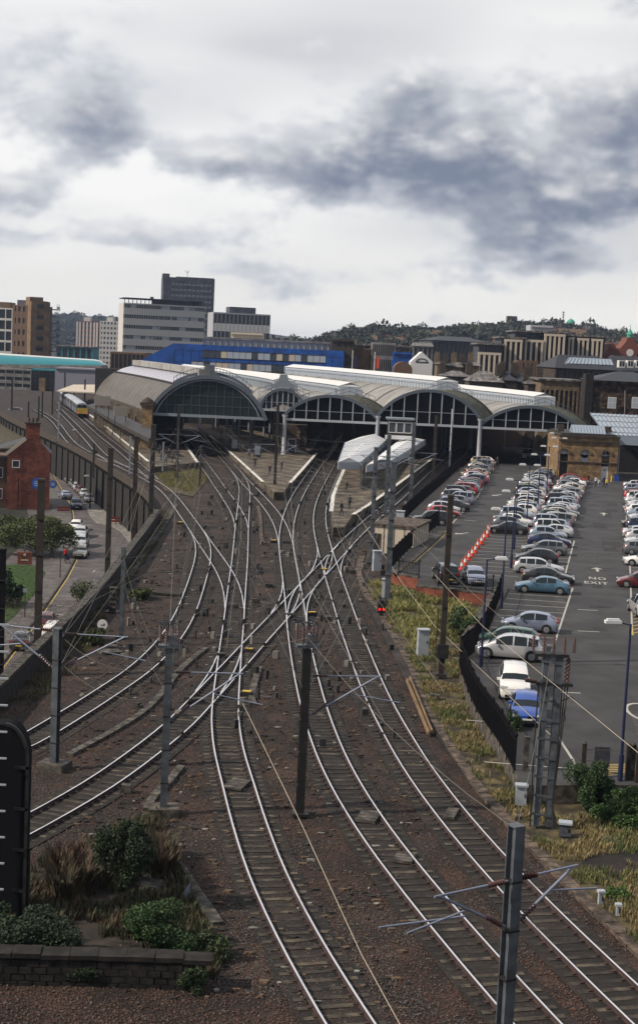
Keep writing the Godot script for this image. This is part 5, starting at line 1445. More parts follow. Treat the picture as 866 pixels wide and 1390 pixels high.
# ---------------------------------------------------------------- hills and woods
func hill_height(x: float, z: float) -> float:
	var d := -z
	var az := rad_to_deg(atan2(x, d))
	var right := smoothstep(-4.0, 2.0, az)
	var h := -7.0
	h += right * (36.0 + 8.0 * smoothstep(2.0, 8.0, az) - 7.0 * smoothstep(8.5, 12.0, az)) * smoothstep(560.0, 1280.0, d)
	h += (1.0 - right) * 62.0 * smoothstep(1500.0, 3200.0, d)
	h += shared.hill_noise.get_noise_2d(x, z) * 5.0 * smoothstep(600.0, 1200.0, d)
	return h
func make_hills() -> void:
	var nz := FastNoiseLite.new()
	nz.seed = 31
	nz.frequency = 0.004
	shared.hill_noise = nz
	var s := st()
	var za: Array[float] = [560.0, 660, 760, 860, 960, 1060, 1160, 1260, 1400, 1600, 1900, 2300, 2800, 3300, 3900]
	for j in za.size() - 1:
		for i in 44:
			var p := []
			for e in [[0, 0], [0, 1], [1, 1], [1, 0]]:
				var d: float = za[j + e[1]]
				var x = (-0.42 + (i + e[0]) * 0.0192) * d
				p.append(Vector3(x, hill_height(x, -d), -d))
			q(s, p[0], p[1], p[2], p[3])
	structure(s, "hills", M.land, true)
	var shapes := []
	for k in 4:
		shapes.append(crown_mesh(40 + k, 520))
	for k in 4:
		var xf := []
		var cols := []
		for i in 620:
			var d := rng.randf_range(700.0, 1420.0)
			var az := rng.randf_range(-3.5, 14.5)
			if rng.randf() < 0.45: d = rng.randf_range(1180.0, 1400.0)
			var x := tan(deg_to_rad(az)) * d
			var sz := rng.randf_range(5.0, 9.5)
			if d > 1180.0 and nz.get_noise_2d(x * 2.0, 40.0) > 0.25: sz *= 1.5
			var b := Basis(Vector3.UP, rng.randf() * TAU).scaled(Vector3(sz, sz * rng.randf_range(0.8, 1.25), sz))
			xf.append(Transform3D(b, Vector3(x, hill_height(x, -d) + sz * 0.55, -d)))
			var t := rng.randf_range(0.6, 1.3)
			cols.append(Color(0.034 * t, 0.043 * t, 0.024 * t * rng.randf_range(0.8, 1.4)))
		for i in 120:
			var d := rng.randf_range(1900.0, 3300.0)
			var x := tan(deg_to_rad(rng.randf_range(-14.0, -3.0))) * d
			var sz := rng.randf_range(8.0, 16.0)
			xf.append(Transform3D(Basis(Vector3.UP, rng.randf() * TAU).scaled(Vector3(sz, sz * 0.8, sz)), Vector3(x, hill_height(x, -d) + sz * 0.4, -d)))
			cols.append(Color(0.03, 0.045, 0.022))
		for i in 26:
			var d := rng.randf_range(620.0, 900.0)
			var x := tan(deg_to_rad(rng.randf_range(-10.0, -5.5))) * d
			var sz := rng.randf_range(5.0, 8.0)
			xf.append(Transform3D(Basis(Vector3.UP, rng.randf() * TAU).scaled(Vector3(sz, sz, sz)), Vector3(x, -7.0 + sz * 0.6, -d)))
			cols.append(Color(0.03, 0.05, 0.022))
		var o := scatter("far_woods", shapes[k], M.leaf, xf, cols)
		tag(o, "dark green woods covering the far hills behind the buildings", "woods", "far woods")
	var nth := ["first", "second", "third", "fourth", "fifth", "sixth", "seventh", "eighth", "last"]
	for k in 27:
		var az := 0.5 + 12.4 * ((k / 3) + rng.randf() * 0.8) / 9.0
		var d := rng.randf_range(900.0, 1290.0)
		var x := tan(deg_to_rad(az)) * d
		var y := hill_height(x, -d)
		var w := rng.randf_range(10.0, 28.0)
		var look: String = ["brown roofed brick", "slate roofed grey", "brown roofed grey"][k % 3]
		pitched("hill_house", "%s from the left of the %s terraces among the trees on the hill" % [nth[k / 3], look], Vector3(x, 0, -d), Vector3(x + w, 0, -d + rng.randf_range(-4, 4)), y + 7.0, y + 11.5, 9, M.red_brick_far if k % 3 == 0 else M.office_grey, M.slate if k % 3 == 1 else M.dark_brick, {"base": y - 4.0, "rows": 2, "cols": 5, "spandrel": 0.55, "pier": 0.6, "chimneys": [0.1, 0.9], "group": "terraces on the wooded hill"})
	var bx := block("hilltop_block", "brown flat-topped block on the skyline of the wooded hill", Vector3(156.6, 49.08, -1300), Vector3(165, 49.46, -1300), 56.3, 10, 3, 5, M.dark_brick, M.dark_glass, {"base": 30.0})
	bx.name = "hilltop_block"
	var dm := thing("green_dome", "copper green dome on the skyline above the modern flats", "dome", Vector3(203.8, 49.79, -1250))
	s = st()
	cyl(s, Vector3(0, -14, 0), Vector3(0, 1.0, 0), 3.6, 3.6, 14)
	put(s, "drum", M.office_grey, dm)
	s = st()
	lathe(s, Vector3(0, 1.0, 0), Vector3.UP, [Vector2(3.7, 0), Vector2(3.4, 1.4), Vector2(2.5, 2.8), Vector2(1.2, 3.7), Vector2(0.2, 4.1), Vector2(0.1, 5.4)], 14)
	put(s, "dome", M.copper, dm, true)
	var mast := thing("radio_mast", "thin radio mast on the skyline left of the green dome", "mast", Vector3(198.8, 47.24, -1260))
	s = st()
	cyl(s, Vector3(0, -10, 0), Vector3(0, 14, 0), 0.35, 0.2, 5)
	for k in 3:
		box(s, Vector3(0, 9.0 + k * 2.0, 0), Vector3(1.6, 0.8, 1.6))
	put(s, "mast", M.dark_steel, mast)
# a crown built of many small leaf clumps spread through an uneven volume about one metre in radius
func crown_mesh(seed_: int, clumps: int) -> ArrayMesh:
	var r := RandomNumberGenerator.new()
	r.seed = seed_
	var s := st()
	var bumps := []
	for k in 9:
		bumps.append([Vector3(r.randf_range(-1, 1), r.randf_range(-0.7, 0.9), r.randf_range(-1, 1)).normalized(), r.randf_range(0.55, 1.0)])
	for i in clumps:
		var d := Vector3(r.randf_range(-1, 1), r.randf_range(-0.75, 1), r.randf_range(-1, 1)).normalized()
		var rad := 0.62
		for b in bumps:
			rad += 0.36 * b[1] * pow(maxf(0.0, d.dot(b[0])), 5.0)
		rad *= pow(r.randf(), 0.25)
		var c := d * rad
		var sz := r.randf_range(0.08, 0.17)
		var b := Basis(Vector3(r.randf_range(-1, 1), r.randf_range(-1, 1), r.randf_range(-1, 1)).normalized(), r.randf() * TAU)
		var k := r.randf_range(0.78, 1.18)
		s.set_color(Color(k, k, k * 0.95))
		var p0 := c + b * Vector3(-sz, 0, -sz * 0.6)
		var p1 := c + b * Vector3(sz * 0.2, sz * 0.3, -sz)
		var p2 := c + b * Vector3(sz, 0, sz * 0.5)
		var p3 := c + b * Vector3(-sz * 0.3, sz * 0.25, sz)
		q(s, p0, p1, p2, p3)
	return s.commit()
# ---------------------------------------------------------------- cars
# One car body lofted along its length. Stations: x from the nose, height of the upper edge, half width of the top, belt height; glass where both neighbours are cabin.
const CAR_KINDS := {
	"hatchback": {"len": 4.1, "w": 0.86, "st": [[0.0, 0.60, 0.56, 0.58, 0], [0.10, 0.72, 0.68, 0.68, 0], [0.5, 0.82, 0.72, 0.78, 0], [0.92, 0.93, 0.73, 0.90, 1], [1.35, 1.20, 0.65, 0.92, 1], [1.72, 1.39, 0.59, 0.93, 1], [2.05, 1.45, 0.58, 0.94, 1], [2.36, 1.46, 0.58, 0.95, 2], [2.44, 1.46, 0.58, 0.95, 1], [3.0, 1.42, 0.57, 0.97, 1], [3.3, 1.36, 0.56, 0.99, 2], [3.48, 1.31, 0.56, 1.0, 3], [3.9, 1.02, 0.64, 1.0, 0], [4.03, 0.90, 0.68, 0.86, 0], [4.1, 0.58, 0.62, 0.56, 0]]},
	"saloon": {"len": 4.6, "w": 0.88, "st": [[0.0, 0.58, 0.56, 0.56, 0], [0.12, 0.70, 0.68, 0.66, 0], [0.7, 0.83, 0.73, 0.79, 0], [1.22, 0.93, 0.74, 0.90, 1], [1.7, 1.20, 0.65, 0.92, 1], [2.1, 1.38, 0.57, 0.93, 1], [2.4, 1.42, 0.56, 0.93, 1], [2.62, 1.42, 0.56, 0.94, 2], [2.70, 1.42, 0.56, 0.94, 1], [3.2, 1.37, 0.55, 0.96, 1], [3.42, 1.32, 0.55, 0.97, 2], [3.52, 1.28, 0.55, 0.97, 3], [4.02, 1.05, 0.66, 1.0, 0], [4.45, 1.01, 0.70, 0.96, 0], [4.56, 0.88, 0.69, 0.84, 0], [4.6, 0.56, 0.60, 0.54, 0]]},
	"estate": {"len": 4.6, "w": 0.88, "st": [[0.0, 0.58, 0.56, 0.56, 0], [0.12, 0.71, 0.68, 0.67, 0], [0.7, 0.84, 0.73, 0.80, 0], [1.2, 0.94, 0.74, 0.91, 1], [1.65, 1.21, 0.66, 0.93, 1], [2.05, 1.40, 0.59, 0.94, 1], [2.35, 1.45, 0.58, 0.94, 1], [2.6, 1.46, 0.58, 0.94, 2], [2.68, 1.46, 0.58, 0.94, 1], [3.35, 1.44, 0.58, 0.95, 1], [3.42, 1.44, 0.58, 0.96, 2], [3.5, 1.43, 0.58, 0.96, 1], [4.05, 1.37, 0.56, 0.98, 3], [4.42, 1.02, 0.66, 0.99, 0], [4.55, 0.90, 0.69, 0.86, 0], [4.6, 0.56, 0.60, 0.54, 0]]},
	"people carrier": {"len": 4.55, "w": 0.90, "st": [[0.0, 0.62, 0.58, 0.60, 0], [0.12, 0.78, 0.70, 0.74, 0], [0.5, 0.93, 0.74, 0.89, 0], [0.82, 1.03, 0.75, 0.99, 1], [1.35, 1.36, 0.67, 1.01, 1], [1.8, 1.57, 0.61, 1.02, 1], [2.15, 1.64, 0.60, 1.02, 1], [2.45, 1.66, 0.60, 1.02, 2], [2.54, 1.66, 0.60, 1.02, 1], [3.3, 1.63, 0.59, 1.03, 1], [3.38, 1.62, 0.59, 1.03, 2], [3.46, 1.62, 0.59, 1.03, 1], [4.1, 1.52, 0.57, 1.05, 3], [4.4, 1.10, 0.68, 1.06, 0], [4.51, 0.95, 0.71, 0.9, 0], [4.55, 0.58, 0.62, 0.56, 0]]},
	"off-roader": {"len": 4.3, "w": 0.90, "st": [[0.0, 0.72, 0.64, 0.70, 0], [0.08, 0.90, 0.74, 0.86, 0], [0.6, 1.00, 0.77, 0.96, 0], [1.12, 1.06, 0.77, 1.03, 1], [1.42, 1.36, 0.71, 1.04, 1], [1.72, 1.60, 0.66, 1.05, 1], [2.0, 1.68, 0.64, 1.05, 1], [2.3, 1.70, 0.64, 1.05, 2], [2.4, 1.70, 0.64, 1.05, 1], [3.2, 1.69, 0.64, 1.06, 1], [3.3, 1.69, 0.64, 1.06, 2], [3.4, 1.68, 0.64, 1.06, 1], [3.95, 1.62, 0.62, 1.06, 3], [4.2, 1.12, 0.73, 1.08, 0], [4.28, 0.96, 0.75, 0.92, 0], [4.3, 0.62, 0.68, 0.60, 0]]},
	"van": {"len": 4.9, "w": 0.95, "st": [[0.0, 0.72, 0.7, 0.70, 0], [0.1, 0.92, 0.78, 0.86, 0], [0.45, 1.06, 0.8, 1.0, 0], [0.75, 1.16, 0.8, 1.1, 1], [1.45, 1.82, 0.7, 1.12, 1], [1.8, 1.92, 0.72, 1.12, 1], [2.2, 1.94, 0.74, 1.12, 2], [3.4, 1.94, 0.74, 1.12, 2], [4.7, 1.93, 0.74, 1.12, 2], [4.85, 1.84, 0.74, 1.1, 2], [4.9, 0.7, 0.74, 0.68, 0]]},
}
func car_section(k: Array, w: float, i: int, n: int) -> Array:
	var end := 1.0
	if i == 0 or i == n - 1: end = 0.86
	elif i == 1 or i == n - 2: end = 0.95
	var ww := w * end
	var top: float = k[1]
	var tw: float = minf(k[2], ww * 0.93)
	var belt: float = k[3]
	return [Vector2(ww * 0.90, 0.20), Vector2(ww * 0.985, 0.34), Vector2(ww, minf(0.58, belt - 0.02)), Vector2(ww * 0.965, belt), Vector2(tw + 0.035, top - 0.045), Vector2(tw * 0.84, top), Vector2(0.0, top + 0.028)]
func car_meshes(kind: String) -> Dictionary:
	if shared.has("car " + kind): return shared["car " + kind]
	var c: Dictionary = CAR_KINDS[kind]
	var stn: Array = c.st
	var n := stn.size()
	var body := st()
	var glass := {"windscreen": st(), "rear_window": st(), "side_window": st(), "side_window_": st()}
	var l: float = c.len
	var rows := []
	for i in n:
		rows.append(car_section(stn[i], c.w, i, n))
	for sgn: float in [-1.0, 1.0]:
		for i in n - 1:
			var a: Array = rows[i]
			var b: Array = rows[i + 1]
			var za: float = stn[i][0] - l / 2.0
			var zb: float = stn[i + 1][0] - l / 2.0
			for k in 6:
				var target := body
				var cabin: int = stn[i][4]
				if cabin > 0 and stn[i + 1][4] > 0:
					if k == 3 and cabin == 1 and not (i > 0 and stn[i - 1][4] == 0): target = glass["side_window" if sgn < 0.0 else "side_window_"]
				if cabin == 1 and i > 0 and stn[i - 1][4] == 0 and k >= 4: target = glass.windscreen
				if cabin == 3 and k >= 4: target = glass.rear_window
				var p := [Vector3(a[k].x * sgn, a[k].y, za), Vector3(a[k + 1].x * sgn, a[k + 1].y, za), Vector3(b[k + 1].x * sgn, b[k + 1].y, zb), Vector3(b[k].x * sgn, b[k].y, zb)]
				if sgn > 0.0: q(target, p[3], p[2], p[1], p[0])
				else: q(target, p[0], p[1], p[2], p[3])
		for e: int in [0, n - 1]:
			var a: Array = rows[e]
			var z: float = stn[e][0] - l / 2.0
			for k in 6:
				q(body, Vector3(a[k].x * sgn, a[k].y, z), Vector3(a[k + 1].x * sgn, a[k + 1].y, z), Vector3(0, a[k + 1].y, z), Vector3(0, a[k].y, z))
	var out := {}
	body.generate_normals()
	out.body = body.commit()
	for g: String in glass:
		glass[g].generate_normals()
		out[g] = glass[g].commit()
	var big := 1.12 if kind in ["off-roader", "van", "people carrier"] else 1.0
	var s := st()
	cyl(s, Vector3(-0.1, 0, 0), Vector3(0.1, 0, 0), 0.31 * big, 0.31 * big, 16)
	out.tyre = s.commit()
	s = st()
	cyl(s, Vector3(0.1, 0, 0), Vector3(0.112, 0, 0), 0.21 * big, 0.2 * big, 12)
	for k in 5:
		var a := TAU * k / 5.0
		box(s, Vector3(0.115, 0.1 * sin(a), 0.1 * cos(a)), Vector3(0.02, 0.05, 0.18), Basis(Vector3.RIGHT, -a))
	out.rim = s.commit()
	s = st()
	var seg := 14
	for k in seg:
		var a0 := -0.25 + (PI + 0.5) * k / seg
		var a1 := -0.25 + (PI + 0.5) * (k + 1) / seg
		tri(s, Vector3.ZERO, Vector3(0, sin(a0), cos(a0)) * 0.385 * big, Vector3(0, sin(a1), cos(a1)) * 0.385 * big)
	out.arch = s.commit()
	out.big = big
	s = st()
	box(s, Vector3.ZERO, Vector3(0.34, 0.15, 0.16))
	out.lamp = s.commit()
	s = st()
	box(s, Vector3.ZERO, Vector3(0.54, 0.12, 0.02))
	out.plate = s.commit()
	s = st()
	box(s, Vector3.ZERO, Vector3(0.2, 0.14, 0.1))
	out.mirror = s.commit()
	s = st()
	box(s, Vector3.ZERO, Vector3(1.2, 0.16, 0.02))
	out.grille = s.commit()
	shared["car " + kind] = out
	return out
# the same car as one mesh of several surfaces, for cars too far to show their parts
func far_car_mesh(kind: String) -> ArrayMesh:
	if shared.has("far " + kind): return shared["far " + kind]
	var m := car_meshes(kind)
	var c: Dictionary = CAR_KINDS[kind]
	var l: float = c.len
	var mesh := ArrayMesh.new()
	mesh.add_surface_from_arrays(Mesh.PRIMITIVE_TRIANGLES, (m.body as ArrayMesh).surface_get_arrays(0))
	var s := st()
	for g in ["windscreen", "rear_window", "side_window", "side_window_"]:
		if (m[g] as ArrayMesh).get_surface_count() > 0:
			s.append_from(m[g], 0, Transform3D())
	mesh.add_surface_from_arrays(Mesh.PRIMITIVE_TRIANGLES, s.commit_to_arrays())
	s = st()
	var s3 := st()
	for w in wheel_places(kind):
		var t := Transform3D(Basis(Vector3.UP, 0.0 if w.x > 0 else PI), w)
		s.append_from(m.tyre, 0, t)
		s3.append_from(m.rim, 0, t)
	mesh.add_surface_from_arrays(Mesh.PRIMITIVE_TRIANGLES, s.commit_to_arrays())
	mesh.add_surface_from_arrays(Mesh.PRIMITIVE_TRIANGLES, s3.commit_to_arrays())
	for e: float in [-1.0, 1.0]:
		s = st()
		for sgn: float in [-1.0, 1.0]:
			s.append_from(m.lamp, 0, Transform3D(Basis(), lamp_place(kind, e, sgn)))
		mesh.add_surface_from_arrays(Mesh.PRIMITIVE_TRIANGLES, s.commit_to_arrays())
	shared["far " + kind] = mesh
	return mesh
func wheel_places(kind: String) -> Array[Vector3]:
	var c: Dictionary = CAR_KINDS[kind]
	var m := car_meshes(kind)
	var r: float = 0.31 * m.big
	var l: float = c.len
	var o: Array[Vector3] = []
	for sgn: float in [-1.0, 1.0]:
		o.append(Vector3((c.w - 0.085) * sgn, r, 0.78 - l / 2.0))
		o.append(Vector3((c.w - 0.085) * sgn, r, l / 2.0 - 0.82))
	return o
func lamp_place(kind: String, e: float, sgn: float) -> Vector3:
	var c: Dictionary = CAR_KINDS[kind]
	var belt: float = c.st[1][3] if e < 0.0 else c.st[c.st.size() - 3][3]
	return Vector3((c.w - 0.22) * sgn, belt - (0.06 if e < 0.0 else 0.1), (c.len / 2.0 - 0.085) * e)
# the nose of a car points along its own -z
func car(kind: String, paint: String, label: String, at: Vector3, yaw: float, group: String, near: bool, called := "") -> Node3D:
	var c: Dictionary = CAR_KINDS[kind]
	var name_: String = called if called else {"hatchback": "parked_car", "saloon": "parked_saloon", "estate": "parked_estate", "people carrier": "parked_people_carrier", "off-roader": "parked_off_roader", "van": "parked_van"}[kind]
	if not near:
		var o := MeshInstance3D.new()
		o.mesh = far_car_mesh(kind)
		o.name = numbered(name_)
		add_child(o)
		var ms := [M["paint " + paint], M.car_glass, M.tyre, M.alloy, M.head_light, M.tail_light]
		for i in 6:
			o.set_surface_override_material(i, ms[i])
		o.position = at
		o.rotation.y = yaw
		tag(o, label, "van" if kind == "van" else "car", group)
		return o
	var m := car_meshes(kind)
	var t := thing(name_, label, "van" if kind == "van" else "car", at, yaw, group)
	var body := place(m.body, "body", M["paint " + paint], t)
	for g: String in ["windscreen", "rear_window", "side_window", "side_window_"]:
		if (m[g] as ArrayMesh).get_surface_count() > 0:
			place(m[g], g.trim_suffix("_"), M.car_glass, t)
	for w in wheel_places(kind):
		var b := Basis(Vector3.UP, 0.0 if w.x > 0 else PI)
		var sgn := signf(w.x)
		place(m.arch, "wheel_arch", M.black, body, Transform3D(Basis(), Vector3((c.w + 0.004) * sgn, w.y + 0.01, w.z)))
		var wh := place(m.tyre, "wheel", M.tyre, t, Transform3D(b, w + Vector3(0.005 * sgn, 0, 0)))
		place(m.rim, "rim", M.alloy, wh)
	for sgn: float in [-1.0, 1.0]:
		place(m.lamp, "headlight", M.head_light, t, Transform3D(Basis(), lamp_place(kind, -1.0, sgn)))
		place(m.lamp, "tail_light", M.tail_light, t, Transform3D(Basis(), lamp_place(kind, 1.0, sgn)))
		place(m.mirror, "mirror", M["paint " + paint], t, Transform3D(Basis(), Vector3((c.w + 0.07) * sgn, 0.98 if kind != "van" else 1.15, 1.5 - c.len / 2.0)))
	place(m.plate, "number_plate", M.plate_white, t, Transform3D(Basis(), Vector3(0, 0.42, -c.len / 2.0 - 0.012)))
	place(m.plate, "number_plate", M.plate_yellow, t, Transform3D(Basis(), Vector3(0, 0.5, c.len / 2.0 + 0.012)))
	place(m.grille, "grille", M.black, t, Transform3D(Basis(), Vector3(0, 0.31, -c.len / 2.0 - 0.014)))
	return t
# ---------------------------------------------------------------- people
func person(label: String, at: Vector3, yaw: float, top: Color, legs: Color, hgt := 1.72, arm_out := 0.0) -> Node3D:
	var t := thing("person", label, "person", at, yaw)
	var k := hgt / 1.72
	var J := {"hip": Vector3(0, 0.92, 0), "neck": Vector3(0, 1.44, 0.01)}
	var bones := [[Vector3(0, 0.95, 0), Vector3(0, 1.30, 0.0), 0.135, 0.155], [Vector3(0, 1.30, 0), Vector3(0, 1.46, 0.0), 0.12, 0.06], [Vector3(-0.09, 0.92, 0), Vector3(0.09, 0.92, 0), 0.12, 0.12], [Vector3(0, 1.45, 0), Vector3(0, 1.53, -0.01), 0.055, 0.05]]
	for s: float in [-1.0, 1.0]:
		var st_ := 0.13 * s
		bones.append([Vector3(0.09 * s, 0.90, 0), Vector3(0.095 * s, 0.49, -0.03 - st_), 0.095, 0.062])
		bones.append([Vector3(0.095 * s, 0.49, -0.03 - st_), Vector3(0.095 * s, 0.08, 0.03 - st_ * 1.6), 0.06, 0.042])
		bones.append([Vector3(0.095 * s, 0.05, 0.05 - st_ * 1.6), Vector3(0.1 * s, 0.035, -0.14 - st_ * 1.6), 0.045, 0.035])
		bones.append([Vector3(0.12 * s, 1.40, 0), Vector3(0.19 * s, 1.39, 0), 0.075, 0.068])
		bones.append([Vector3(0.19 * s, 1.39, 0), Vector3(0.235 * s, 1.12, 0.02 + st_), 0.058, 0.044])
		bones.append([Vector3(0.235 * s, 1.12, 0.02 + st_), Vector3(0.24 * s, 0.88, -0.08 - arm_out + st_), 0.042, 0.030])
		bones.append([Vector3(0.24 * s, 0.88, -0.08 - arm_out + st_), Vector3(0.235 * s, 0.78, -0.10 - arm_out + st_), 0.036, 0.020])
		bones.append([Vector3(0.22 * s, 0.86, -0.10 - arm_out + st_), Vector3(0.20 * s, 0.80, -0.13 - arm_out + st_), 0.016, 0.012])
	var key := "body%.2f" % arm_out
	if not shared.has(key):
		shared[key] = surface_net(bones, 0.035, 0.03)
	if not shared.has("head"):
		shared.head = surface_net([[Vector3(0, 1.60, 0.0), Vector3(0, 1.64, 0.01), 0.085, 0.092], [Vector3(0, 1.55, -0.035), Vector3(0, 1.58, -0.04), 0.05, 0.055], [Vector3(0, 1.60, -0.085), Vector3(0, 1.585, -0.105), 0.012, 0.014], [Vector3(-0.088, 1.60, 0.0), Vector3(-0.092, 1.615, 0.0), 0.018, 0.02], [Vector3(0.088, 1.60, 0.0), Vector3(0.092, 1.615, 0.0), 0.018, 0.02]], 0.02, 0.015)
		shared.hair = surface_net([[Vector3(0, 1.665, 0.02), Vector3(0, 1.62, 0.045), 0.093, 0.085]], 0.02, 0.01)
	var mat := StandardMaterial3D.new()
	mat.vertex_color_use_as_albedo = true
	mat.roughness = 0.9
	var src: Array = (shared[key] as ArrayMesh).surface_get_arrays(0)
	var cols := PackedColorArray()
	for v: Vector3 in src[Mesh.ARRAY_VERTEX]:
		var c := top
		if v.y < 0.93 and absf(v.x) < 0.2: c = legs
		if v.y < 0.09: c = Color(0.02, 0.018, 0.016)
		if (absf(v.x) > 0.19 and v.y < 0.89) or v.y > 1.475: c = Color(0.40, 0.24, 0.17)
		cols.append(c)
	src[Mesh.ARRAY_COLOR] = cols
	var am := ArrayMesh.new()
	am.add_surface_from_arrays(Mesh.PRIMITIVE_TRIANGLES, src)
	place(am, "body", mat, t, Transform3D(Basis.from_scale(Vector3.ONE * k), Vector3.ZERO))
	if not M.has("skin"): plain("skin", 0.40, 0.24, 0.17, 0.7)
	if not M.has("hair"): plain("hair", 0.03, 0.02, 0.015, 0.8)
	place(shared.head, "head", M.skin, t, Transform3D(Basis.from_scale(Vector3.ONE * k), Vector3.ZERO))
	place(shared.hair, "hair", M.hair, t, Transform3D(Basis.from_scale(Vector3.ONE * k), Vector3.ZERO))
	return t
func field(p: Vector3, bones: Array, soft: float) -> float:
	var sum := 0.0
	for b in bones:
		var ab: Vector3 = b[1] - b[0]
		var t := clampf((p - b[0]).dot(ab) / ab.length_squared(), 0.0, 1.0)
		var d: float = (p - (b[0] + ab * t)).length() - lerpf(b[2], b[3], t)
		if d < soft * 6.0: sum += exp(-d / (soft * 0.35))
	return -soft * 0.35 * log(maxf(sum, 1e-9))
func surface_net(bones: Array, cell: float, soft: float) -> ArrayMesh:
	var val := {}
	var lo := Vector3(9, 9, 9)
	var hi := -lo
	for b in bones:
		for e in 2:
			lo = lo.min(b[e] - Vector3.ONE * (b[2 + e] + cell * 2.0))
			hi = hi.max(b[e] + Vector3.ONE * (b[2 + e] + cell * 2.0))
	var n := Vector3i((hi - lo) / cell) + Vector3i.ONE * 2
	var f := PackedFloat32Array()
	f.resize(n.x * n.y * n.z)
	for z in n.z:
		for y in n.y:
			for x in n.x:
				f[x + n.x * (y + n.y * z)] = field(lo + Vector3(x, y, z) * cell, bones, soft)
	var vert := {}
	for z in n.z - 1:
		for y in n.y - 1:
			for x in n.x - 1:
				var sum := Vector3.ZERO
				var cnt := 0
				for e in [[0, 0, 0, 1, 0, 0], [0, 1, 0, 1, 1, 0], [0, 0, 1, 1, 0, 1], [0, 1, 1, 1, 1, 1], [0, 0, 0, 0, 1, 0], [1, 0, 0, 1, 1, 0], [0, 0, 1, 0, 1, 1], [1, 0, 1, 1, 1, 1], [0, 0, 0, 0, 0, 1], [1, 0, 0, 1, 0, 1], [0, 1, 0, 0, 1, 1], [1, 1, 0, 1, 1, 1]]:
					var a: float = f[x + e[0] + n.x * (y + e[1] + n.y * (z + e[2]))]
					var b: float = f[x + e[3] + n.x * (y + e[4] + n.y * (z + e[5]))]
					if (a < 0.0) != (b < 0.0):
						var t := a / (a - b)
						sum += Vector3(x, y, z) + Vector3(lerpf(e[0], e[3], t), lerpf(e[1], e[4], t), lerpf(e[2], e[5], t))
						cnt += 1
				if cnt > 0:
					vert[Vector3i(x, y, z)] = lo + sum / cnt * cell
	var s := st()
	for z in range(1, n.z - 1):
		for y in range(1, n.y - 1):
			for x in range(1, n.x - 1):
				var a: float = f[x + n.x * (y + n.y * z)]
				for ax in 3:
					var d := Vector3i(1 if ax == 0 else 0, 1 if ax == 1 else 0, 1 if ax == 2 else 0)
					var b: float = f[x + d.x + n.x * (y + d.y + n.y * (z + d.z))]
					if (a < 0.0) == (b < 0.0): continue
					var u := Vector3i(d.z, d.x, d.y)
					var w := Vector3i(d.y, d.z, d.x)
					var p := Vector3i(x, y, z)
					if vert.has(p) and vert.has(p - u) and vert.has(p - w) and vert.has(p - u - w):
						if a < 0.0: q(s, vert[p], vert[p - w], vert[p - u - w], vert[p - u])
						else: q(s, vert[p], vert[p - u], vert[p - u - w], vert[p - w])
	s.index()
	s.generate_normals()
	return s.commit()
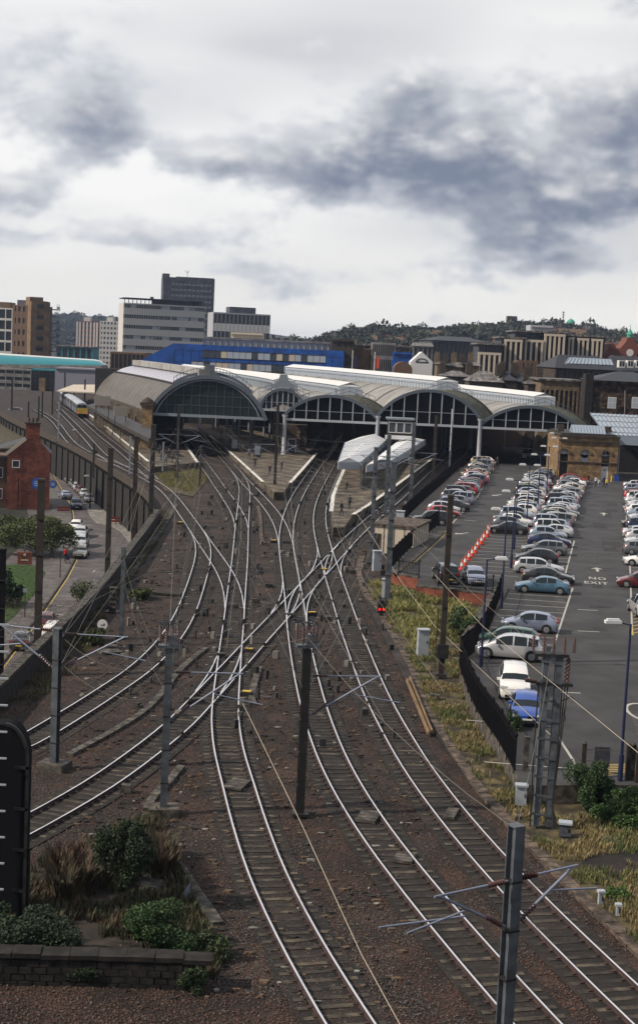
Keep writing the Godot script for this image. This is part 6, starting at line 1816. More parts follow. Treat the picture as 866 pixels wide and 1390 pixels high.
# ---------------------------------------------------------------- the lower street on the left
func make_street() -> void:
	var s := st()
	ground_poly(s, PackedVector2Array([Vector2(-17.0, -60), Vector2(-19.0, -172), Vector2(-32.0, -228), Vector2(-47.5, -278), Vector2(-88, -396), Vector2(-105, -396), Vector2(-80, -330), Vector2(-60, -280), Vector2(-48, -240), Vector2(-40, -205), Vector2(-36, -150), Vector2(-33, -60)]), -7.04)
	structure(s, "street", M.street_asphalt)
	var kerb := PackedVector2Array([Vector2(-26.02, -115.42), Vector2(-26.05, -120.9), Vector2(-26.78, -134.44), Vector2(-27.68, -149.09), Vector2(-28.99, -168.51), Vector2(-30.19, -181.79), Vector2(-33.29, -198.84), Vector2(-36.44, -217.07), Vector2(-40.39, -238.16), Vector2(-46.12, -262.19), Vector2(-55.56, -301.47)])
	s = st()
	var left := offset_path(kerb, -3.0)
	for i in kerb.size() - 1:
		prism(s, PackedVector2Array([left[i], left[i + 1], kerb[i + 1], kerb[i]]), -7.1, -6.9)
	structure(s, "left_pavement", M.pavement)
	s = st()
	wall_along(s, kerb, -7.1, -6.89, 0.2)
	structure(s, "left_kerb", M.concrete)
	s = st()
	ribbon(s, offset_path(kerb, 0.35), 0.12, -7.03)
	structure(s, "yellow_line", M.road_yellow)
	var corner := PackedVector2Array([Vector2(-38.36, -240.83), Vector2(-35.28, -227.15), Vector2(-33.3, -220.15), Vector2(-31, -218.24), Vector2(-28.38, -211.21), Vector2(-24.57, -195.1), Vector2(-23.71, -207.86), Vector2(-25.32, -221.37), Vector2(-30.8, -237.37), Vector2(-35.17, -246.85), Vector2(-38.93, -255)])
	s = st()
	prism(s, corner, -7.1, -6.88)
	structure(s, "right_pavement", M.pale_paving)
	s = st()
	for m in [[Vector3(-40.2, -7, -234.5), 0.3], [Vector3(-34.25, -7, -217.91), -0.5], [Vector3(-30.5, -7, -206.22), -0.5], [Vector3(-27.85, -7, -193.26), -0.1], [Vector3(-26.51, -7, -174.16), 0.0], [Vector3(-28.26, -7, -167.95), 1.5], [Vector3(-26.4, -7, -156.24), 1.5], [Vector3(-25.99, -7, -150.41), 1.5], [Vector3(-25.62, -7, -145.41), 1.5], [Vector3(-29.34, -7, -176.26), 1.5], [Vector3(-25.24, -7, -177.54), 0.0], [Vector3(-36.95, -7, -223.51), 1.4]]:
		var b := Basis(Vector3.UP, m[1])
		box(s, Vector3(m[0].x, -7.028, m[0].z), Vector3(0.14, 0.006, 1.7), b)
	structure(s, "street_markings", M.road_white)
	s = st()
	ground_poly(s, PackedVector2Array([Vector2(-38.73, -174.4), Vector2(-35.41, -175.44), Vector2(-33.59, -174.51), Vector2(-31.68, -170.72), Vector2(-30.78, -163.35), Vector2(-29.98, -155.14), Vector2(-29.45, -142.7), Vector2(-29.74, -131.56)]), -6.86)
	structure(s, "lawn", M.lawn)
	var edge := rail_edge()
	var near_edge := PackedVector2Array()
	for i in range(0, 5): near_edge.append(edge[i])
	var w := thing("parapet_wall", "low dark stone parapet between the railway and the lower street", "wall")
	s = st()
	wall_along(s, near_edge, -0.4, 1.05, 0.5)
	put(s, "wall", M.parapet_stone, w)
	var fine := resample(near_edge, 1.25)
	var cs := BoxMesh.new()
	cs.size = Vector3(0.62, 0.2, 1.2)
	for i in fine.size() - 1:
		var d := (fine[i + 1] - fine[i]).normalized()
		place(cs, "coping_stone", M.coping_stone, w, Transform3D(Basis(Vector3.UP, atan2(d.x, d.y) + rng.randf_range(-0.03, 0.03)), Vector3((fine[i].x + fine[i + 1].x) / 2.0, 1.14 + rng.randf_range(-0.02, 0.03), (fine[i].y + fine[i + 1].y) / 2.0)))
	var v := thing("viaduct", "dark arched viaduct wall with a grey panelled parapet, beside the row of street cars", "viaduct")
	var far_edge := PackedVector2Array()
	for i in range(4, edge.size()): far_edge.append(edge[i])
	far_edge = resample(far_edge, 7.0)
	var face := st()
	var par := st()
	var arch := st()
	var br := st()
	for i in far_edge.size() - 1:
		var a := far_edge[i]
		var b := far_edge[i + 1]
		var d := (b - a).normalized()
		var n := Vector2(d.y, -d.x) # towards the street
		if n.x > 0.0: n = -n
		var yaw := atan2(-d.y, d.x)
		var bs := Basis(Vector3.UP, yaw)
		var mid := (a + b) / 2.0
		var l := a.distance_to(b)
		box(face, Vector3(mid.x + n.x * 0.15, -3.7, mid.y + n.y * 0.15), Vector3(l + 0.05, 6.8, 0.3), bs)
		box(face, Vector3(a.x + n.x * 0.3, -3.7, a.y + n.y * 0.3), Vector3(1.3, 6.8, 0.5), bs)
		box(par, Vector3(mid.x + n.x * 0.5, 0.2, mid.y + n.y * 0.5), Vector3(l - 0.12, 1.1, 0.2), bs)
		for k in 5:
			var p := a.lerp(b, (k + 0.5) / 5.0) + n * 0.45
			box(br, Vector3(p.x, -0.55, p.y), Vector3(0.35, 0.5, 0.5), bs)
		var pts := PackedVector2Array([Vector2(-2.2, -7.1), Vector2(2.2, -7.1)])
		for p: Vector2 in arch_pts(-2.2, 2.2, -3.4, -1.5, 1.0, -1.0, 10): pts.append(p)
		extrude_xy(arch, pts, -0.05, 0.06, Transform3D(bs, Vector3(mid.x + n.x * 0.3, 0, mid.y + n.y * 0.3)))
	put(face, "face", M.parapet_stone, v)
	put(par, "parapet_panels", M.old_stone, v)
	put(br, "brackets", M.black_stone, v)
	put(arch, "dark_arch_panels", M.black_stone, v)  # flat black panels paint in the shade of the arch recesses
	make_pub()
	var row: Array = [Vector3(-60.2, -7, -328.8), Vector3(-56.3, -7, -312.4), Vector3(-54.1, -7, -304.1), Vector3(-51.6, -7, -294.7), Vector3(-49.7, -7, -287.3), Vector3(-47.9, -7, -281), Vector3(-45.8, -7, -272.9), Vector3(-44.1, -7, -267.3), Vector3(-42.6, -7, -261.8), Vector3(-41.1, -7, -256.6), Vector3(-39.1, -7, -248.7)]
	var kinds := ["hatchback", "saloon", "hatchback", "saloon", "hatchback", "saloon", "hatchback", "estate", "hatchback", "saloon", "hatchback"]
	var paints := ["silver", "white", "dark blue", "silver", "blue", "silver", "grey", "silver", "maroon", "silver", "grey"]
	var ord := ["farthest", "second from the far end", "third from the far end", "fourth from the far end", "fifth from the far end", "middle one", "fifth from the near end", "fourth from the near end", "third from the near end", "second from the near end", "nearest"]
	for i in row.size():
		var d: Vector3 = row[mini(i + 1, row.size() - 1)] - row[maxi(i - 1, 0)]
		car(kinds[i], paints[i], "%s %s, %s of the row parked along the viaduct wall" % [paints[i], kinds[i], ord[i]], row[i] + Vector3(0, 0, 0), atan2(-d.x, -d.z), "cars parked along the viaduct", i > 8)
	car("saloon", "steel blue", "steel blue saloon driving up the street beside the viaduct row", Vector3(-43.7, -7, -252.2), 0.35, "", true, "moving_car")
	car("off-roader", "dark blue", "dark blue off-roader coming down the street in front of the viaduct row", Vector3(-39.4, -7, -238.1), PI + 0.2, "", true, "moving_off_roader")
	var low: Array = [Vector3(-34.91, -7, -211.37), Vector3(-33.12, -7, -204.45), Vector3(-31.54, -7, -194.92), Vector3(-29.95, -7, -185.61)]
	for i in 4:
		car(["hatchback", "estate", "people carrier", "estate"][i], ["white", "silver", "silver", "beige"][i], ["white hatchback, half hidden by the tree, first of four by the pavement", "silver estate, second of four parked by the pavement tree", "silver people carrier, third of four parked by the pavement tree", "beige estate, nearest of four parked by the pavement tree"][i], low[i], PI + 0.06, "cars parked below the tree", true)
	car("hatchback", "maroon", "maroon hatchback near the bottom of the street, behind the brown pole", Vector3(-25.54, -7, -139.12), 0.1, "", true, "street_car")
	car("saloon", "black", "black saloon with a yellow rear plate, lowest on the street", Vector3(-25.91, -7, -129.53), 0.05, "", true, "street_saloon")
	car("van", "white", "white van, only its roof showing above the parapet", Vector3(-23.42, -7, -131.77), 0.05, "", true, "street_van")
	car("hatchback", "white", "white car in the rough yard beyond the red brick pub", Vector3(-74.5, -2, -383.7), 1.3, "", false, "yard_car")
	car("saloon", "silver", "silver car at the left edge beyond the pub roof", Vector3(-76.4, -4, -351.6), 1.3, "", false, "yard_saloon")
	car("estate", "black", "dark estate on the rough ground behind the masts at the far left", Vector3(-86, -1, -410.6), 1.4, "", false, "yard_estate")
	s = st()
	prism(s, PackedVector2Array([Vector2(-72.28, -290.34), Vector2(-60.88, -298.64), Vector2(-62.18, -337.94), Vector2(-77.62, -410), Vector2(-93.03, -444.25), Vector2(-106.78, -428.15)]), -7.0, -2.3)
	structure(s, "rough_yard", M.dry_grass_ground)
	for b in [[Vector3(-29.66, -6.9, -218.85), 0.12, "red plastic works barrier on the pale pavement by the viaduct"], [Vector3(-40.1, -7, -230.3), 0.2, "dull red works barrier in the road below the pub"]]:
		var o := thing("works_barrier", b[2], "barrier", b[0], b[1])
		s = st()
		for k in 3:
			box(s, Vector3(-1.25 + k * 1.25, 0.95, 0), Vector3(1.2, 0.34, 0.08))
			box(s, Vector3(-1.25 + k * 1.25, 0.5, 0), Vector3(1.2, 0.3, 0.08))
		put(s, "boards", M.barrier_red, o)
		if b[1] > 0.15: o.scale = Vector3(0.5, 1, 1)
		s = st()
		for k in 4:
			box(s, Vector3(-1.87 + k * 1.25, 0.55, 0), Vector3(0.1, 1.1, 0.1))
			box(s, Vector3(-1.87 + k * 1.25, 0.05, 0), Vector3(0.14, 0.1, 0.7))
		put(s, "feet", M["paint maroon"], o)
	var nb := thing("notice_board", "brown brick sign with a pale notice on the grass near the tree", "sign", Vector3(-35.21, -6.9, -176.18), 0.15)
	s = st()
	box(s, Vector3(0, 0.75, 0), Vector3(1.7, 1.5, 0.4))
	put(s, "brick_plinth", M.red_brick, nb)
	s = st()
	box(s, Vector3(0, 0.55, 0.21), Vector3(0.9, 0.16, 0.03))
	box(s, Vector3(0, 1.2, 0.21), Vector3(0.3, 0.3, 0.03))
	put(s, "lettering_panel", M.cream, nb)
	street_lamp("pale grey short street lamp left of the pavement tree", Vector3(-36.93, -6.9, -184.61), 3.4, [Vector2(-0.5, 0.1)], M.cabinet_grey, "street_lamp")
	street_lamp("black street lamp on the pale corner by the works barrier", Vector3(-37.2, -6.9, -238.2), 5.2, [Vector2(-0.6, 0.2)], M.black_paint, "street_lamp")
	street_lamp("tall dark street lamp between the row of cars and the viaduct", Vector3(-47.4, -6.9, -287.4), 9.5, [Vector2(-1.1, 0.3)], M.dark_steel, "street_lamp")
	street_lamp("black lamp under the viaduct parapet, right of the pale corner", Vector3(-31.59, -6.9, -227.77), 4.2, [Vector2(0.1, 0.3)], M.black_paint, "street_lamp")
	for p in [[Vector3(-29.38, -6.9, -167.53), 3.6, "thin dark sign pole on the left pavement near the crossing"], [Vector3(-28.36, -6.9, -142.54), 3.0, "thin dark sign pole at the edge of the lawn"], [Vector3(-25.52, -6.9, -200.82), 8.0, "dark pole at the foot of the parapet by the pale corner"]]:
		var o := thing("sign_pole", p[2], "pole", p[0])
		s = st()
		cyl(s, Vector3.ZERO, Vector3(0, p[1], 0), 0.06, 0.05, 6)
		put(s, "pole", M.dark_steel, o)
		s = st()
		box(s, Vector3(0, p[1] - 0.3, 0.08), Vector3(0.4, 0.4, 0.04))
		put(s, "plate", M.steel_grey, o)
	var wn := thing("wall_notice", "small white square notice on the viaduct wall above the pale corner", "sign", Vector3(-30.5, -6.9, -231.3) + Vector3(0, 3.6, 0))
	s = st()
	box(s, Vector3(0, 0, 0), Vector3(0.9, 0.8, 0.06))
	put(s, "board", M.frame_white, wn)
	person("person in a red jacket pushing a pushchair along the left pavement", Vector3(-30.98, -6.9, -180.01), 0.25, Color(0.42, 0.015, 0.015), Color(0.02, 0.02, 0.03), 1.72, 0.25)
	var pc := thing("pushchair", "small dark pushchair in front of the red-jacketed person", "pushchair", Vector3(-30.52, -6.9, -178.9) + Vector3(0.1, 0, 0.3), 0.25)
	s = st()
	beam(s, Vector3(-0.2, 0.25, -0.3), Vector3(-0.2, 1.0, 0.45), 0.03, 0.03)
	beam(s, Vector3(0.2, 0.25, -0.3), Vector3(0.2, 1.0, 0.45), 0.03, 0.03)
	beam(s, Vector3(-0.2, 1.0, 0.45), Vector3(0.2, 1.0, 0.45), 0.03, 0.03)
	put(s, "frame", M.dark_steel, pc)
	s = st()
	box(s, Vector3(0, 0.5, -0.05), Vector3(0.36, 0.12, 0.4))
	box(s, Vector3(0, 0.72, 0.15), Vector3(0.36, 0.5, 0.1))
	put(s, "seat", M.navy_paint, pc)
	for k in 4:
		s = st()
		cyl(s, Vector3(-0.24 if k < 2 else 0.2, 0.1, -0.3 if k % 2 else 0.3), Vector3(-0.2 if k < 2 else 0.24, 0.1, -0.3 if k % 2 else 0.3), 0.1, 0.1, 8)
		put(s, "wheel", M.tyre, pc)
	person("person in dark clothes walking under the edge of the pavement tree", Vector3(-33.21, -6.9, -183.17), 2.9, Color(0.02, 0.02, 0.025), Color(0.03, 0.03, 0.035))
func street_lamp(label: String, at: Vector3, h: float, heads: Array, m: Material, called: String, group := "") -> Node3D:
	var t := thing(called, label, "street lamp", at, 0.0, group)
	var s := st()
	cyl(s, Vector3.ZERO, Vector3(0, minf(1.3, h * 0.25), 0), 0.13, 0.12, 8)
	cyl(s, Vector3(0, minf(1.3, h * 0.25), 0), Vector3(0, h, 0), 0.075, 0.055, 8)
	put(s, "post", m, t, true)
	for d: Vector2 in heads:
		var e := Vector3(d.x, 0, d.y)
		var u := e.normalized()
		s = st()
		beam(s, Vector3(0, h - 0.05, 0), Vector3(0, h + 0.05, 0) + e * 0.5, 0.06, 0.06)
		put(s, "bracket", m, t)
		s = st()
		var c := Vector3(0, h + 0.08, 0) + e * 0.5 + u * 0.36
		var b := Basis(u.cross(Vector3.UP), Vector3.UP, -u)
		box(s, c, Vector3(0.3, 0.14, 0.78), b)
		box(s, c + Vector3(0, 0.1, 0), Vector3(0.2, 0.1, 0.6), b)
		var hd := put(s, "lamp_head", M.canopy_white, t)
		s = st()
		box(s, c - Vector3(0, 0.09, 0), Vector3(0.22, 0.05, 0.55), b)
		put(s, "diffuser", M.cream, hd)
	return t
func make_pub() -> void:
	var a := Vector3(-49.7, -6.92, -233)
	var b := Vector3(-43, -6.61, -233)
	var w := b.x - a.x
	var h := 8.6
	var o := thing("brick_pub", "red brick gable-ended building with a tall chimney and blue round signs", "building", Vector3(a.x, -7, -233), 0.2)
	var s := st()
	extrude_xy(s, PackedVector2Array([Vector2(0, 0), Vector2(0, h), Vector2(w * 0.40, h + 2.4), Vector2(w * 0.75, h + 2.4), Vector2(w, h + 0.4), Vector2(w, 0)]), -0.5, 0.0)
	box(s, Vector3(w - 0.25, h / 2.0, -4.7), Vector3(0.5, h, 8.4))
	box(s, Vector3(0.25, h / 2.0, -4.7), Vector3(0.5, h, 8.4))
	put(s, "wall", M.red_brick, o)
	s = st()
	q(s, Vector3(w * 0.57, h + 2.8, 0.0), Vector3(w + 0.3, h + 0.3, 0.0), Vector3(w + 0.3, h + 0.3, -9.0), Vector3(w * 0.57, h + 2.8, -9.0))
	q(s, Vector3(w * 0.57, h + 2.8, 0.0), Vector3(-5.5, h - 0.6, 0.0), Vector3(-5.5, h - 0.6, -9.0), Vector3(w * 0.57, h + 2.8, -9.0))
	put(s, "roof", M.slate, o)
	s = st()
	beam(s, Vector3(-0.1, h + 0.25, 0.1), Vector3(w * 0.42, h + 2.7, 0.1), 0.16, 0.5)
	put(s, "barge_board", M.cream, o)
	s = st()
	box(s, Vector3(w * 0.575, h + 3.4, -0.7), Vector3(2.2, 3.4, 1.2))
	put(s, "chimney", M.red_brick, o)
	s = st()
	box(s, Vector3(w * 0.575, h + 5.15, -0.7), Vector3(2.5, 0.25, 1.5))
	for k in 3:
		cyl(s, Vector3(w * 0.575 - 0.6 + k * 0.6, h + 5.2, -0.7), Vector3(w * 0.575 - 0.6 + k * 0.6, h + 6.0, -0.7), 0.18, 0.15, 7)
	put(s, "chimney_pots", M.old_stone, o)
	var wx: float = -48.35 - a.x
	var wy: float = 0.21 + 7.0
	s = st()
	for e: float in [-0.55, 0.55]:
		box(s, Vector3(wx + e, wy, 0.03), Vector3(0.14, 1.3, 0.14))
		box(s, Vector3(wx, wy + e, 0.03), Vector3(1.24, 0.14, 0.14))
	var wf := put(s, "window", M.frame_white, o)
	s = st()
	box(s, Vector3(wx, wy, 0.0), Vector3(1.0, 1.0, 0.06))
	put(s, "pane", M.window_glass, wf)
	s = st()
	cyl(s, Vector3(w * 0.27, 0, 0.1), Vector3(w * 0.27, 5.0, 0.1), 0.06, 0.06, 6)
	put(s, "drainpipe", M.black_paint, o)
	s = st()
	box(s, Vector3(-2.75, (h - 0.8) / 2.0, -8.5), Vector3(5.5, h - 0.8, 13.0))
	put(s, "side_wing", M.dark_brick, o)
	for j in 2:
		s = st()
		box(s, Vector3(-1.2, 2.2 + j * 3.4, -1.97), Vector3(1.1, 1.7, 0.1))
		var ww := put(s, "window", M.frame_white, o)
		s = st()
		box(s, Vector3(-1.2, 2.2 + j * 3.4, -1.91), Vector3(0.85, 1.45, 0.04))
		put(s, "pane", M.window_glass, ww)
	s = st()
	lathe(s, Vector3(-2.6, h + 0.1, -3.0), Vector3.UP, [Vector2(0.7, 0), Vector2(0.65, 0.25), Vector2(0.4, 0.5), Vector2(0.0, 0.58)], 12)
	put(s, "roof_dome", M.cream, o, true)
	for k in 2:
		var sx: float = (-44.77 if k == 0 else -42.31) - a.x
		var sy: float = -2.68 + 7.0
		var sg := thing("round_sign", "large blue round sign on the pub's gable, behind the dark pole" if k == 0 else "small blue round sign hanging out from the pub's corner", "sign", Vector3(a.x + sx, -7 + sy, -232.7))
		s = st()
		var rr := 1.0 if k == 0 else 0.62
		cyl(s, Vector3(0, 0, 0), Vector3(0, 0, 0.14), rr, rr, 22)
		put(s, "disc", M.navy_paint, sg)
		s = st()
		cyl(s, Vector3(0, 0, 0.14), Vector3(0, 0, 0.16), rr * 0.92, rr * 0.92, 22)
		put(s, "blue_face", M["paint blue"], sg)
		s = st()
		for j in 3:
			box(s, Vector3(0, (j - 1) * rr * 0.3, 0.17), Vector3(rr * (1.1 - 0.3 * absf(j - 1)), rr * 0.13, 0.02))
		put(s, "pale_bars", M.cabinet_grey, sg)
		if k == 1:
			s = st()
			beam(s, Vector3(0, 0.7, 0.05), Vector3(-0.9, 0.7, 0.05), 0.06, 0.06)
			put(s, "bracket", M.black_paint, sg)
# ---------------------------------------------------------------- car park on the right
func railing(label: String, pts: PackedVector2Array, y: float, h: float, spiked: bool) -> void:
	var o := thing("spiked_fence" if spiked else "railing", label, "fence")
	var p := resample(pts, 2.4)
	for i in p.size():
		var s := st()
		box(s, Vector3(p[i].x, y + h / 2.0 + 0.05, p[i].y), Vector3(0.09, h + 0.1, 0.09))
		lathe(s, Vector3(p[i].x, y + h + 0.1, p[i].y), Vector3.UP, [Vector2(0.09, 0), Vector2(0.1, 0.08), Vector2(0.02, 0.2)], 6)
		put(s, "post", M.black_paint, o)
	var r := st()
	var k := st()
	for i in p.size() - 1:
		for e: float in [0.2, h - 0.15]:
			beam(r, Vector3(p[i].x, y + e, p[i].y), Vector3(p[i + 1].x, y + e, p[i + 1].y), 0.04, 0.06)
		for j in range(1, 14):
			var c := p[i].lerp(p[i + 1], j / 14.0)
			box(k, Vector3(c.x, y + h / 2.0 + 0.1, c.y), Vector3(0.035, h - 0.1, 0.035))
			if spiked:
				cyl(k, Vector3(c.x, y + h + 0.05, c.y), Vector3(c.x, y + h + 0.22, c.y), 0.045, 0.0, 4, false)
	put(r, "rail", M.black_paint, o)
	put(k, "pickets", M.black_paint, o).set_meta("kind", "stuff")
func bay_lines(s: SurfaceTool, a: Vector2, b: Vector2, into: Vector2, step: float, length: float, y: float) -> void:
	var n := int(a.distance_to(b) / step)
	var pts := PackedVector2Array([a, b])
	for i in n + 1:
		var p := a.lerp(b, float(i) / maxf(n, 1))
		ribbon(s, PackedVector2Array([p, p + into * length]), 0.11, y)
func v2(v: Vector3) -> Vector2:
	return Vector2(v.x, v.z)
func arrow(s: SurfaceTool, at: Vector3, yaw: float, l: float, y: float) -> void:
	var b := Basis(Vector3.UP, yaw)
	var o := Vector3(at.x, y, at.z)
	q(s, o + b * Vector3(-0.14, 0, l / 2.0), o + b * Vector3(-0.14, 0, -l * 0.1), o + b * Vector3(0.14, 0, -l * 0.1), o + b * Vector3(0.14, 0, l / 2.0))
	tri(s, o + b * Vector3(-0.6, 0, -l * 0.1), o + b * Vector3(0, 0, -l * 0.5), o + b * Vector3(0.6, 0, -l * 0.1))
func make_car_park() -> void:
	var y := 0.8
	var fence := PackedVector2Array([Vector2(15.88, -124.02), Vector2(13.29, -109.31), Vector2(11.26, -99.28), Vector2(9.55, -93.73), Vector2(9.42, -89.74), Vector2(9.34, -83.48), Vector2(9.54, -78.58), Vector2(9.82, -75.49), Vector2(9.93, -72.02), Vector2(10.06, -67.41)])
	var brick2 := PackedVector2Array([Vector2(14.88, -122.6), Vector2(8.7, -125.1)])
	var brick1 := PackedVector2Array([Vector2(9.11, -129.72), Vector2(6.72, -132.04)])
	var poly := PackedVector2Array(PackedVector2Array([Vector2(31.92, -70.52), Vector2(15.68, -67.99), Vector2(10.19, -67.14)]))
	for i in range(fence.size() - 1, 1, -1): poly.append(fence[i])
	poly.append_array(brick2)
	poly.append_array(brick1)
	poly.append_array(PackedVector2Array([Vector2(7.27, -141.68), Vector2(14.62, -176.87), Vector2(10.55, -166.52), Vector2(10.06, -176.6), Vector2(23.22, -249.89), Vector2(30.73, -294.71), Vector2(37.13, -333.57), Vector2(56.81, -355.85), Vector2(136.99, -414.23)]))
	var s := st()
	ground_poly(s, poly, y)
	structure(s, "car_park", M.asphalt)
	var pa := [st(), st()]
	var lane0 := Vector3(15.4, 0.8, -76.74)
	var lane1 := Vector3(42.34, 0.8, -221.72)
	for k in 26:
		var c := lane0.lerp(lane1, pow(rng.randf(), 0.6)) + Vector3(rng.randf_range(-4.5, 4.5), 0, 0)
		box(pa[k % 2], Vector3(c.x, y - 0.0245 + 0.0001 * k, c.z), Vector3(rng.randf_range(0.5, 3.0), 0.05, rng.randf_range(0.8, 9.0)), Basis(Vector3.UP, -0.14 + rng.randf_range(-0.04, 0.04)))
	for k in 40:
		var c: Vector3 = Vector3(17.45, 0.8, -111.68).lerp(Vector3(30.5, 0.8, -187.29), rng.randf()) + Vector3(rng.randf_range(-2.0, 2.0), 0, rng.randf_range(-1, 1))
		var rr := rng.randf_range(0.15, 0.5)
		cyl(pa[0], Vector3(c.x, y - 0.02, c.z), Vector3(c.x, y + 0.003, c.z), rr, rr, 9)
	structure(pa[0], "dark_repairs", M.tar_repair)
	structure(pa[1], "pale_repairs", M.old_repair)
	s = st()
	for i in poly.size() - 1:
		if poly[i].x < 60.0 and poly[i].y > -280.0:
			q(s, Vector3(poly[i].x, -0.4, poly[i].y), Vector3(poly[i].x, y, poly[i].y), Vector3(poly[i + 1].x, y, poly[i + 1].y), Vector3(poly[i + 1].x, -0.4, poly[i + 1].y))
	structure(s, "car_park_edge", M.concrete)
	for w in [[brick2, "longer red brick retaining wall under the railings, facing the grass bank"], [brick1, "short red brick retaining wall beside the double yellow lines"]]:
		var o := thing("retaining_wall", w[1], "wall")
		s = st()
		wall_along(s, w[0], -0.6, y - 0.06, 0.35)
		put(s, "brickwork", M.red_brick, o)
		s = st()
		wall_along(s, w[0], y - 0.06, y + 0.06, 0.42)
		put(s, "coping", M.concrete, o)
	railing("black railings on the longer brick wall, in front of the two backed-in cars", brick2, y + 0.05, 1.3, false)
	railing("black railings on the short brick wall", brick1, y + 0.05, 1.3, false)
	railing("black spiked fence curving along the grass bank to the corner post", fence, y - 0.15, 1.75, true)
	railing("black spiked fence beside the double yellow lines, behind the relay hut", PackedVector2Array([Vector2(6.93, -134.31), Vector2(9.65, -149.57), Vector2(14.05, -170.63)]), y, 1.7, true)
	railing("black spiked fence between the far car row and the railway", PackedVector2Array([Vector2(9.7, -171.16), Vector2(13.87, -196.64), Vector2(18.44, -223.53), Vector2(23.7, -254.95), Vector2(29.12, -286.78)]), y, 1.7, true)
	var m := y + 0.004
	s = st()
	var la := [Vector3(16.22, 0.8, -98.72), Vector3(22.51, 0.8, -127.85), Vector3(23.28, 0.8, -136.61), Vector3(28.32, 0.8, -161.82)]
	var lc := [Vector3(13.15, 0.8, -78.49), Vector3(13.25, 0.8, -70.3)]
	ribbon(s, PackedVector2Array([v2(la[0]), v2(la[1])]), 0.14, m)
	ribbon(s, PackedVector2Array([v2(la[2]), v2(la[3])]), 0.14, m)
	ribbon(s, PackedVector2Array([v2(lc[0]), v2(lc[1])]), 0.14, m)
	ribbon(s, PackedVector2Array([Vector2(43.16, -207.22), Vector2(36.06, -171.21), Vector2(33.22, -156.26), Vector2(29.56, -137.6), Vector2(24.08, -110.29)]), 0.14, m)
	ribbon(s, PackedVector2Array([Vector2(34.53, -293.06), Vector2(30.43, -261.73), Vector2(22.34, -208.07), Vector2(17.56, -182.84), Vector2(15.55, -171.98)]), 0.14, m)
	var across := (v2(Vector3(15.52, 0.8, -116.71)) - v2(Vector3(19.97, 0.8, -116.19))).normalized()
	bay_lines(s, v2(la[1]), v2(la[0]), across, 2.55, 5.0, m)
	bay_lines(s, v2(la[3]), v2(la[2]), across, 2.55, 5.0, m)
	bay_lines(s, v2(Vector3(18.72, 0.8, -162.85)), v2(Vector3(13.41, 0.8, -133.62)), -across, 2.6, 5.0, m)
	bay_lines(s, v2(lc[0]), v2(lc[1]), across, 5.2, 4.6, m)
	bay_lines(s, v2(Vector3(29.56, 0.8, -137.6)), v2(Vector3(43.16, 0.8, -207.22)), -across, 2.6, 5.0, m)
	for d in [[Vector3(18.29, 0.8, -177.1), 1.2], [Vector3(21.84, 0.8, -116.68), 1.57], [Vector3(15.38, 0.8, -86.88), 1.57], [Vector3(20.25, 0.8, -107.31), 1.57]]:
		box(s, Vector3(d[0].x, m - 0.001, d[0].z), Vector3(0.14, 0.006, 1.6), Basis(Vector3.UP, d[1]))
	arrow(s, Vector3(37.21, 0.8, -191.99), -0.16, 3.6, m)
	arrow(s, Vector3(26.86, 0.8, -140.03), -0.13, 2.8, m)
	arrow(s, Vector3(25.47, 0.8, -211.64), 2.6, 3.2, m)
	arrow(s, Vector3(16.02, 0.8, -163.82), 2.4, 2.6, m)
	var rc := Vector3(19.12, 0.8, -82.71)
	for k in 28:
		var a := TAU * k / 28.0
		var b := TAU * (k + 1) / 28.0
		q(s, Vector3(rc.x + 0.85 * cos(a), m, rc.z + 2.0 * sin(a)), Vector3(rc.x + 1.05 * cos(a), m, rc.z + 2.25 * sin(a)), Vector3(rc.x + 1.05 * cos(b), m, rc.z + 2.25 * sin(b)), Vector3(rc.x + 0.85 * cos(b), m, rc.z + 2.0 * sin(b)))
	structure(s, "car_park_markings", M.road_white)
	s = st()
	for off: float in [0.0, 0.3]:
		ribbon(s, offset_path(PackedVector2Array([Vector2(7.44, -133.15), Vector2(9.2, -140.29), Vector2(12.44, -155.59), Vector2(14.68, -166.7)]), off), 0.11, m)
	ribbon(s, PackedVector2Array([Vector2(24.08, -110.29), Vector2(23.38, -106.65)]), 0.14, m)
	for k in 7:
		var f := k / 6.0
		ribbon(s, PackedVector2Array([v2(Vector3(25.3, 0.8, -116.24).lerp(Vector3(23.45, 0.8, -107.23), f)), v2(Vector3(27.84, 0.8, -118.92).lerp(Vector3(25.89, 0.8, -110.13), f))]), 0.1, m)
		ribbon(s, PackedVector2Array([v2(Vector3(14.7, 0.8, -71.31).lerp(Vector3(14.5, 0.8, -69.5), f)), v2(Vector3(17.8, 0.8, -72.08).lerp(Vector3(17.52, 0.8, -70.23), f))]), 0.1, m)
	structure(s, "yellow_markings", M.road_yellow)
	for t in [["NO", Vector3(25.82, 0.8, -134.25)], ["EXIT", Vector3(25.18, 0.8, -131.49)]]:
		var tm := TextMesh.new()
		tm.text = t[0]
		tm.font_size = 64
		tm.pixel_size = 0.017
		tm.depth = 0.006
		var o := place(tm, "road_lettering", M.road_white, self, Transform3D(Basis(Vector3(1, 0, 0), Vector3(0, 0, -1.9), Vector3(0, 1, 0)).rotated(Vector3.UP, -0.14), Vector3(t[1].x, m, t[1].z)))
		tag(o, "white painted word %s on the lane, %s" % [t[0], "upper of the two" if t[0] == "NO" else "lower of the two"], "road lettering", "", "structure")
	s = st()
	var foot := PackedVector2Array([Vector2(16.58, -125.38), Vector2(14.58, -115.79), Vector2(12.81, -107.52), Vector2(11.67, -102.25)])
	var foot2 := offset_path(foot, 1.3)
	for i in foot.size() - 1:
		prism(s, PackedVector2Array([foot[i], foot[i + 1], foot2[i + 1], foot2[i]]), y - 0.02, y + 0.1)
	structure(s, "footway", M.concrete)
	s = st()
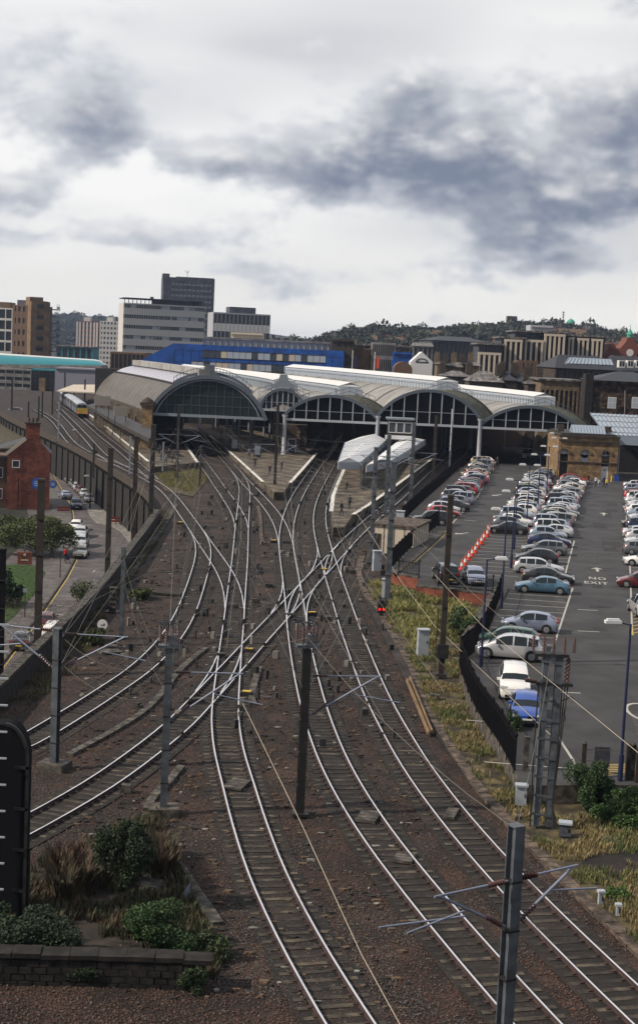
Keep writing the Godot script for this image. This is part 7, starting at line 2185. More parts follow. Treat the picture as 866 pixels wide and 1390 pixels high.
	var kb := PackedVector2Array([Vector2(7.08, -131.27), Vector2(9.03, -139.75), Vector2(12.28, -155.53), Vector2(13.91, -164.38)])
	for i in kb.size() - 1:
		wall_along(s, PackedVector2Array([kb[i], kb[i + 1]]), y - 0.02, y + 0.12, 0.5)
	structure(s, "kerb", M.concrete)
	fill_car_park()
	var cones: Array = [Vector3(13.46, 0.8, -135.45), Vector3(14.03, 0.8, -138.19), Vector3(14.76, 0.8, -142.08), Vector3(15.35, 0.8, -144.82), Vector3(15.95, 0.8, -147.67), Vector3(16.58, 0.8, -151.47), Vector3(17.32, 0.8, -154.91), Vector3(17.92, 0.8, -158.13), Vector3(18.68, 0.8, -161.73), Vector3(19.2, 0.8, -165)]
	var cw := ["nearest, by the silver-blue car", "second from the near end", "third from the near end", "fourth from the near end", "fifth from the near end", "fifth from the far end", "fourth from the far end", "third from the far end", "second from the far end", "farthest, beside the black car"]
	for i in cones.size():
		var o := thing("traffic_cone", "tall orange and white traffic cone, %s of the row" % cw[i], "traffic cone", cones[i], rng.randf(), "cones closing off the empty bays")
		s = st()
		box(s, Vector3(0, 0.05, 0), Vector3(0.5, 0.1, 0.5))
		lathe(s, Vector3.ZERO, Vector3.UP, [Vector2(0.21, 0.1), Vector2(0.165, 0.4)], 10)
		lathe(s, Vector3.ZERO, Vector3.UP, [Vector2(0.115, 0.72), Vector2(0.05, 1.05), Vector2(0.0, 1.06)], 10)
		put(s, "body", M.cone_orange, o)
		s = st()
		lathe(s, Vector3.ZERO, Vector3.UP, [Vector2(0.165, 0.4), Vector2(0.115, 0.72)], 10)
		put(s, "white_band", M.frame_white, o)
	street_lamp("navy lamp post at the right edge, nearest in the car park", Vector3(14.92, 0.8, -68.59), 7.61, [Vector2(-1.0, 0.1)], M.navy_paint, "lamp_post")
	street_lamp("navy lamp post standing by the bend of the spiked fence", Vector3(10.84, 0.8, -93.13), 6.98, [Vector2(1.1, 0.0)], M.navy_paint, "lamp_post")
	street_lamp("navy lamp post at the corner of the longer brick wall", Vector3(14.78, 0.8, -115.51), 7.83, [Vector2(-1.0, 0.0)], M.navy_paint, "lamp_post")
	var tw := [[Vector3(18.39, 0.8, -138.36), "nearest of the twin-headed lamp posts, beside the silver estate"], [Vector3(20.38, 0.8, -151.91), "second twin-headed lamp post between the back-to-back rows"], [Vector3(24.66, 0.8, -174.03), "third twin-headed lamp post between the back-to-back rows"], [Vector3(28.74, 0.8, -193.47), "fourth twin-headed lamp post between the back-to-back rows"], [Vector3(32.78, 0.8, -212.87), "farthest of the twin-headed lamp posts in the rows"]]
	for t in tw:
		street_lamp(t[1], t[0], 7.2, [Vector2(-1.0, 0), Vector2(1.0, 0)], M.navy_paint, "lamp_post")
	for t in [[Vector3(38, 0.8, -236.7), "twin-headed lamp post in front of the sandstone building's corner"], [Vector3(39.9, 0.8, -251.5), "twin-headed lamp post just left of the sandstone building"]]:
		street_lamp(t[1], t[0], 7.2, [Vector2(-1.0, 0), Vector2(1.0, 0)], M.navy_paint, "lamp_post")
	person("person in a pale top walking in the lane before the sandstone building", Vector3(43.6, 0.8, -233.1), 0.3, Color(0.45, 0.5, 0.6), Color(0.03, 0.04, 0.09))
	person("shorter person in white beside the person in a pale top", Vector3(44, 0.8, -232.6), 0.3, Color(0.5, 0.5, 0.52), Color(0.2, 0.2, 0.25), 1.4)
	person("person in dark blue nearest the white door", Vector3(45, 0.8, -233.8), -0.2, Color(0.01, 0.02, 0.08), Color(0.01, 0.012, 0.03))
	person("person in a yellow top right of the dark blue one", Vector3(45.2, 0.8, -232.6), 2.8, Color(0.5, 0.42, 0.06), Color(0.03, 0.03, 0.03), 1.5)
	person("person in dark red by the rear of the people carrier", Vector3(43.3, 0.8, -238.1), 1.2, Color(0.10, 0.012, 0.02), Color(0.02, 0.02, 0.03))
	person("pair member in black walking in the dark lane under the tall shed", Vector3(31.9, 0.8, -267.5), 3.0, Color(0.015, 0.015, 0.02), Color(0.02, 0.02, 0.02))
	var bn := thing("blue_bin", "small blue bin right of the white door", "bin", Vector3(49.5, 0.8, -246.6))
	s = st()
	box(s, Vector3(0, 0.5, 0), Vector3(0.8, 1.0, 0.7))
	put(s, "body", M["paint blue"], bn)
	s = st()
	box(s, Vector3(0, 1.05, 0), Vector3(0.86, 0.12, 0.76))
	put(s, "lid", M.navy_paint, bn)
	var yb := thing("yellow_bollard", "short yellow bollard beside the white door", "bollard", Vector3(48.3, 0.8, -244.6))
	s = st()
	lathe(s, Vector3.ZERO, Vector3.UP, [Vector2(0.14, 0), Vector2(0.14, 0.95), Vector2(0.0, 1.02)], 8)
	put(s, "post", M.yellow_paint, yb)
	var pw := ["left of the wooden board", "beside the navy lamp post", "pale, by the navy lamp", "at the right edge"]
	var fp: Array = [Vector3(13.17, 0.8, -68.8), Vector3(15.31, 0.8, -68.89), Vector3(15.56, 0.8, -68.93), Vector3(15.71, 0.8, -68.47)]
	for i in 4:
		var o := thing("fence_post", "weathered post at the near edge of the car park, %s" % pw[i], "post", fp[i] - Vector3(0, 0.6, 0))
		s = st()
		box(s, Vector3(0, 1.15, 0), Vector3(0.2, 2.3, 0.2))
		cyl(s, Vector3(0, 2.3, 0), Vector3(0, 2.4, 0), 0.13, 0.02, 4)
		put(s, "post", M.concrete if i == 2 else M.brown_steel, o)
	var wr := thing("wire_fence", "thin wire strands between the posts at the near edge of the car park", "fence")
	s = st()
	for i in 3:
		for k in 3:
			cyl(s, fp[i] + Vector3(0, 0.3 + k * 0.55, 0), fp[i + 1] + Vector3(0, 0.3 + k * 0.55, 0), 0.015, 0.015, 4, false)
	put(s, "strands", M.dark_wire, wr)
	var bd := thing("grey_board", "dark grey board standing behind the bush at the near edge", "board", Vector3(14.17, 0.8, -69.45))
	s = st()
	box(s, Vector3(0, 0.9, 0), Vector3(0.75, 1.0, 0.08))
	put(s, "panel", M.flat_slate, bd)
	s = st()
	box(s, Vector3(0, 0.2, 0), Vector3(0.1, 0.5, 0.06))
	put(s, "leg", M.brown_steel, bd)
	var cp := thing("corner_post", "grey concrete corner post where the spiked fence ends", "post", Vector3(10.53, 0, -69.59))
	s = st()
	box(s, Vector3(0, 1.25, 0), Vector3(0.24, 2.5, 0.24))
	put(s, "post", M.concrete, cp)
func fill_car_park() -> void:
	var y := 0.8
	var across := (Vector3(15.52, 0.8, -116.71) - Vector3(19.97, 0.8, -116.19)).normalized()
	var left_yaw := atan2(-across.x, -across.z) # nose to the left
	var right_yaw := left_yaw + PI
	var named := [
		["saloon", "teal blue", Vector3(19.33, 0.8, -124.6), left_yaw, "teal blue saloon with alloy wheels, nose to the left, beside empty bays"],
		["saloon", "black", Vector3(20.66, 0.8, -130.18), right_yaw, "black saloon just behind the teal blue one, nose to the right"],
		["hatchback", "steel blue", Vector3(15.78, 0.8, -106.52), left_yaw - 0.04, "steel blue three-door hatchback alone among empty bays"],
		["people carrier", "silver", Vector3(13.12, 0.8, -96.35), left_yaw - 0.1, "silver people carrier near the bend of the spiked fence"],
		["estate", "green", Vector3(13.27, 0.8, -100.04), left_yaw - 0.1, "dark green estate half hidden behind the silver people carrier"],
		["off-roader", "white", Vector3(12.06, 0.8, -86.03), PI - 0.1, "white off-roader facing the camera, behind the blue coupe"],
		["hatchback", "blue", Vector3(11.96, 0.8, -80.04), PI - 0.1, "bright blue rounded coupe, nearest car in the car park"],
		["estate", "silver", Vector3(20.61, 0.8, -135.8), right_yaw, "silver estate beside the twin-headed lamp post"],
		["hatchback", "black", Vector3(21.45, 0.8, -142.72), left_yaw, "black hatchback behind the silver estate"],
		["estate", "grey", Vector3(23.17, 0.8, -149.52), left_yaw, "grey estate, fourth behind the teal blue saloon"],
		["saloon", "dark blue", Vector3(24.63, 0.8, -156.26), right_yaw, "dark blue saloon at the start of the packed middle row"],
		["off-roader", "black", Vector3(11.36, 0.8, -128.29), 0.1, "black off-roader backed against the brick wall, red lights showing"],
		["hatchback", "steel blue", Vector3(13.88, 0.8, -128.2), PI + 0.05, "pale blue hatchback beside the nearest traffic cone"],
		["saloon", "black", Vector3(21.38, 0.8, -165.8), left_yaw, "long black saloon at the end of the cone row"],
		["off-roader", "black", Vector3(12.96, 0.8, -170.99), left_yaw + 0.2, "black off-roader at the near end of the fence row"],
		["hatchback", "red", Vector3(15.09, 0.8, -179.41), right_yaw + 0.2, "red hatchback, second in the fence row"],
		["hatchback", "maroon", Vector3(28.87, 0.8, -130.06), left_yaw, "dark red hatchback with bright tail lamps at the right edge"],
		["people carrier", "silver", Vector3(26.09, 0.8, -115.79), 0.0, "silver people carrier at the right edge above the yellow hatching"],
		["saloon", "white", Vector3(32.52, 0.8, -144.22), left_yaw, "white saloon with its nose showing at the right edge"],
	]
	for c in named:
		var p: Vector3 = c[2]
		car(c[0], c[1], c[4], p, c[3], "", true, "car_park_car")
	var ordi := ["nearest"]
	var nth := ["second", "third", "fourth", "fifth", "sixth", "seventh", "eighth", "ninth", "tenth", "eleventh", "twelfth", "thirteenth", "fourteenth", "fifteenth"]
	for k in nth: ordi.append(k + " from the near end")
	var back: Array = ["fourteenth", "thirteenth", "twelfth", "eleventh", "tenth", "ninth", "eighth", "seventh", "sixth", "fifth", "fourth", "third", "second"]
	ordi.append("fifteenth from the far end")
	for k in back: ordi.append(k + " from the far end")
	ordi.append("farthest")
	var rows := [
		[[Vector3(25.76, 0.8, -162.17), Vector3(30.5, 0.8, -187.29), Vector3(36.02, 0.8, -214.36), Vector3(41.1, 0.8, -239.5)], 30, "of the packed middle car row", "packed middle row"],
		[[Vector3(22.36, 0.8, -170.99), Vector3(26.88, 0.8, -192.69), Vector3(31.82, 0.8, -219.04), Vector3(37.3, 0.8, -250.1)], 27, "of the row left of the twin lamps", "row left of the twin lamps"],
		[[Vector3(16.06, 0.8, -184.7), Vector3(20.46, 0.8, -210.38), Vector3(25.3, 0.8, -240.9), Vector3(30, 0.8, -271.6)], 30, "of the row along the far spiked fence", "row along the far fence"],
		[[Vector3(34.26, 0.8, -152.64), Vector3(38.26, 0.8, -172.01), Vector3(43.08, 0.8, -195.9), Vector3(50.3, 0.8, -232.6)], 23, "of the row along the right edge", "row along the right edge"],
	]
	var kinds := ["hatchback", "saloon", "hatchback", "estate", "hatchback", "people carrier", "hatchback", "saloon", "off-roader", "hatchback"]
	var paints := ["silver", "white", "dark blue", "silver", "black", "grey", "silver", "silver", "steel blue", "pale blue", "silver", "black", "grey", "maroon", "silver", "green", "white", "silver", "red", "black", "grey", "steel blue", "beige", "dark blue"]
	var r2 := RandomNumberGenerator.new()
	r2.seed = 77
	for row in rows:
		var pts: Array = row[0]
		var n: int = row[1]
		var path := PackedVector2Array()
		for p: Vector3 in pts: path.append(v2(p))
		var total := 0.0
		for i in path.size() - 1: total += path[i].distance_to(path[i + 1])
		var spread := resample(path, total / (n - 1) - 0.001)
		for i in mini(n, spread.size()):
			var kind: String = kinds[(i * 7 + n) % kinds.size()] if r2.randf() < 0.5 else kinds[r2.randi() % kinds.size()]
			var paint: String = paints[r2.randi() % paints.size()]
			var idx := i if i < n / 2 else ordi.size() - (n - i)
			car(kind, paint, "%s %s, %s %s" % [paint, kind, ordi[idx], row[2]], Vector3(spread[i].x + r2.randf_range(-0.4, 0.4), y, spread[i].y), (left_yaw if r2.randf() < 0.55 else right_yaw) + r2.randf_range(-0.04, 0.04), row[3], spread[i].length() < 150.0)
	car("van", "white", "white van standing in the shade under the rightmost shed", Vector3(40.8, 0.8, -293), 3.0, "", false)
	car("van", "white", "white delivery van in the dark bay under the glazed canopy", Vector3(57.7, 0.8, -270.5), 1.5, "", false)
# ---------------------------------------------------------------- overhead line
func insulator(s: SurfaceTool, a: Vector3, b: Vector3, r := 0.09) -> void:
	var n := 6
	for i in n:
		var c := a.lerp(b, (i + 0.5) / n)
		var d := (b - a) / n * 0.32
		cyl(s, c - d, c + d, r, r * 0.55, 8)
	cyl(s, a, b, r * 0.4, r * 0.4, 6, false)
func h_section(s: SurfaceTool, h: float, w: float) -> void:
	box(s, Vector3(0, h / 2.0, 0), Vector3(w * 0.14, h, w * 0.9))
	box(s, Vector3(0, h / 2.0, w / 2.0), Vector3(w * 0.95, h, w * 0.12))
	box(s, Vector3(0, h / 2.0, -w / 2.0), Vector3(w * 0.95, h, w * 0.12))
func mast(label: String, base: Vector3, h: float, w: float, m: Material, style := "h", yaw := 0.0, pad := false) -> Node3D:
	var t := thing("overhead_mast", label, "mast", base, yaw)
	var s := st()
	if style == "h":
		h_section(s, h, w)
		box(s, Vector3(0, h + 0.02, 0), Vector3(w, 0.05, w * 1.1))
	elif style == "tube":
		cyl(s, Vector3.ZERO, Vector3(0, h, 0), w * 0.55, w * 0.45, 10)
		cyl(s, Vector3(0, h - 0.12, 0), Vector3(0, h, 0), w * 0.55, w * 0.55, 10)
	else:
		box(s, Vector3(0, h / 2.0, 0), Vector3(w, h, w * 0.85))
		box(s, Vector3(0, h - 0.06, 0), Vector3(w * 1.15, 0.14, w))
	put(s, "column", m, t, style == "tube")
	s = st()
	if pad:
		box(s, Vector3(0, 0.06, 0), Vector3(1.35, 0.4, 1.1))
	else:
		box(s, Vector3(0, 0.03, 0), Vector3(w * 2.0, 0.14, w * 2.0))
	put(s, "base", M.concrete if pad else M.dark_steel, t)
	if w > 0.3:
		s = st()
		for k in 4:
			box(s, Vector3(0, h * (0.18 + 0.2 * k), 0), Vector3(w * 1.06, 0.07, w * 1.16))
		put(s, "straps", M.dark_steel, t)
	return t
# bracket arm: top tube and raking strut with their insulators; dir points from the mast over the track
func bracket(t: Node3D, dir: Vector3, reach: float, top_y: float, low_y: float, w: float) -> void:
	var s := st()
	var c := st()
	var a := dir * (w * 0.6)
	insulator(c, Vector3(0, top_y, 0) + a + dir * 0.12, Vector3(0, top_y, 0) + a + dir * 0.75)
	cyl(s, Vector3(0, top_y, 0) + a, Vector3(0, top_y, 0) + dir * reach, 0.035, 0.035, 6)
	insulator(c, Vector3(0, low_y, 0) + a + dir * 0.15 + Vector3(0, 0.07, 0), Vector3(0, low_y, 0) + a + dir * 0.75 + Vector3(0, 0.07, 0) + Vector3(0, (top_y - low_y) * 0.28, 0), 0.1)
	cyl(s, Vector3(0, low_y, 0) + a, Vector3(0, top_y, 0) + dir * (reach - 0.15), 0.045, 0.045, 6)
	cyl(s, Vector3(0, lerpf(low_y, top_y, 0.55), 0) + dir * (reach * 0.62), Vector3(0, lerpf(low_y, top_y, 0.35), 0) + dir * (reach + 0.9), 0.03, 0.03, 6)
	var arm := put(s, "bracket_arm", M.blue_steel, t, true)
	put(c, "insulator", M.ceramic, arm, true)
func crown_of_insulators(t: Node3D, h: float, n: int, spread: float) -> void:
	var c := st()
	var s := st()
	for k in n:
		var x := (k - (n - 1) / 2.0) * spread
		var z := 0.18 if k % 2 else -0.2
		insulator(c, Vector3(x, h + 0.15, z), Vector3(x, h + 0.85, z), 0.1)
		cyl(s, Vector3(x, h - 0.3, z), Vector3(x, h + 1.0, z), 0.03, 0.03, 5)
		beam(s, Vector3(x, h + 0.98, z), Vector3(x - 0.5, h + 1.15, z + 0.2), 0.05, 0.04)
	box(s, Vector3(0, h - 0.02, 0), Vector3(n * spread * 0.9, 0.12, 0.5))
	box(s, Vector3(0.15, h + 0.3, 0.1), Vector3(0.4, 0.4, 0.3))
	var g := put(s, "switchgear", M.galvanised, t)
	put(c, "insulator", M.ceramic, g)
func wire(label: String, pts: Array, r: float, m: Material, sag := 0.0, pair := 0.0) -> void:
	var s := st()
	for j in (pts.size() - 1) * (2 if pair > 0.0 else 1):
		var i := j % (pts.size() - 1)
		var low := Vector3(0, pair if j >= pts.size() - 1 else 0.0, 0)
		var a: Vector3 = pts[i] - low
		var b: Vector3 = pts[i + 1] - low
		var n := 6 if sag > 0.0 else 1
		for k in n:
			var f := float(k) / n
			var g := float(k + 1) / n
			cyl(s, a.lerp(b, f) - Vector3(0, sag * 4.0 * f * (1.0 - f), 0), a.lerp(b, g) - Vector3(0, sag * 4.0 * g * (1.0 - g), 0), r, r, 4, false)
	var o := put(s, "overhead_wire", m)
	tag(o, label, "overhead wire")
func catenary(which: int, label: String, off: float, span := 44.0) -> void:
	var p := resample(shared.tracks[which], span)
	var o := thing("overhead_line", label, "overhead line")
	var con := st()
	var mes := st()
	for i in p.size() - 1:
		var d := (p[i + 1] - p[i]).normalized()
		var n := Vector2(-d.y, d.x)
		var z := off + (0.22 if i % 2 else -0.22)
		var z2 := off + (-0.22 if i % 2 else 0.22)
		var a := Vector3(p[i].x + n.x * z, 0, p[i].y + n.y * z)
		var b := Vector3(p[i + 1].x + n.x * z2, 0, p[i + 1].y + n.y * z2)
		cyl(con, a + Vector3(0, 4.8, 0), b + Vector3(0, 4.8, 0), 0.014, 0.014, 4, false)
		for k in 8:
			var f := k / 8.0
			var g := (k + 1) / 8.0
			var ya := 6.0 - 0.8 * 4.0 * f * (1.0 - f) * 0.9
			var yb := 6.0 - 0.8 * 4.0 * g * (1.0 - g) * 0.9
			cyl(mes, a.lerp(b, f) + Vector3(0, ya, 0), a.lerp(b, g) + Vector3(0, yb, 0), 0.013, 0.013, 4, false)
			if k > 0: cyl(mes, a.lerp(b, f) + Vector3(0, ya, 0), a.lerp(b, f) + Vector3(0, 4.8, 0), 0.006, 0.006, 3, false)
	put(con, "contact_wire", M.wire, o)
	put(mes, "messenger_wire", M.dark_wire, o)
func make_masts() -> void:
	var R := Vector3.RIGHT
	var t := mast("grey mast on a square pad left of the middle track, crowned with brown insulators", Vector3(-6.28, -0.1, -63.54), 7.52, 0.34, M.galvanised, "h", 0.1, true)
	crown_of_insulators(t, 7.52, 4, 0.26)
	bracket(t, R, 3.3, 6.34, 4.2, 0.34)
	t = mast("dark mast in the middle of the tracks, crowned with brown insulators", Vector3(-0.24, -0.1, -64.11), 7.49, 0.36, M.dark_steel, "h", 0.15)
	crown_of_insulators(t, 7.49 + 0.2, 5, 0.22)
	bracket(t, R, 3.4, 6.33, 4.5, 0.36)
	t = mast("grey mast on a square pad at the left, with arms to both sides", Vector3(-12.25, -0.1, -69.64), 6.8, 0.34, M.galvanised, "h", -0.3, true)
	bracket(t, R.rotated(Vector3.UP, 0.25), 3.4, 6.6, 4.9, 0.34)
	bracket(t, -R, 3.2, 6.7, 4.9, 0.34)
	t = mast("tall plain dark mast standing in the grass bank right of the signal", Vector3(8.33, 0.1, -93.36), 11.67, 0.36, M.brown_steel, "box")
	var s := st()
	box(s, Vector3(0.0, 1.6, 0.25), Vector3(0.75, 0.9, 0.3))
	put(s, "switch_box", M.dark_steel, t)
	s = st()
	cyl(s, Vector3(-0.45, 0.5, 0.1), Vector3(-0.4, 4.3, 0.1), 0.03, 0.03, 5, false)
	put(s, "conduit", M.dark_steel, t)
	t = mast("grey mast at the bottom edge with arms reaching over both right-hand tracks", Vector3(6.09, -0.1, -41.21), 7.35, 0.36, M.galvanised, "h", 0.5)
	bracket(t, R.rotated(Vector3.UP, 0.12), 2.6, 5.75, 4.4, 0.36)
	bracket(t, -R.rotated(Vector3.UP, 0.1), 2.9, 5.75, 4.4, 0.36)
	s = st()
	cyl(s, Vector3(-1.7, 4.95, 0.1), Vector3(-4.4, 4.95, -0.1), 0.03, 0.03, 6)
	put(s, "registration_arm", M.blue_steel, t, true)
	var b := Vector3(10.48, 0, -63.8)
	var th: float = 7.75
	t = thing("switching_mast", "heavy twin-legged grey mast with brown insulators, beside the blue coupe", "mast", b)
	for k: float in [-0.28, 0.28]:
		s = st()
		box(s, Vector3(k, th / 2.0, 0), Vector3(0.12, th, 0.42))
		box(s, Vector3(k + 0.1, th / 2.0, 0.2), Vector3(0.22, th, 0.05))
		box(s, Vector3(k + 0.1, th / 2.0, -0.2), Vector3(0.22, th, 0.05))
		put(s, "leg", M.galvanised, t)
	s = st()
	for k in 9:
		beam(s, Vector3(-0.45, 0.6 + k * th / 9.0, 0.24), Vector3(0.5, 0.6 + k * th / 9.0 - 0.12, 0.24), 0.05, 0.1)
	put(s, "batten", M.galvanised, t)
	s = st()
	box(s, Vector3(0.2, th - 1.3, 0.0), Vector3(1.6, 0.14, 0.5))
	box(s, Vector3(0, th, 0), Vector3(1.5, 0.14, 0.6))
	put(s, "crossarm", M.dark_steel, t)
	var ins := st()
	for k in 5:
		insulator(ins, Vector3(-0.8 + k * 0.45, th + 0.1, 0.1 * (k % 2)), Vector3(-0.8 + k * 0.45, th + 0.8, 0.1 * (k % 2)), 0.1)
	insulator(ins, Vector3(0.75, th - 1.2, 0.1), Vector3(0.78, th - 0.1, 0.1), 0.14)
	insulator(ins, Vector3(-0.65, th - 1.2, 0.2), Vector3(-1.2, th - 1.0, 0.9), 0.1)
	put(ins, "insulator", M.ceramic, t)
	s = st()
	for k in 3:
		path_tube(s, [Vector3(0.55 + k * 0.12, th - 1.3, 0.15), Vector3(0.5 + k * 0.06, th * 0.5, 0.3), Vector3(0.42, 1.0, 0.3), Vector3(0.5 + k * 0.1, 0.0, 0.5)], 0.03)
	path_tube(s, [Vector3(-0.5, th - 1.2, 0.2), Vector3(-0.55, th * 0.5, 0.3), Vector3(-0.5, 0.0, 0.3)], 0.035)
	path_tube(s, [Vector3(0.3, th * 0.72, 0.1), Vector3(1.0, th * 0.76, 0.0), Vector3(1.15, th * 0.74, 0.0)], 0.025)
	put(s, "cables", M.black, t)
	var list := [
		[Vector3(6.03, 0, -121.94), 11.64, 0.46, M.galvanised, "box", "tall grey mast nearest the red signal, in front of the relay hut's corner"],
		[Vector3(5.28, 0, -143.05), 11.36, 0.42, M.galvanised, "box", "grey mast at the left front corner of the relay hut"],
		[Vector3(8.14, 0.9, -179.71), 9.68, 0.5, M.galvanised, "h", "grey mast on the canopied platform, left of the tall pair"],
		[Vector3(12.5, 0, -202.34), 11.08, 0.5, M.galvanised, "h", "grey mast beside the control cabin with insulators near its top"],
		[Vector3(17.9, 0, -234), 10.91, 0.46, M.brown_steel, "box", "brown mast in the shade before the tallest shed"],
		[Vector3(23.3, 0, -267.6), 10.84, 0.34, M.steel_white, "tube", "slim pale mast in front of the tallest shed's glazing"],
		[Vector3(-18.56, -1, -97.86), 12.16, 0.44, M.brown_steel, "box", "thick brown mast outside the parapet in front of the pavement tree"],
		[Vector3(-18.71, -1, -130.83), 12.01, 0.44, M.brown_steel, "box", "brown mast behind the parapet, in front of the pale corner"],
		[Vector3(-19.31, -1, -153.33), 11.7, 0.44, M.brown_steel, "box", "brown mast behind the parapet, second from the dark tall one"],
		[Vector3(-18.91, -0.3, -165.05), 11.61, 0.5, M.dark_steel, "box", "tallest dark mast at the bend of the parapet"],
		[Vector3(-13.44, -0.1, -101.68), 6.37, 0.3, M.galvanised, "h", "short grey mast among the weeds inside the parapet"],
		[Vector3(-21.6, 0.4, -220.7), 10.85, 0.42, M.dark_steel, "box", "dark mast on the grassy platform end before the glazed gable"],
		[Vector3(-6.54, 0.2, -211.4), 12.08, 0.42, M.dark_steel, "h", "dark mast at the tip of the bare wedge platform"],
		[Vector3(-19.11, -1, -88.63), 8.68, 0.46, M.black_paint, "box", "black mast at the extreme left edge above the street"],
		[Vector3(-17.5, -0.1, -213.77), 5.38, 0.26, M.dark_steel, "box", "short dark post between the grassy ramp and the red-brown bed"],
		[Vector3(-72.8, 0.5, -364.5), 3.83, 0.34, M.dark_steel, "box", "short far mast left of the train, nearest the white car"],
		[Vector3(-67.6, 0.5, -350.7), 5.78, 0.34, M.dark_steel, "box", "far mast just behind the white yard car"],
		[Vector3(-69.3, 0.5, -364), 6.36, 0.34, M.dark_steel, "box", "far mast right beside the one behind the white yard car"],
		[Vector3(-70.4, 0.5, -383.5), 8.98, 0.4, M.dark_steel, "box", "far mast at the rear end of the train"],
		[Vector3(-51.8, 0, -289.4), 7.96, 0.34, M.steel_grey, "box", "thin grey mast in front of the train's side"],
		[Vector3(-83, 0, -472.7), 9.4, 0.46, M.dark_steel, "box", "far mast in front of the lavender wall, behind the train"],
		[Vector3(-74.2, 0, -458.3), 7.76, 0.46, M.dark_steel, "box", "far mast through the low beige canopy's front"],
		[Vector3(-78.9, 0, -513.8), 7.16, 0.46, M.dark_steel, "box", "far mast at the right end of the low beige canopy"],
		[Vector3(-85.8, 0, -406.4), 8.91, 0.46, M.dark_steel, "box", "far mast at the left edge before the white banded hall"],
		[Vector3(-34.15, -0.2, -220.95), 5.11, 0.28, M.dark_steel, "box", "short dark mast on the viaduct edge above the row of cars"],
		[Vector3(-29.56, -0.2, -227.31), 6.05, 0.26, M.steel_grey, "box", "thin grey post between the platform edge and the viaduct track"],
		[Vector3(-24.09, 0.9, -224.01), 4.5, 0.24, M.steel_grey, "box", "short grey post on the tan island platform"],
		[Vector3(-15.48, -0.2, -111.59), 1.95, 0.5, M.concrete, "box", "stubby grey cabinet post inside the parapet beside the short mast"],
	]
	for m in list:
		t = mast(m[5], m[0], m[1], m[2], m[3], m[4])
	var cab := [[Vector3(8.14, 0.9, -179.71), 9.6], [Vector3(12.5, 0, -202.34), 9.6], [Vector3(-6.54, 0.2, -211.4), 9.0], [Vector3(-21.6, 0.4, -220.7), 9.0]]
	for k in cab.size():
		var p: Vector3 = cab[k][0]
		var o := thing("line_bracket", ["bracket arms on the platform mast", "bracket arms on the mast beside the control cabin", "bracket arms on the wedge platform mast", "bracket arms on the grassy platform end's mast"][k], "bracket", p)
		bracket(o, R if k % 2 else -R, 3.4, cab[k][1] - 2.6, cab[k][1] - 4.0, 0.4)
		bracket(o, -R if k % 2 else R, 3.0, cab[k][1] - 2.6, cab[k][1] - 4.0, 0.4)
	var names := ["outermost street-side track", "short link", "middle track", "track from the glass-fronted shed", "red-brown bed's track", "track right of the dark central mast", "rightmost running track", "long diagonal track"]
	for k: int in [0, 2, 3, 4, 5, 6, 7]:
		catenary(k, "contact and messenger wires over the " + names[k], 0.0)
	var tops := {"a": Vector3(-12.04, -0.1, -69.68) + Vector3(0, 7.2, 0), "b": Vector3(-13.38, 0, -101.19) + Vector3(0, 6.0, 0), "c": Vector3(-18.64, 0, -162.69) + Vector3(0, 9.5, 0), "d": Vector3(-6.25, 0, -63.24) + Vector3(0, 7.9, 0), "e": Vector3(-0.24, 0, -63.8) + Vector3(0, 8.0, 0), "f": Vector3(6.03, 0, -121.94) + Vector3(0, 7.6, 0), "g": Vector3(8.38, 0, -93.81) + Vector3(0, 9.0, 0), "h": Vector3(10.48, 0, -63.8) + Vector3(0, 7.6, 0), "i": Vector3(6.06, 0, -41.01) + Vector3(0, 7.2, 0), "j": Vector3(-6.6, 0, -213.47) + Vector3(0, 8.0, 0), "k": Vector3(5.28, 0, -143.05) + Vector3(0, 8.6, 0), "l": Vector3(-22.03, 0, -225.06) + Vector3(0, 8.0, 0)}
	var fe := [["a", "b", "left pad mast to the short mast in the weeds"], ["b", "c", "short mast in the weeds to the tallest dark mast"], ["d", "l", "left central mast to the grassy platform end"], ["e", "j", "dark central mast to the wedge platform"], ["e", "k", "dark central mast to the relay hut"], ["h", "f", "twin-legged mast to the mast by the red signal"], ["i", "e", "bottom-edge mast to the dark central mast"], ["i", "h", "bottom-edge mast to the twin-legged mast"], ["d", "e", "one central mast to the other, across the tracks"], ["f", "g", "red signal's mast to the tall dark mast in grass"]]
	for f in fe:
		wire("thin feeder wire from the " + f[2], [tops[f[0]], tops[f[1]]], 0.012, M.wire, 0.5)
	wire("pale guy wire slanting from the grass bank over the right-hand track to the bottom right", [Vector3(6.98, 7.71, -86), Vector3(8.59, 6.98, -74), Vector3(11.91, 6.67, -52), Vector3(12.88, 6.5, -46)], 0.016, M.pale_wire)
	wire("pale wire slanting down between the middle tracks to the bottom edge", [Vector3(-2.88, 5.35, -62), Vector3(-0.09, 4.08, -50), Vector3(1.85, 2.88, -42), Vector3(3.32, 2.14, -37)], 0.016, M.pale_wire)
	wire("pale wire running diagonally from the relay hut past the red signal", [Vector3(3.52, 4.55, -150), Vector3(7.05, 1.86, -120), Vector3(8.32, 2.02, -100), Vector3(12.22, 2.09, -70)], 0.02, M.pale_wire)
	var pts: Array = [Vector3(-12.04, -0.1, -69.68), Vector3(-13.44, -0.1, -101.68), Vector3(-18.73, -0.1, -163.47), Vector3(-6.28, -0.1, -63.54), Vector3(-22.13, -0.1, -226.15), Vector3(-6.63, -0.1, -214.5), Vector3(-0.24, -0.1, -64.11), Vector3(5.31, -0.1, -143.75), Vector3(6.06, -0.1, -122.53), Vector3(12.56, -0.1, -203.32), Vector3(-18.51, -0.1, -146.96), Vector3(-17.5, -0.1, -213.77)]
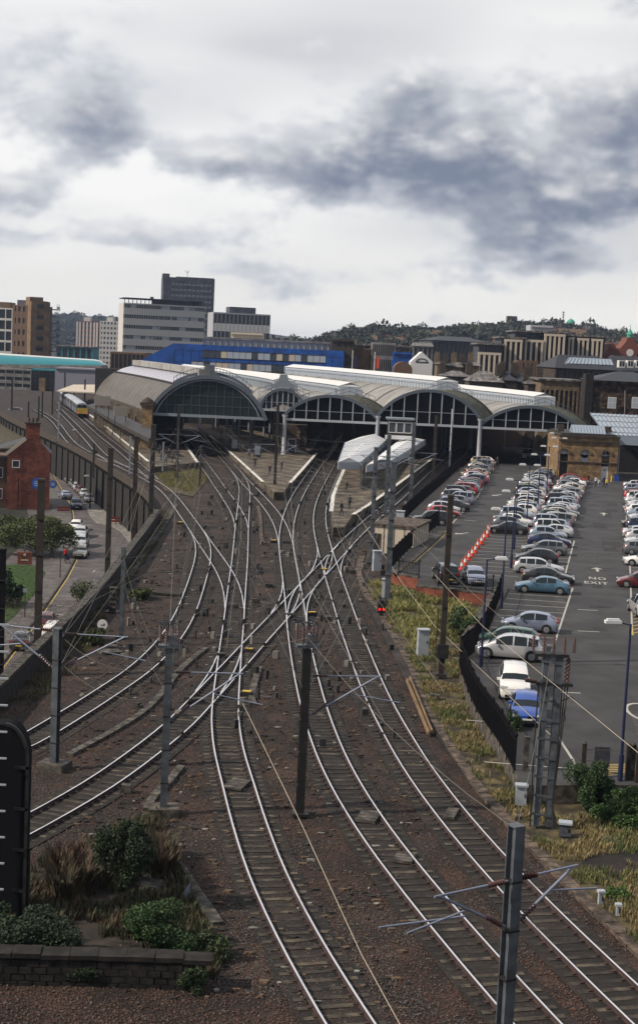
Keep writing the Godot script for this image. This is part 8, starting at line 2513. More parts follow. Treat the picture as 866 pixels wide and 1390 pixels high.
	var hs: Array[float] = [6.4, 5.6, 8.6, 6.6, 8.0, 8.0, 6.8, 8.4, 8.6, 9.0, 8.6, 6.0]
	var web := [[1, 5, "short mast in the weeds", "wedge platform"], [1, 8, "short mast in the weeds", "red signal's mast"], [2, 5, "tallest dark mast", "wedge platform"], [2, 7, "tallest dark mast", "relay hut"], [3, 1, "left central mast", "short mast in the weeds"], [3, 8, "left central mast", "red signal's mast"], [4, 5, "grassy platform end", "wedge platform"], [5, 7, "wedge platform", "relay hut"], [5, 9, "wedge platform", "control cabin's mast"], [6, 8, "dark central mast", "red signal's mast"], [10, 5, "second brown mast", "wedge platform"], [11, 7, "short dark post", "relay hut"], [0, 3, "left pad mast", "left central mast"], [10, 11, "second brown mast", "short dark post"], [6, 11, "dark central mast", "short dark post"], [7, 9, "relay hut", "control cabin's mast"], [8, 5, "red signal's mast", "wedge platform"], [10, 4, "second brown mast", "grassy platform end"], [2, 9, "tallest dark mast", "control cabin's mast"], [0, 11, "left pad mast", "short dark post"], [6, 7, "dark central mast", "relay hut's roof"], [1, 11, "short mast in the weeds", "short dark post"], [3, 7, "left central mast", "relay hut"], [0, 2, "left pad mast", "tallest dark mast"], [3, 11, "left central mast", "short dark post"]]
	for k in web.size():
		var w: Array = web[k]
		wire("thin cross-span wire from the %s to the %s" % [w[2], w[3]], [pts[w[0]] + Vector3(0, hs[w[0]], 0), pts[w[1]] + Vector3(0, hs[w[1]], 0)], 0.012, M.wire if k % 2 else M.dark_wire, 0.8, 1.3)
# ---------------------------------------------------------------- things beside the track
func trough(label: String, pts: PackedVector2Array, w: float, m: Material, step := 0.0, y := -0.06) -> void:
	var o := thing("cable_trough", label, "cable trough")
	var p := resample(pts, 1.0)
	var lid := BoxMesh.new()
	lid.size = Vector3(w, 0.16, 0.97)
	for i in p.size() - 1:
		var d := (p[i + 1] - p[i]).normalized()
		var c := (p[i] + p[i + 1]) / 2.0
		place(lid, "lid", m, o, Transform3D(Basis(Vector3.UP, atan2(d.x, d.y) + rng.randf_range(-0.02, 0.02)), Vector3(c.x + rng.randf_range(-0.015, 0.015), y - 0.08 + rng.randf_range(-0.015, 0.02), c.y)))
func make_lineside() -> void:
	trough("long tan concrete cable route curving along the foot of the grass bank", PackedVector2Array([Vector2(4.59, -148.36), Vector2(4.06, -140.07), Vector2(4.06, -133.66), Vector2(4.41, -124.39), Vector2(5.11, -119.13), Vector2(5.51, -112.33), Vector2(6.3, -102.09), Vector2(6.76, -93.48), Vector2(6.67, -88.55), Vector2(7.36, -79.74), Vector2(8.22, -70.74), Vector2(8.9, -66.16), Vector2(9.69, -61.86), Vector2(10.6, -57.17), Vector2(11.18, -54.33), Vector2(11.71, -52.17), Vector2(12.26, -49.73), Vector2(12.85, -46.82)]), 0.55, M.tan_concrete)
	trough("grey trough curving between the outermost and diagonal tracks", PackedVector2Array([Vector2(-11.93, -71.92), Vector2(-10.69, -75.96), Vector2(-9.55, -80.34), Vector2(-8.94, -84.56), Vector2(-8.46, -91.38), Vector2(-7.71, -97.19), Vector2(-7.11, -100.29)]), 0.4, M.concrete)
	trough("short grey trough passing behind the left central mast's foot", PackedVector2Array([Vector2(-7.04, -63.85), Vector2(-6.99, -65.6), Vector2(-6.58, -68), Vector2(-6.1, -71.56)]), 0.4, M.concrete)
	trough("grey trough inside the parapet, running to the bend", PackedVector2Array([Vector2(-16.42, -129.16), Vector2(-16.98, -144.76), Vector2(-17.2, -158.11), Vector2(-17.89, -177.09), Vector2(-18.36, -188.8)]), 0.5, M.concrete)
	trough("narrow tan trough between the middle track and the next", PackedVector2Array([Vector2(-7.94, -190.62), Vector2(-6.98, -176.25), Vector2(-6.23, -160.84), Vector2(-5.55, -153.94)]), 0.4, M.tan_concrete)
	trough("grey trough slanting through the weeds near the bottom left", PackedVector2Array([Vector2(-5.29, -57.76), Vector2(-4.64, -56), Vector2(-4.2, -54.62), Vector2(-3.34, -52.22), Vector2(-2.81, -50.59)]), 0.5, M.concrete)
	trough("grey trough right of the middle track's crossing", PackedVector2Array([Vector2(-3.42, -94.19), Vector2(-3.5, -89.91), Vector2(-3.49, -86), Vector2(-3.31, -84.2)]), 0.4, M.concrete)
	var s := st()
	var c := Vector3(7.64, -0.2, -148.81)
	var o := thing("relay_hut", "cream panelled relay hut with a flat brown roof beside the spiked fence", "hut", Vector3(6.29, -0.2, -151.07), -0.28)
	s = st()
	box(s, Vector3(1.6, 1.5, -3.4), Vector3(4.4, 3.0, 6.8))
	put(s, "walls", M.cream, o)
	s = st()
	box(s, Vector3(1.6, 3.08, -3.4), Vector3(4.8, 0.22, 7.2))
	put(s, "roof", M.tan_concrete, o)
	s = st()
	for k in 5:
		box(s, Vector3(-0.55 + k * 1.07, 1.5, 0.02), Vector3(0.06, 2.9, 0.05))
	for k in 6:
		box(s, Vector3(3.81, 1.5, -0.6 - k * 1.2), Vector3(0.05, 2.9, 0.06))
	put(s, "panel_joints", M.concrete, o)
	s = st()
	box(s, Vector3(-0.2, 1.1, 0.04), Vector3(0.8, 2.1, 0.06))
	put(s, "door", M.dark_steel, o)
	for a in [[Vector3(5.74, -0.2, -139.22), 0.8, 1.9, "white lineside cabinet leaning on the front of the relay hut"], [Vector3(9.28, 0.2, -153.11), 1.5, 2.3, "large white cabinet with a pale top right of the relay hut"], [Vector3(9.19, 0.2, -165.41), 0.9, 2.6, "small grey cabinet behind the relay hut's roof"], [Vector3(7.55, 0, -99.87), 0.75, 1.75, "blue-grey lineside cabinet standing in the grass bank"], [Vector3(5.85, 0, -122.62), 0.5, 1.6, "pale cabinet at the foot of the mast by the red signal"], [Vector3(9.98, 0, -66.72), 0.48, 0.9, "pale grey cabinet left of the twin-legged mast"], [Vector3(11.48, -0.1, -54.72), 0.18, 0.5, "small white post box of a cabinet at the right edge near the bottom"], [Vector3(11.95, -0.1, -53.67), 0.14, 0.4, "small pale marker post at the bottom right"], [Vector3(11.39, -0.05, -62.68), 0.5, 0.55, "low dark box in the straw right of the twin-legged mast"]]:
		var k := thing("lineside_cabinet", a[3], "cabinet", a[0], rng.randf_range(-0.2, 0.2))
		s = st()
		box(s, Vector3(0, a[2] / 2.0, 0), Vector3(a[1], a[2], a[1] * 0.75))
		put(s, "body", M.flat_slate if a[2] == 0.55 else (M.cabinet_grey if a[1] < 1.4 else M.frame_white), k)
		s = st()
		box(s, Vector3(0, a[2] + 0.04, 0.02), Vector3(a[1] + 0.1, 0.09, a[1] * 0.75 + 0.12))
		put(s, "lid", M.cabinet_grey, k)
		s = st()
		box(s, Vector3(a[1] * 0.3, a[2] * 0.55, a[1] * 0.375 + 0.02), Vector3(0.06, 0.16, 0.04))
		put(s, "handle", M.dark_steel, k)
	var g := Vector3(5.26, -0.1, -114.75)
	o = thing("ground_signal", "small black ground signal showing two red lamps beside the cable route", "signal", g, 0.1)
	s = st()
	box(s, Vector3(0, 0.55, 0), Vector3(0.62, 0.62, 0.3))
	box(s, Vector3(0, 0.14, 0), Vector3(0.3, 0.3, 0.3))
	box(s, Vector3(0.1, 1.05, 0), Vector3(0.75, 0.45, 0.35))
	put(s, "case", M.black, o)
	for k: float in [-0.16, 0.16]:
		s = st()
		cyl(s, Vector3(k, 0.55, 0.15), Vector3(k, 0.55, 0.19), 0.1, 0.1, 12)
		put(s, "red_lamp", M.red_lamp, o)
		var om := OmniLight3D.new()
		om.name = "signal_light"
		om.light_color = Color(1.0, 0.1, 0.08)
		om.light_energy = 0.006
		om.light_size = 0.1
		om.omni_range = 6.0
		om.omni_attenuation = 2.0
		om.shadow_enabled = true
		om.position = Vector3(k, 0.55, 0.32)
		o.add_child(om, true)
	var b := Vector3(-10.49, -0.2, -50.61)
	o = thing("signal_post_case", "big black round-topped signal casing with a ladder, at the bottom left edge", "signal", Vector3(b.x - 0.1, -0.2, b.z))
	var sh: float = 7.01 + 0.2
	s = st()
	var rp := PackedVector2Array([Vector2(-1.6, 0), Vector2(0.72, 0)])
	for k in 9:
		var a := PI / 2.0 * k / 8.0
		rp.append(Vector2(-0.05 + 0.77 * cos(a), sh - 1.3 + 1.3 * sin(a)))
	rp.append(Vector2(-1.6, sh))
	extrude_xy(s, rp, -0.9, 0.0)
	put(s, "casing", M.black_paint, o)
	s = st()
	for k in 9:
		var a := PI / 2.0 * k / 8.0
		var a2 := PI / 2.0 * (k + 1) / 8.0
		if k < 8:
			beam(s, Vector3(-0.05 + 0.8 * cos(a), sh - 1.3 + 1.33 * sin(a), 0.03), Vector3(-0.05 + 0.8 * cos(a2), sh - 1.3 + 1.33 * sin(a2), 0.03), 0.12, 0.1)
	beam(s, Vector3(0.75, 0.0, 0.03), Vector3(0.75, sh - 1.3, 0.03), 0.1, 0.1)
	for k in 4:
		box(s, Vector3(0.55, 1.2 + k * 1.5, 0.04), Vector3(0.5, 0.1, 0.08))
	put(s, "flange", M.black, o)
	var lad := st()
	for k in 12:
		box(lad, Vector3(-0.2, 0.4 + k * 0.95, 0.35), Vector3(0.55, 0.06, 0.06))
	put(lad, "rung", M.cabinet_grey, o)
	s = st()
	box(s, Vector3(-0.48, sh / 2.0 - 0.4, 0.35), Vector3(0.07, sh - 0.6, 0.07))
	put(s, "stile", M.cabinet_grey, o)
	var sg := thing("round_marker", "round white disc sign on a short post in the weeds inside the parapet", "sign", Vector3(-14.69, -0.1, -101.12))
	s = st()
	cyl(s, Vector3(0, 0, 0), Vector3(0, 0.7, 0), 0.04, 0.04, 6)
	put(s, "post", M.dark_steel, sg)
	s = st()
	cyl(s, Vector3(0, 0.95, 0.0), Vector3(0, 0.95, 0.05), 0.36, 0.36, 20)
	put(s, "disc", M.frame_white, sg)
	s = st()
	box(s, Vector3(0.02, 0.93, 0.06), Vector3(0.26, 0.05, 0.02))
	box(s, Vector3(0.12, 1.0, 0.06), Vector3(0.05, 0.12, 0.02))
	put(s, "mark", M.black, sg)
	var pm := [[245, 712, "first"], [330, 703, "second"], [388, 738, "third"], [372, 737, "fourth"], [316, 825, "fifth"], [345, 818, "sixth"], [440, 776, "seventh"], [478, 778, "eighth"], [394, 838, "ninth"], [424, 836, "tenth"], [365, 797, "eleventh"], [299, 893, "twelfth"], [338, 886, "thirteenth"], [446, 842, "fourteenth"], [270, 955, "fifteenth"], [335, 945, "sixteenth"]]
	var near_what := ["beside the outermost track's turnout", "at the top of the middle track", "at the meeting of the two centre tracks", "left of the meeting of the two centre tracks", "where the short link joins the middle track", "right of the middle track above the crossing", "at the farther diamond crossing's left side", "at the farther diamond crossing's right side", "at the nearer diamond crossing's left side", "at the nearer diamond crossing's right side", "on the dark ground left of the nearer diamond", "left of the middle track's lower turnout", "right of the middle track's lower turnout", "in the space right of the nearer diamond crossing", "between the diagonal and middle tracks", "right of the middle track below the turnout"]
	for k in pm.size():
		var at := rail_point(pm[k][0], pm[k][1])
		o = thing("point_machine", "low dark point machine " + near_what[k], "point machine", at, rng.randf_range(-0.3, 0.3))
		s = st()
		box(s, Vector3(0, 0.16, 0), Vector3(0.75, 0.26, 0.42))
		put(s, "case", M.dark_steel, o)
		s = st()
		box(s, Vector3(0, 0.31, 0), Vector3(0.5, 0.06, 0.3))
		put(s, "cover", M.concrete if k % 3 else M.yellow_paint, o)
		s = st()
		cyl(s, Vector3(0.3, 0.1, 0), Vector3(1.5, 0.08, 0.1), 0.025, 0.025, 5)
		put(s, "rod", M.galvanised, o)
	for a in [[228, 806, 2.6, 1.8, "worn timber crossing mat on the outermost track"], [322, 1068, 0.9, 1.6, "grey track box between the rails of the middle track"], [500, 1112, 0.9, 1.6, "grey track box between the rails right of the central mast"], [549, 1168, 0.8, 1.2, "small grille plate between the rails near the bottom"], [612, 1108, 0.5, 1.5, "rubble-like pale track box between the rightmost track's rails"]]:
		var at := rail_point(a[0], a[1])
		o = thing("track_box", a[4], "track box", at + Vector3(0, 0.04, 0), -0.25)
		for k in 4:
			s = st()
			box(s, Vector3(0, 0.09, -a[3] / 2.0 + (k + 0.5) * a[3] / 4.0), Vector3(a[2], 0.12, a[3] / 4.0 - 0.05))
			put(s, "board", M.concrete if a[2] < 1.0 else M.sleeper, o)
	for a in [[Vector3(6.05, 0, -91.84), Vector3(6.55, 0, -78.78), "left of the two rusty spare rails lying beside the cable route"], [Vector3(6.28, 0, -92.52), Vector3(6.74, 0, -79.13), "right of the two rusty spare rails lying beside the cable route"]]:
		o = thing("spare_rail", a[2], "rail")
		s = st()
		beam(s, a[0] + Vector3(0, 0.05, 0), a[1] + Vector3(0, 0.05, 0), 0.09, 0.16)
		beam(s, a[0] - Vector3(0, 0.04, 0), a[1] - Vector3(0, 0.04, 0), 0.16, 0.04)
		put(s, "rail", M.tan_brick, o)
	var n := 0
	for a in [[200, 1209, 1.25, 0.35, "large broken concrete slab in the weeds at the bottom left"], [150, 886, 1.6, 0.14, "pale flat slab in the weeds inside the parapet"], [830, 1141, 1.1, 0.1, "pale slab lying in the straw at the right"], [806, 1128, 0.9, 0.1, "second pale slab lying in the straw, left of the other"], [590, 951, 0.7, 0.4, "small white-topped concrete box in the grass bank"], [172, 1076, 0.5, 0.4, "pale concrete block between the diagonal track and the tall bush"], [240, 1150, 0.5, 0.12, "small flat slab above the tall bush"], [706, 1110, 1.0, 0.14, "pale slab at the foot of the twin-legged mast"], [152, 880, 0.9, 0.2, "grey slab leaning by the pale flat one"]]:
		o = thing("concrete_slab", a[4], "slab", rail_point(a[0], a[1]) + Vector3(0, 0.02, 0), rng.randf_range(-0.6, 0.6))
		s = st()
		extrude_xy(s, PackedVector2Array([Vector2(-a[2] / 2.0, 0), Vector2(-a[2] * 0.46, a[3]), Vector2(a[2] * 0.42, a[3] * 0.9), Vector2(a[2] / 2.0, 0)]), -a[2] * 0.35, a[2] * 0.35)
		put(s, "slab", M.concrete, o)
	o = thing("furled_sheet", "pale blue plastic sheet caught on a stick among the weeds", "sheet", rail_point(253, 1226) + Vector3(0, 0, 0))
	s = st()
	cyl(s, Vector3.ZERO, Vector3(0.1, 0.85, 0), 0.02, 0.02, 5)
	put(s, "stick", M.bark, o)
	s = st()
	for e in [[Vector3(0.12, 0.85, 0.02), Vector3(-0.14, 0.38, 0.05), Vector3(0.02, 0.22, 0.1)], [Vector3(0.12, 0.85, 0.02), Vector3(0.02, 0.22, 0.1), Vector3(0.14, 0.34, -0.06)], [Vector3(0.12, 0.85, 0.02), Vector3(0.14, 0.34, -0.06), Vector3(-0.14, 0.38, 0.05)], [Vector3(-0.14, 0.38, 0.05), Vector3(0.02, 0.22, 0.1), Vector3(0.02, 0.0, 0.04)]]:
		tri(s, e[0], e[1], e[2])
	put(s, "sheet", M["paint pale blue"], o)
	o = thing("boundary_wall", "dark brown stone wall across the bottom left corner below the bushes", "wall")
	s = st()
	var wl := PackedVector2Array([Vector2(-11.07, -45.73), Vector2(-6.8, -45.96), Vector2(-3.16, -46.02)])
	wall_along(s, wl, -7.0, 0.72, 0.5)
	put(s, "wall", M.parapet_stone, o)
	var run := resample(wl, 0.46)
	for i in run.size() - 1:
		var d := (run[i + 1] - run[i]).normalized()
		var c2 := (run[i] + run[i + 1]) / 2.0
		for j in 5:
			var bxm := stone_block(rng.randi() % 4)
			place(bxm, "stone", M.parapet_stone if (i + j) % 3 else M.black_stone, o, Transform3D(Basis(Vector3.UP, atan2(-d.y, d.x)), Vector3(c2.x + (0.23 if j % 2 else 0.0) * d.x, -0.42 + j * 0.24, c2.y + 0.22 + rng.randf_range(0.0, 0.02))))
		if i % 2 == 0:
			var cb := BoxMesh.new()
			cb.size = Vector3(0.9, 0.15, 0.72)
			place(cb, "coping_stone", M.parapet_stone, o, Transform3D(Basis(Vector3.UP, atan2(-d.y, d.x) + rng.randf_range(-0.05, 0.05)), Vector3(run[i].x + d.x * 0.46, 0.79 + rng.randf_range(-0.035, 0.035), run[i].y)))
	make_train()
	o = thing("sloping_handrail", "thin dark handrail beside the black signal casing", "handrail", rail_point(38, 1246))
	s = st()
	cyl(s, Vector3(0, 0, 0), Vector3(0, 2.6, 0), 0.05, 0.05, 6)
	cyl(s, Vector3(0, 2.2, 0), Vector3(-1.6, 1.3, 0), 0.03, 0.03, 6)
	cyl(s, Vector3(0, 2.5, 0), Vector3(-1.6, 1.6, 0), 0.03, 0.03, 6)
	put(s, "rails", M.dark_steel, o)
func stone_block(k: int) -> BoxMesh:
	var key := "stone %d" % k
	if not shared.has(key):
		var b := BoxMesh.new()
		b.size = Vector3(0.435 - 0.012 * k, 0.222 - 0.006 * k, 0.16)
		shared[key] = b
	return shared[key]
func rail_point(x: float, y: float) -> Vector3:
	var d := sight(x, y, 1.0) - Vector3(0, 20.66, 0)
	return Vector3(0, 20.66, 0) + d * ((20.66 + 0.2) / -d.y)
func make_train() -> void:
	var p: Array = [Vector3(-62.3, 0, -381.7), Vector3(-68, 0, -406.5), Vector3(-74.2, 0, -432.6), Vector3(-82.4, 0, -466.9)]
	for k in 3:
		var a: Vector3 = p[k]
		var b: Vector3 = p[k + 1]
		var dir := (b - a).normalized()
		var l := a.distance_to(b) - 0.6
		var o := thing("rail_car", ["front car of the short train, with a yellow cab end", "middle car of the short train", "rear car of the short train"][k], "train car", a, atan2(-dir.x, -dir.z), "cars of the short train")
		var s := st()
		extrude_xy(s, PackedVector2Array([Vector2(-1.38, 1.0), Vector2(-1.42, 2.3), Vector2(-1.3, 3.3), Vector2(1.3, 3.3), Vector2(1.42, 2.3), Vector2(1.38, 1.0)]), -l, -0.3)
		put(s, "body", M.tower_blue, o)
		s = st()
		extrude_xy(s, PackedVector2Array([Vector2(-1.32, 3.3), Vector2(-1.0, 3.65), Vector2(0, 3.82), Vector2(1.0, 3.65), Vector2(1.32, 3.3)]), -l, -0.3)
		put(s, "roof", M.cabinet_grey, o)
		for side: float in [-1.0, 1.0]:
			for w in int(l / 2.2) - 1:
				s = st()
				box(s, Vector3(1.405 * side, 2.6, -1.8 - w * 2.2), Vector3(0.06, 0.8, 1.6))
				put(s, "window", M.dark_glass, o)
			s = st()
			for d in 2:
				box(s, Vector3(1.41 * side, 2.05, -l * (0.3 + 0.4 * d)), Vector3(0.07, 2.0, 1.2))
			put(s, "door", M.cabinet_grey, o)
		if k == 0:
			s = st()
			box(s, Vector3(0, 1.75, -0.22), Vector3(2.7, 1.5, 0.16))
			put(s, "yellow_end", M.yellow_paint, o)
			for w in 3:
				s = st()
				box(s, Vector3(-0.86 + w * 0.86, 2.85, -0.23), Vector3(0.72, 0.8, 0.1))
				put(s, "cab_window", M.dark_glass, o)
			for side: float in [-1.0, 1.0]:
				s = st()
				cyl(s, Vector3(side * 1.05, 1.25, -0.14), Vector3(side * 1.05, 1.25, -0.1), 0.13, 0.13, 8)
				put(s, "tail_lamp", M.red_lamp, o)
		s = st()
		box(s, Vector3(0, 0.8, -l / 2.0), Vector3(2.4, 0.4, l - 0.8))
		for w in 4:
			var z := -2.2 - (w % 2) * 2.2 - (l - 6.6) * (w / 2)
			for side: float in [-0.75, 0.75]:
				cyl(s, Vector3(side - 0.07, 0.42, z), Vector3(side + 0.07, 0.42, z), 0.42, 0.42, 12)
		put(s, "bogies", M.black, o)
# ---------------------------------------------------------------- plants and loose stone
func leaf_mesh() -> ArrayMesh:
	var s := st()
	s.set_color(Color(1, 1, 1))
	tri(s, Vector3(0, 0, 0), Vector3(0.5, 0.12, 0.45), Vector3(0, 0.05, 1.0))
	tri(s, Vector3(0, 0, 0), Vector3(0, 0.05, 1.0), Vector3(-0.5, 0.12, 0.45))
	return s.commit()
func blade_mesh() -> ArrayMesh:
	var s := st()
	s.set_color(Color(1, 1, 1))
	var r := RandomNumberGenerator.new()
	r.seed = 3
	for k in 5:
		var a := r.randf() * TAU
		var d := Vector3(cos(a), 0, sin(a))
		var w := Vector3(-d.z, 0, d.x) * 0.05
		var b := d * r.randf_range(0.02, 0.2)
		var h := r.randf_range(0.6, 1.0)
		q(s, b - w, b + w, b + w * 0.6 + d * 0.12 + Vector3(0, h * 0.6, 0), b - w * 0.6 + d * 0.12 + Vector3(0, h * 0.6, 0))
		tri(s, b - w * 0.6 + d * 0.12 + Vector3(0, h * 0.6, 0), b + w * 0.6 + d * 0.12 + Vector3(0, h * 0.6, 0), b + d * 0.35 + Vector3(0, h, 0))
	return s.commit()
func stone_mesh() -> ArrayMesh:
	var s := st()
	s.set_color(Color(1, 1, 1))
	var t := Vector3(0.1, 0.6, 0)
	var bt := Vector3(0, -0.5, 0.1)
	var ring := [Vector3(0.9, 0.1, 0.2), Vector3(0.2, -0.1, 0.8), Vector3(-0.8, 0.15, 0.4), Vector3(-0.6, 0.0, -0.7), Vector3(0.4, 0.1, -0.8)]
	for k in 5:
		tri(s, t, ring[k], ring[(k + 1) % 5])
		tri(s, bt, ring[(k + 1) % 5], ring[k])
	return s.commit()
# a shrub: leaves spread through several overlapping lumps on stems
func shrub(called: String, label: String, category: String, at: Vector3, size: Vector3, n: int, leaf: float, col: Color, trunk_h := 0.0, seed_ := 1, group := "") -> Node3D:
	var t := thing(called, label, category, at, 0.0, group)
	var r := RandomNumberGenerator.new()
	r.seed = seed_
	var lumps := []
	for k in 16:
		var a := TAU * k / 7.0 + r.randf()
		var d := sqrt(r.randf()) * 0.72
		lumps.append([Vector3(cos(a) * d * size.x, trunk_h + size.y * r.randf_range(0.18, 0.86) * (1.0 - 0.35 * d), sin(a) * d * size.z), r.randf_range(0.2, 0.44)])
	var xf := []
	var cols := []
	for i in n:
		var l: Array = lumps[r.randi() % lumps.size()]
		var d := Vector3(r.randf_range(-1, 1), r.randf_range(-0.8, 1), r.randf_range(-1, 1)).normalized()
		var p: Vector3 = l[0] + d * size * Vector3(1, 0.62, 1) * l[1] * pow(r.randf(), 0.3)
		if p.y < 0.03: p.y = r.randf() * 0.15 * size.y
		var s := leaf * r.randf_range(0.6, 1.35)
		var b := Basis(Vector3(r.randf_range(-1, 1), r.randf_range(-1, 1), r.randf_range(-1, 1)).normalized(), r.randf() * TAU).scaled(Vector3(s, s, s))
		xf.append(Transform3D(b, p))
		var k := r.randf_range(0.6, 1.5)
		cols.append(Color(col.r * k, col.g * k, col.b * k * r.randf_range(0.7, 1.2)))
	scatter("foliage", shared.leaf, M.leaf, xf, cols, t)
	var s := st()
	if trunk_h > 0.3:
		cyl(s, Vector3.ZERO, Vector3(0.05, trunk_h * 0.8, 0), 0.2, 0.13, 8)
		for l in lumps:
			cyl(s, Vector3(0.05, trunk_h * 0.75, 0), l[0], 0.08, 0.025, 5)
		put(s, "trunk", M.bark, t)
	else:
		for l in lumps:
			cyl(s, Vector3(0, -0.05, 0), l[0], 0.03, 0.012, 5)
		put(s, "stems", M.bark, t)
	return t
func tufts(called: String, label: String, spots: Array, lo: float, hi: float, cols: Array) -> void:
	var xf := []
	var cc := []
	for p: Vector3 in spots:
		var h := rng.randf_range(lo, hi)
		xf.append(Transform3D(Basis(Vector3.UP, rng.randf() * TAU).rotated(Vector3.RIGHT, rng.randf_range(-0.25, 0.25)).scaled(Vector3(h * 0.9, h, h * 0.9)), p))
		var pick := int(clampf((shared.hill_noise.get_noise_2d(p.x * 55.0, p.z * 55.0) + 0.5) * cols.size() + rng.randf_range(-0.9, 0.9), 0.0, cols.size() - 1.0))
		var c: Color = cols[pick]
		var k := rng.randf_range(0.7, 1.35)
		cc.append(Color(c.r * k, c.g * k, c.b * k))
	var o := scatter(called, shared.blade, M.straw, xf, cc)
	tag(o, label, "grass")
func spots_in(poly: PackedVector2Array, n: int, y: float, noise: FastNoiseLite, cut := -1.0) -> Array:
	var lo := poly[0]
	var hi := poly[0]
	for p in poly:
		lo = lo.min(p)
		hi = hi.max(p)
	var o := []
	var tries := 0
	while o.size() < n and tries < n * 12:
		tries += 1
		var p := Vector2(rng.randf_range(lo.x, hi.x), rng.randf_range(lo.y, hi.y))
		if Geometry2D.is_point_in_polygon(p, poly) and noise.get_noise_2d(p.x * 8.0, p.y * 8.0) > cut:
			o.append(Vector3(p.x, y, p.y))
	return o
func make_plants() -> void:
	shared.leaf = leaf_mesh()
	shared.blade = blade_mesh()
	var nz := FastNoiseLite.new()
	nz.seed = 9
	nz.frequency = 0.04
	var bank := PackedVector2Array([Vector2(4.45, -130.89), Vector2(4.79, -122.33), Vector2(5.56, -113.64), Vector2(6.35, -103.15), Vector2(6.81, -94.36), Vector2(6.78, -88.55), Vector2(7.45, -79.88), Vector2(8.31, -70.97), Vector2(9.01, -66.35), Vector2(9.78, -62.01), Vector2(10.69, -57.37), Vector2(11.27, -54.52), Vector2(11.79, -52.33), Vector2(12.59, -48.91), Vector2(14.95, -49.17), Vector2(20.37, -69.08), Vector2(15.82, -68.39), Vector2(12.1, -68.4), Vector2(10.45, -68.74), Vector2(10.59, -73.15), Vector2(10.46, -78.09), Vector2(10.5, -84.64), Vector2(10.37, -89.27), Vector2(10.45, -96.7), Vector2(10.5, -101.52), Vector2(11.04, -105.03), Vector2(12.8, -111.73), Vector2(14.38, -119.9), Vector2(10.69, -122.47), Vector2(8.73, -124.91), Vector2(6.83, -130.74)])
	var s := st()
	ground_poly(s, bank, -0.12)
	var gb := structure(s, "grass_bank", M.dry_grass_ground)
	s = st()
	ground_poly(s, PackedVector2Array([Vector2(11.22, -58.59), Vector2(11.75, -59.89), Vector2(13.25, -61.57), Vector2(15.77, -62.87), Vector2(19, -62.83), Vector2(17.45, -57.21), Vector2(13.6, -57.8)]), -0.10)
	structure(s, "tar_patch", M.oily_ballast)
	s = st()
	ground_poly(s, PackedVector2Array([Vector2(4.21, -131.23), Vector2(4.52, -123.43), Vector2(5.15, -116.58), Vector2(6.02, -102.75), Vector2(6.53, -93.45), Vector2(7.37, -79.84), Vector2(8.58, -68.28), Vector2(9.4, -63.74), Vector2(8.48, -67.35), Vector2(8.01, -69.61), Vector2(6.81, -80.53), Vector2(5.73, -96.61), Vector2(4.59, -115.45), Vector2(3.65, -129.82)]), -0.135)
	structure(s, "grey_ballast_strip", M.grey_ballast)
	var dry := [Color(0.21, 0.17, 0.075), Color(0.25, 0.20, 0.095), Color(0.13, 0.14, 0.045), Color(0.085, 0.115, 0.035), Color(0.17, 0.15, 0.06)]
	tufts("dry_grass", "long dry yellow-green grass on the bank beside the car park fence", spots_in(bank, 16500, -0.12, nz, -0.06), 0.14, 0.42, dry)
	tufts("green_grass", "greener tall grass clumps below the brick retaining wall", spots_in(PackedVector2Array([Vector2(4.72, -130.96), Vector2(6.68, -130.28), Vector2(8.73, -124.91), Vector2(14.38, -119.9), Vector2(12.04, -110.94), Vector2(9.34, -105.17), Vector2(7.02, -102.01), Vector2(5.94, -113.11)]), 5200, -0.12, nz, -0.1), 0.3, 0.75, [Color(0.18, 0.19, 0.055), Color(0.25, 0.22, 0.08), Color(0.12, 0.14, 0.04)])
	tufts("weeds", "low scattered weeds along the foot of the parapet", spots_in(PackedVector2Array([Vector2(-14.65, -92.43), Vector2(-15.3, -102.07), Vector2(-15.81, -121.08), Vector2(-16.5, -151.47), Vector2(-17.64, -174.73), Vector2(-19.08, -182.28), Vector2(-19.07, -163.2), Vector2(-18.07, -135.17), Vector2(-17.16, -110.36), Vector2(-16.91, -96.57), Vector2(-17.09, -87.69), Vector2(-17.61, -81.92), Vector2(-16.23, -75.65), Vector2(-15.52, -84.14)]), 3600, -0.2, nz, 0.0), 0.15, 0.45, [Color(0.07, 0.08, 0.028), Color(0.10, 0.09, 0.035), Color(0.06, 0.05, 0.03)])
	tufts("ramp_weeds", "yellow-green grass on the end of the tan island platform", spots_in(PackedVector2Array([Vector2(-27.93, -241.46), Vector2(-21.45, -254.77), Vector2(-17.27, -224.97), Vector2(-17.62, -203.81), Vector2(-22.37, -212.59)]), 3800, -0.2, nz, -0.4), 0.2, 0.6, [Color(0.12, 0.12, 0.03), Color(0.15, 0.13, 0.045)])
	tufts("lawn_grass", "short bright green mown grass beside the lower street", spots_in(PackedVector2Array([Vector2(-38.62, -173.89), Vector2(-35.31, -174.93), Vector2(-33.49, -174), Vector2(-31.59, -170.22), Vector2(-30.69, -162.87), Vector2(-29.9, -154.69), Vector2(-29.37, -142.29), Vector2(-29.66, -131.17)]), 4200, -6.88, nz, -1.0), 0.12, 0.28, [Color(0.06, 0.14, 0.02), Color(0.08, 0.16, 0.025)])
	var corner := PackedVector2Array([Vector2(-10, -46.3), Vector2(-12.29, -56.46), Vector2(-10.79, -56.24), Vector2(-9.07, -58.2), Vector2(-7.98, -61.16), Vector2(-6.5, -63.41), Vector2(-5.45, -58.7), Vector2(-4.08, -53.53), Vector2(-2.96, -49.8), Vector2(-2.63, -46.65)])
	s = st()
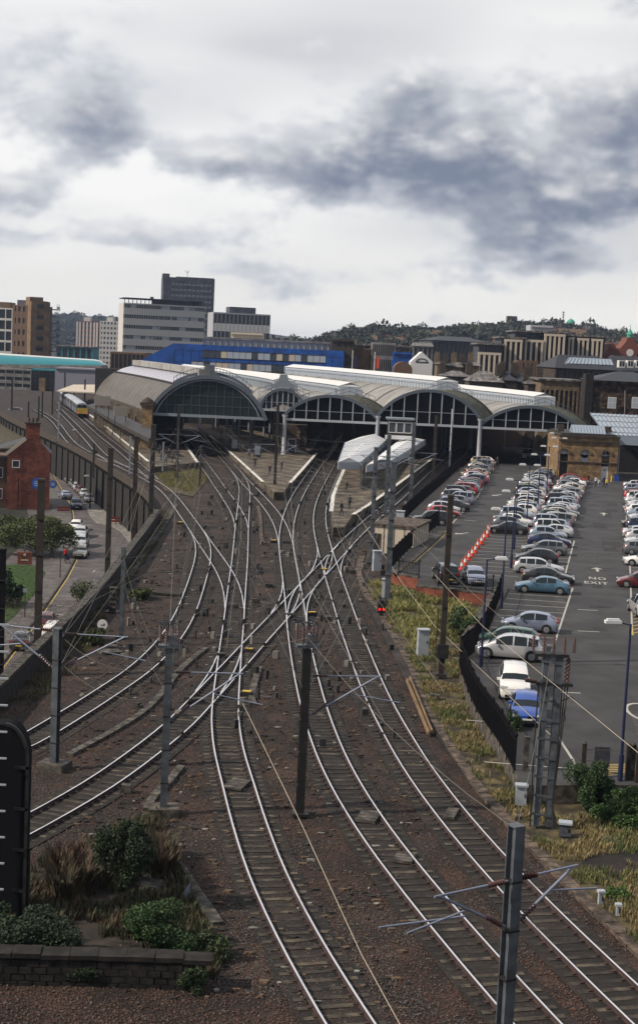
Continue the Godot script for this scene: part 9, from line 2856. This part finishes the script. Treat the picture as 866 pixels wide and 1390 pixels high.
	ground_poly(s, corner, -0.14)
	structure(s, "weedy_soil", M.soil)
	tufts("straw_weeds", "brown and olive weeds in the bottom left corner", spots_in(corner, 5600, -0.14, nz, -0.15), 0.2, 0.6, [Color(0.055, 0.048, 0.022), Color(0.038, 0.048, 0.018), Color(0.065, 0.045, 0.026)])  # weed colours darkened to carry the shade of this corner
	tufts("russet_stalks", "tall reddish dry stalks left of the tall dark bush", spots_in(PackedVector2Array([Vector2(-9.72, -55.96), Vector2(-8.86, -56.92), Vector2(-7.91, -54.58), Vector2(-8.36, -52.26), Vector2(-9.29, -52.88)]), 420, -0.14, nz, -1.0), 0.7, 1.5, [Color(0.06, 0.034, 0.022), Color(0.05, 0.042, 0.02)])  # stalk colours lowered for the corner shade
	tufts("russet_stalks", "tall reddish dry stalks between the tall dark bush and the grey trough", spots_in(PackedVector2Array([Vector2(-6.16, -57.72), Vector2(-5.57, -58.68), Vector2(-5.06, -55.75), Vector2(-5.54, -54.88)]), 260, -0.14, nz, -1.0), 0.8, 1.4, [Color(0.06, 0.034, 0.022), Color(0.045, 0.04, 0.02)])  # same shade put into these stalk colours
	shrub("tall_bush", "tall dark green bush in the bottom left corner", "bush", rail_point(172, 1205), Vector3(1.35, 3.0, 1.2), 15000, 0.085, Color(0.016, 0.030, 0.011), 0.0, 4)  # leaf colour darkened, the corner shade is painted into it
	shrub("round_bush", "bright green rounded bush right of the broken slab at the bottom", "bush", rail_point(213, 1296), Vector3(1.45, 1.9, 1.3), 15000, 0.075, Color(0.026, 0.060, 0.016), 0.0, 5)  # green lowered as well to hold the corner shade
	shrub("low_bush", "sprawling grey-green bush at the far bottom left", "bush", rail_point(55, 1300), Vector3(1.9, 1.9, 1.3), 13000, 0.08, Color(0.02, 0.036, 0.018), 0.0, 6)  # corner shade put into this leaf colour too
	shrub("low_bush", "small pale green bush right of the bright rounded one", "bush", rail_point(285, 1300), Vector3(0.8, 1.0, 0.8), 2400, 0.1, Color(0.04, 0.06, 0.025), 0.0, 7)
	shrub("low_bush", "dark green bush below the black signal casing", "bush", rail_point(5, 1275), Vector3(1.2, 1.4, 1.0), 3000, 0.12, Color(0.02, 0.04, 0.015), 0.0, 8)
	shrub("edge_bush", "dark green bush at the near edge of the car park, before the grey board", "bush", rail_point(803, 1098), Vector3(1.4, 2.5, 1.2), 13000, 0.085, Color(0.028, 0.06, 0.02), 0.0, 9)
	shrub("edge_bush", "lighter spreading bush at the right edge below the lamp post", "bush", rail_point(850, 1118), Vector3(1.9, 1.8, 1.3), 13000, 0.085, Color(0.04, 0.085, 0.022), 0.0, 10)
	shrub("fence_bush", "dark bush growing through the spiked fence above the corner post", "bush", rail_point(690, 1010), Vector3(1.0, 2.0, 1.4), 3600, 0.12, Color(0.028, 0.055, 0.018), 0.0, 11)
	shrub("fence_bush", "green bush inside the bend of the spiked fence", "bush", rail_point(628, 862), Vector3(1.3, 2.2, 2.2), 4200, 0.14, Color(0.035, 0.065, 0.02), 0.0, 12)
	shrub("wall_ivy", "dark ivy spilling over the coping of the bottom left wall", "ivy", rail_point(120, 1335), Vector3(1.0, 0.9, 0.5), 6000, 0.07, Color(0.02, 0.036, 0.014), 0.0, 31)
	shrub("wall_ivy", "thin creeper at the right end of the bottom left wall", "ivy", rail_point(262, 1345), Vector3(0.6, 1.0, 0.5), 3500, 0.07, Color(0.024, 0.045, 0.016), 0.0, 32)
	shrub("small_bush", "small bright green clump near the bottom right cable route", "bush", rail_point(835, 1222), Vector3(0.6, 0.6, 0.6), 1500, 0.08, Color(0.05, 0.10, 0.02), 0.0, 13)
	shrub("parapet_shrub", "feathery shrub growing up outside the parapet over the street", "shrub", Vector3(-18.9, -2.2, -120.0), Vector3(1.3, 3.4, 2.6), 2600, 0.13, Color(0.045, 0.062, 0.022), 0.0, 14)
	shrub("parapet_shrub", "smaller shrub outside the parapet, lower down the street", "shrub", Vector3(-18.3, -3.6, -108.0), Vector3(0.7, 3.2, 1.6), 900, 0.13, Color(0.04, 0.055, 0.022), 0.0, 15)
	shrub("weed_bush", "olive bush among the weeds beside the round white disc", "bush", rail_point(128, 872), Vector3(1.0, 1.1, 1.4), 2400, 0.12, Color(0.05, 0.06, 0.022), 0.0, 16)
	shrub("weed_bush", "yellow-green bush on the slope right of the short grey mast", "bush", rail_point(190, 812), Vector3(1.1, 1.0, 1.8), 2400, 0.14, Color(0.06, 0.075, 0.022), 0.0, 17)
	shrub("street_tree", "broad green tree on the pavement below the red brick pub", "tree", Vector3(-35.65, -7, -185.75), Vector3(5.4, 4.8, 4.8), 22000, 0.2, Color(0.075, 0.095, 0.03), 0.7, 18)
	shrub("street_tree", "smaller tree close behind the broad one, under the pub wall", "tree", Vector3(-39.66, -7, -191.39), Vector3(3.6, 4.2, 3.2), 9000, 0.2, Color(0.055, 0.075, 0.025), 0.6, 19)
	shrub("garden_bush", "dark green bush at the left edge of the lawn", "bush", Vector3(-31.77, -7, -148.88), Vector3(2.2, 3.4, 2.6), 6000, 0.2, Color(0.022, 0.048, 0.016), 0.3, 20)
	shrub("viaduct_ivy", "dark green ivy clump hanging on the viaduct above the row of cars", "ivy", Vector3(-42.1, -6, -264.8) + Vector3(1.2, 2.0, -1.0), Vector3(2.2, 5.0, 2.0), 5000, 0.25, Color(0.022, 0.042, 0.016), 0.0, 21)
	shrub("viaduct_ivy", "green shrub growing at the top of the viaduct near the brown masts", "shrub", Vector3(-37.4, -4, -252.6), Vector3(2.0, 4.0, 1.6), 4200, 0.25, Color(0.03, 0.055, 0.018), 0.0, 22)
	var xf := []
	var cols := []
	while xf.size() < 150000:
		var d := 41.0 + 75.0 * pow(rng.randf(), 1.35)
		var x := rng.randf_range(-0.235, 0.235) * d
		if nz.get_noise_2d(x * 6.0, d * 6.0) < -0.35 and rng.randf() < 0.6: continue
		var sz := rng.randf_range(0.022, 0.05)
		xf.append(Transform3D(Basis(Vector3(rng.randf_range(-1, 1), rng.randf_range(-1, 1), rng.randf_range(-1, 1)).normalized(), rng.randf() * TAU).scaled(Vector3(sz, sz * 0.8, sz)), Vector3(x, -0.214 + rng.randf() * 0.034, -d)))
		var k := rng.randf_range(0.45, 1.35)
		var fresh := nz.get_noise_2d(x * 2.2 + 90.0, d * 2.2) > 0.12
		var tone := Color(0.092, 0.053, 0.041) if rng.randf() < (0.35 if fresh else 0.85) else Color(0.10, 0.09, 0.085)
		cols.append(Color(tone.r * k, tone.g * k, tone.b * k))
	var o := scatter("ballast_stones", stone_mesh(), M.stone, xf, cols)
	tag(o, "loose reddish brown ballast stones around the near tracks", "gravel")
	xf = []
	cols = []
	for i in 4200:
		var d := 45.0 + 190.0 * rng.randf()
		var x := rng.randf_range(-0.16, 0.08) * d
		if x < -16.0: continue
		var b := Basis(Vector3.UP, rng.randf() * TAU).scaled(Vector3(rng.randf_range(0.04, 0.32), rng.randf_range(0.03, 0.1), rng.randf_range(0.04, 0.14)))
		xf.append(Transform3D(b, Vector3(x, -0.17, -d)))
		var k := rng.randf()
		cols.append(Color(0.26, 0.25, 0.23) if k < 0.09 else (Color(0.02, 0.02, 0.02) if k < 0.6 else Color(0.11, 0.075, 0.05)))
	for i in 420:
		var d := 75.0 + 150.0 * rng.randf()
		var x := rng.randf_range(-0.13, 0.06) * d
		if x < -15.0: continue
		var h := rng.randf_range(0.15, 0.6)
		xf.append(Transform3D(Basis(Vector3.UP, rng.randf() * TAU).scaled(Vector3(rng.randf_range(0.08, 0.4), h, rng.randf_range(0.08, 0.4))), Vector3(x, -0.2 + h / 2.0, -d)))
		cols.append(Color(0.03, 0.03, 0.032) if rng.randf() < 0.7 else Color(0.16, 0.15, 0.14))
	var lb := BoxMesh.new()
	lb.size = Vector3.ONE
	tag(scatter("litter", lb, M.stone, xf, cols), "scraps of wood, stone and litter lying between the tracks", "litter")
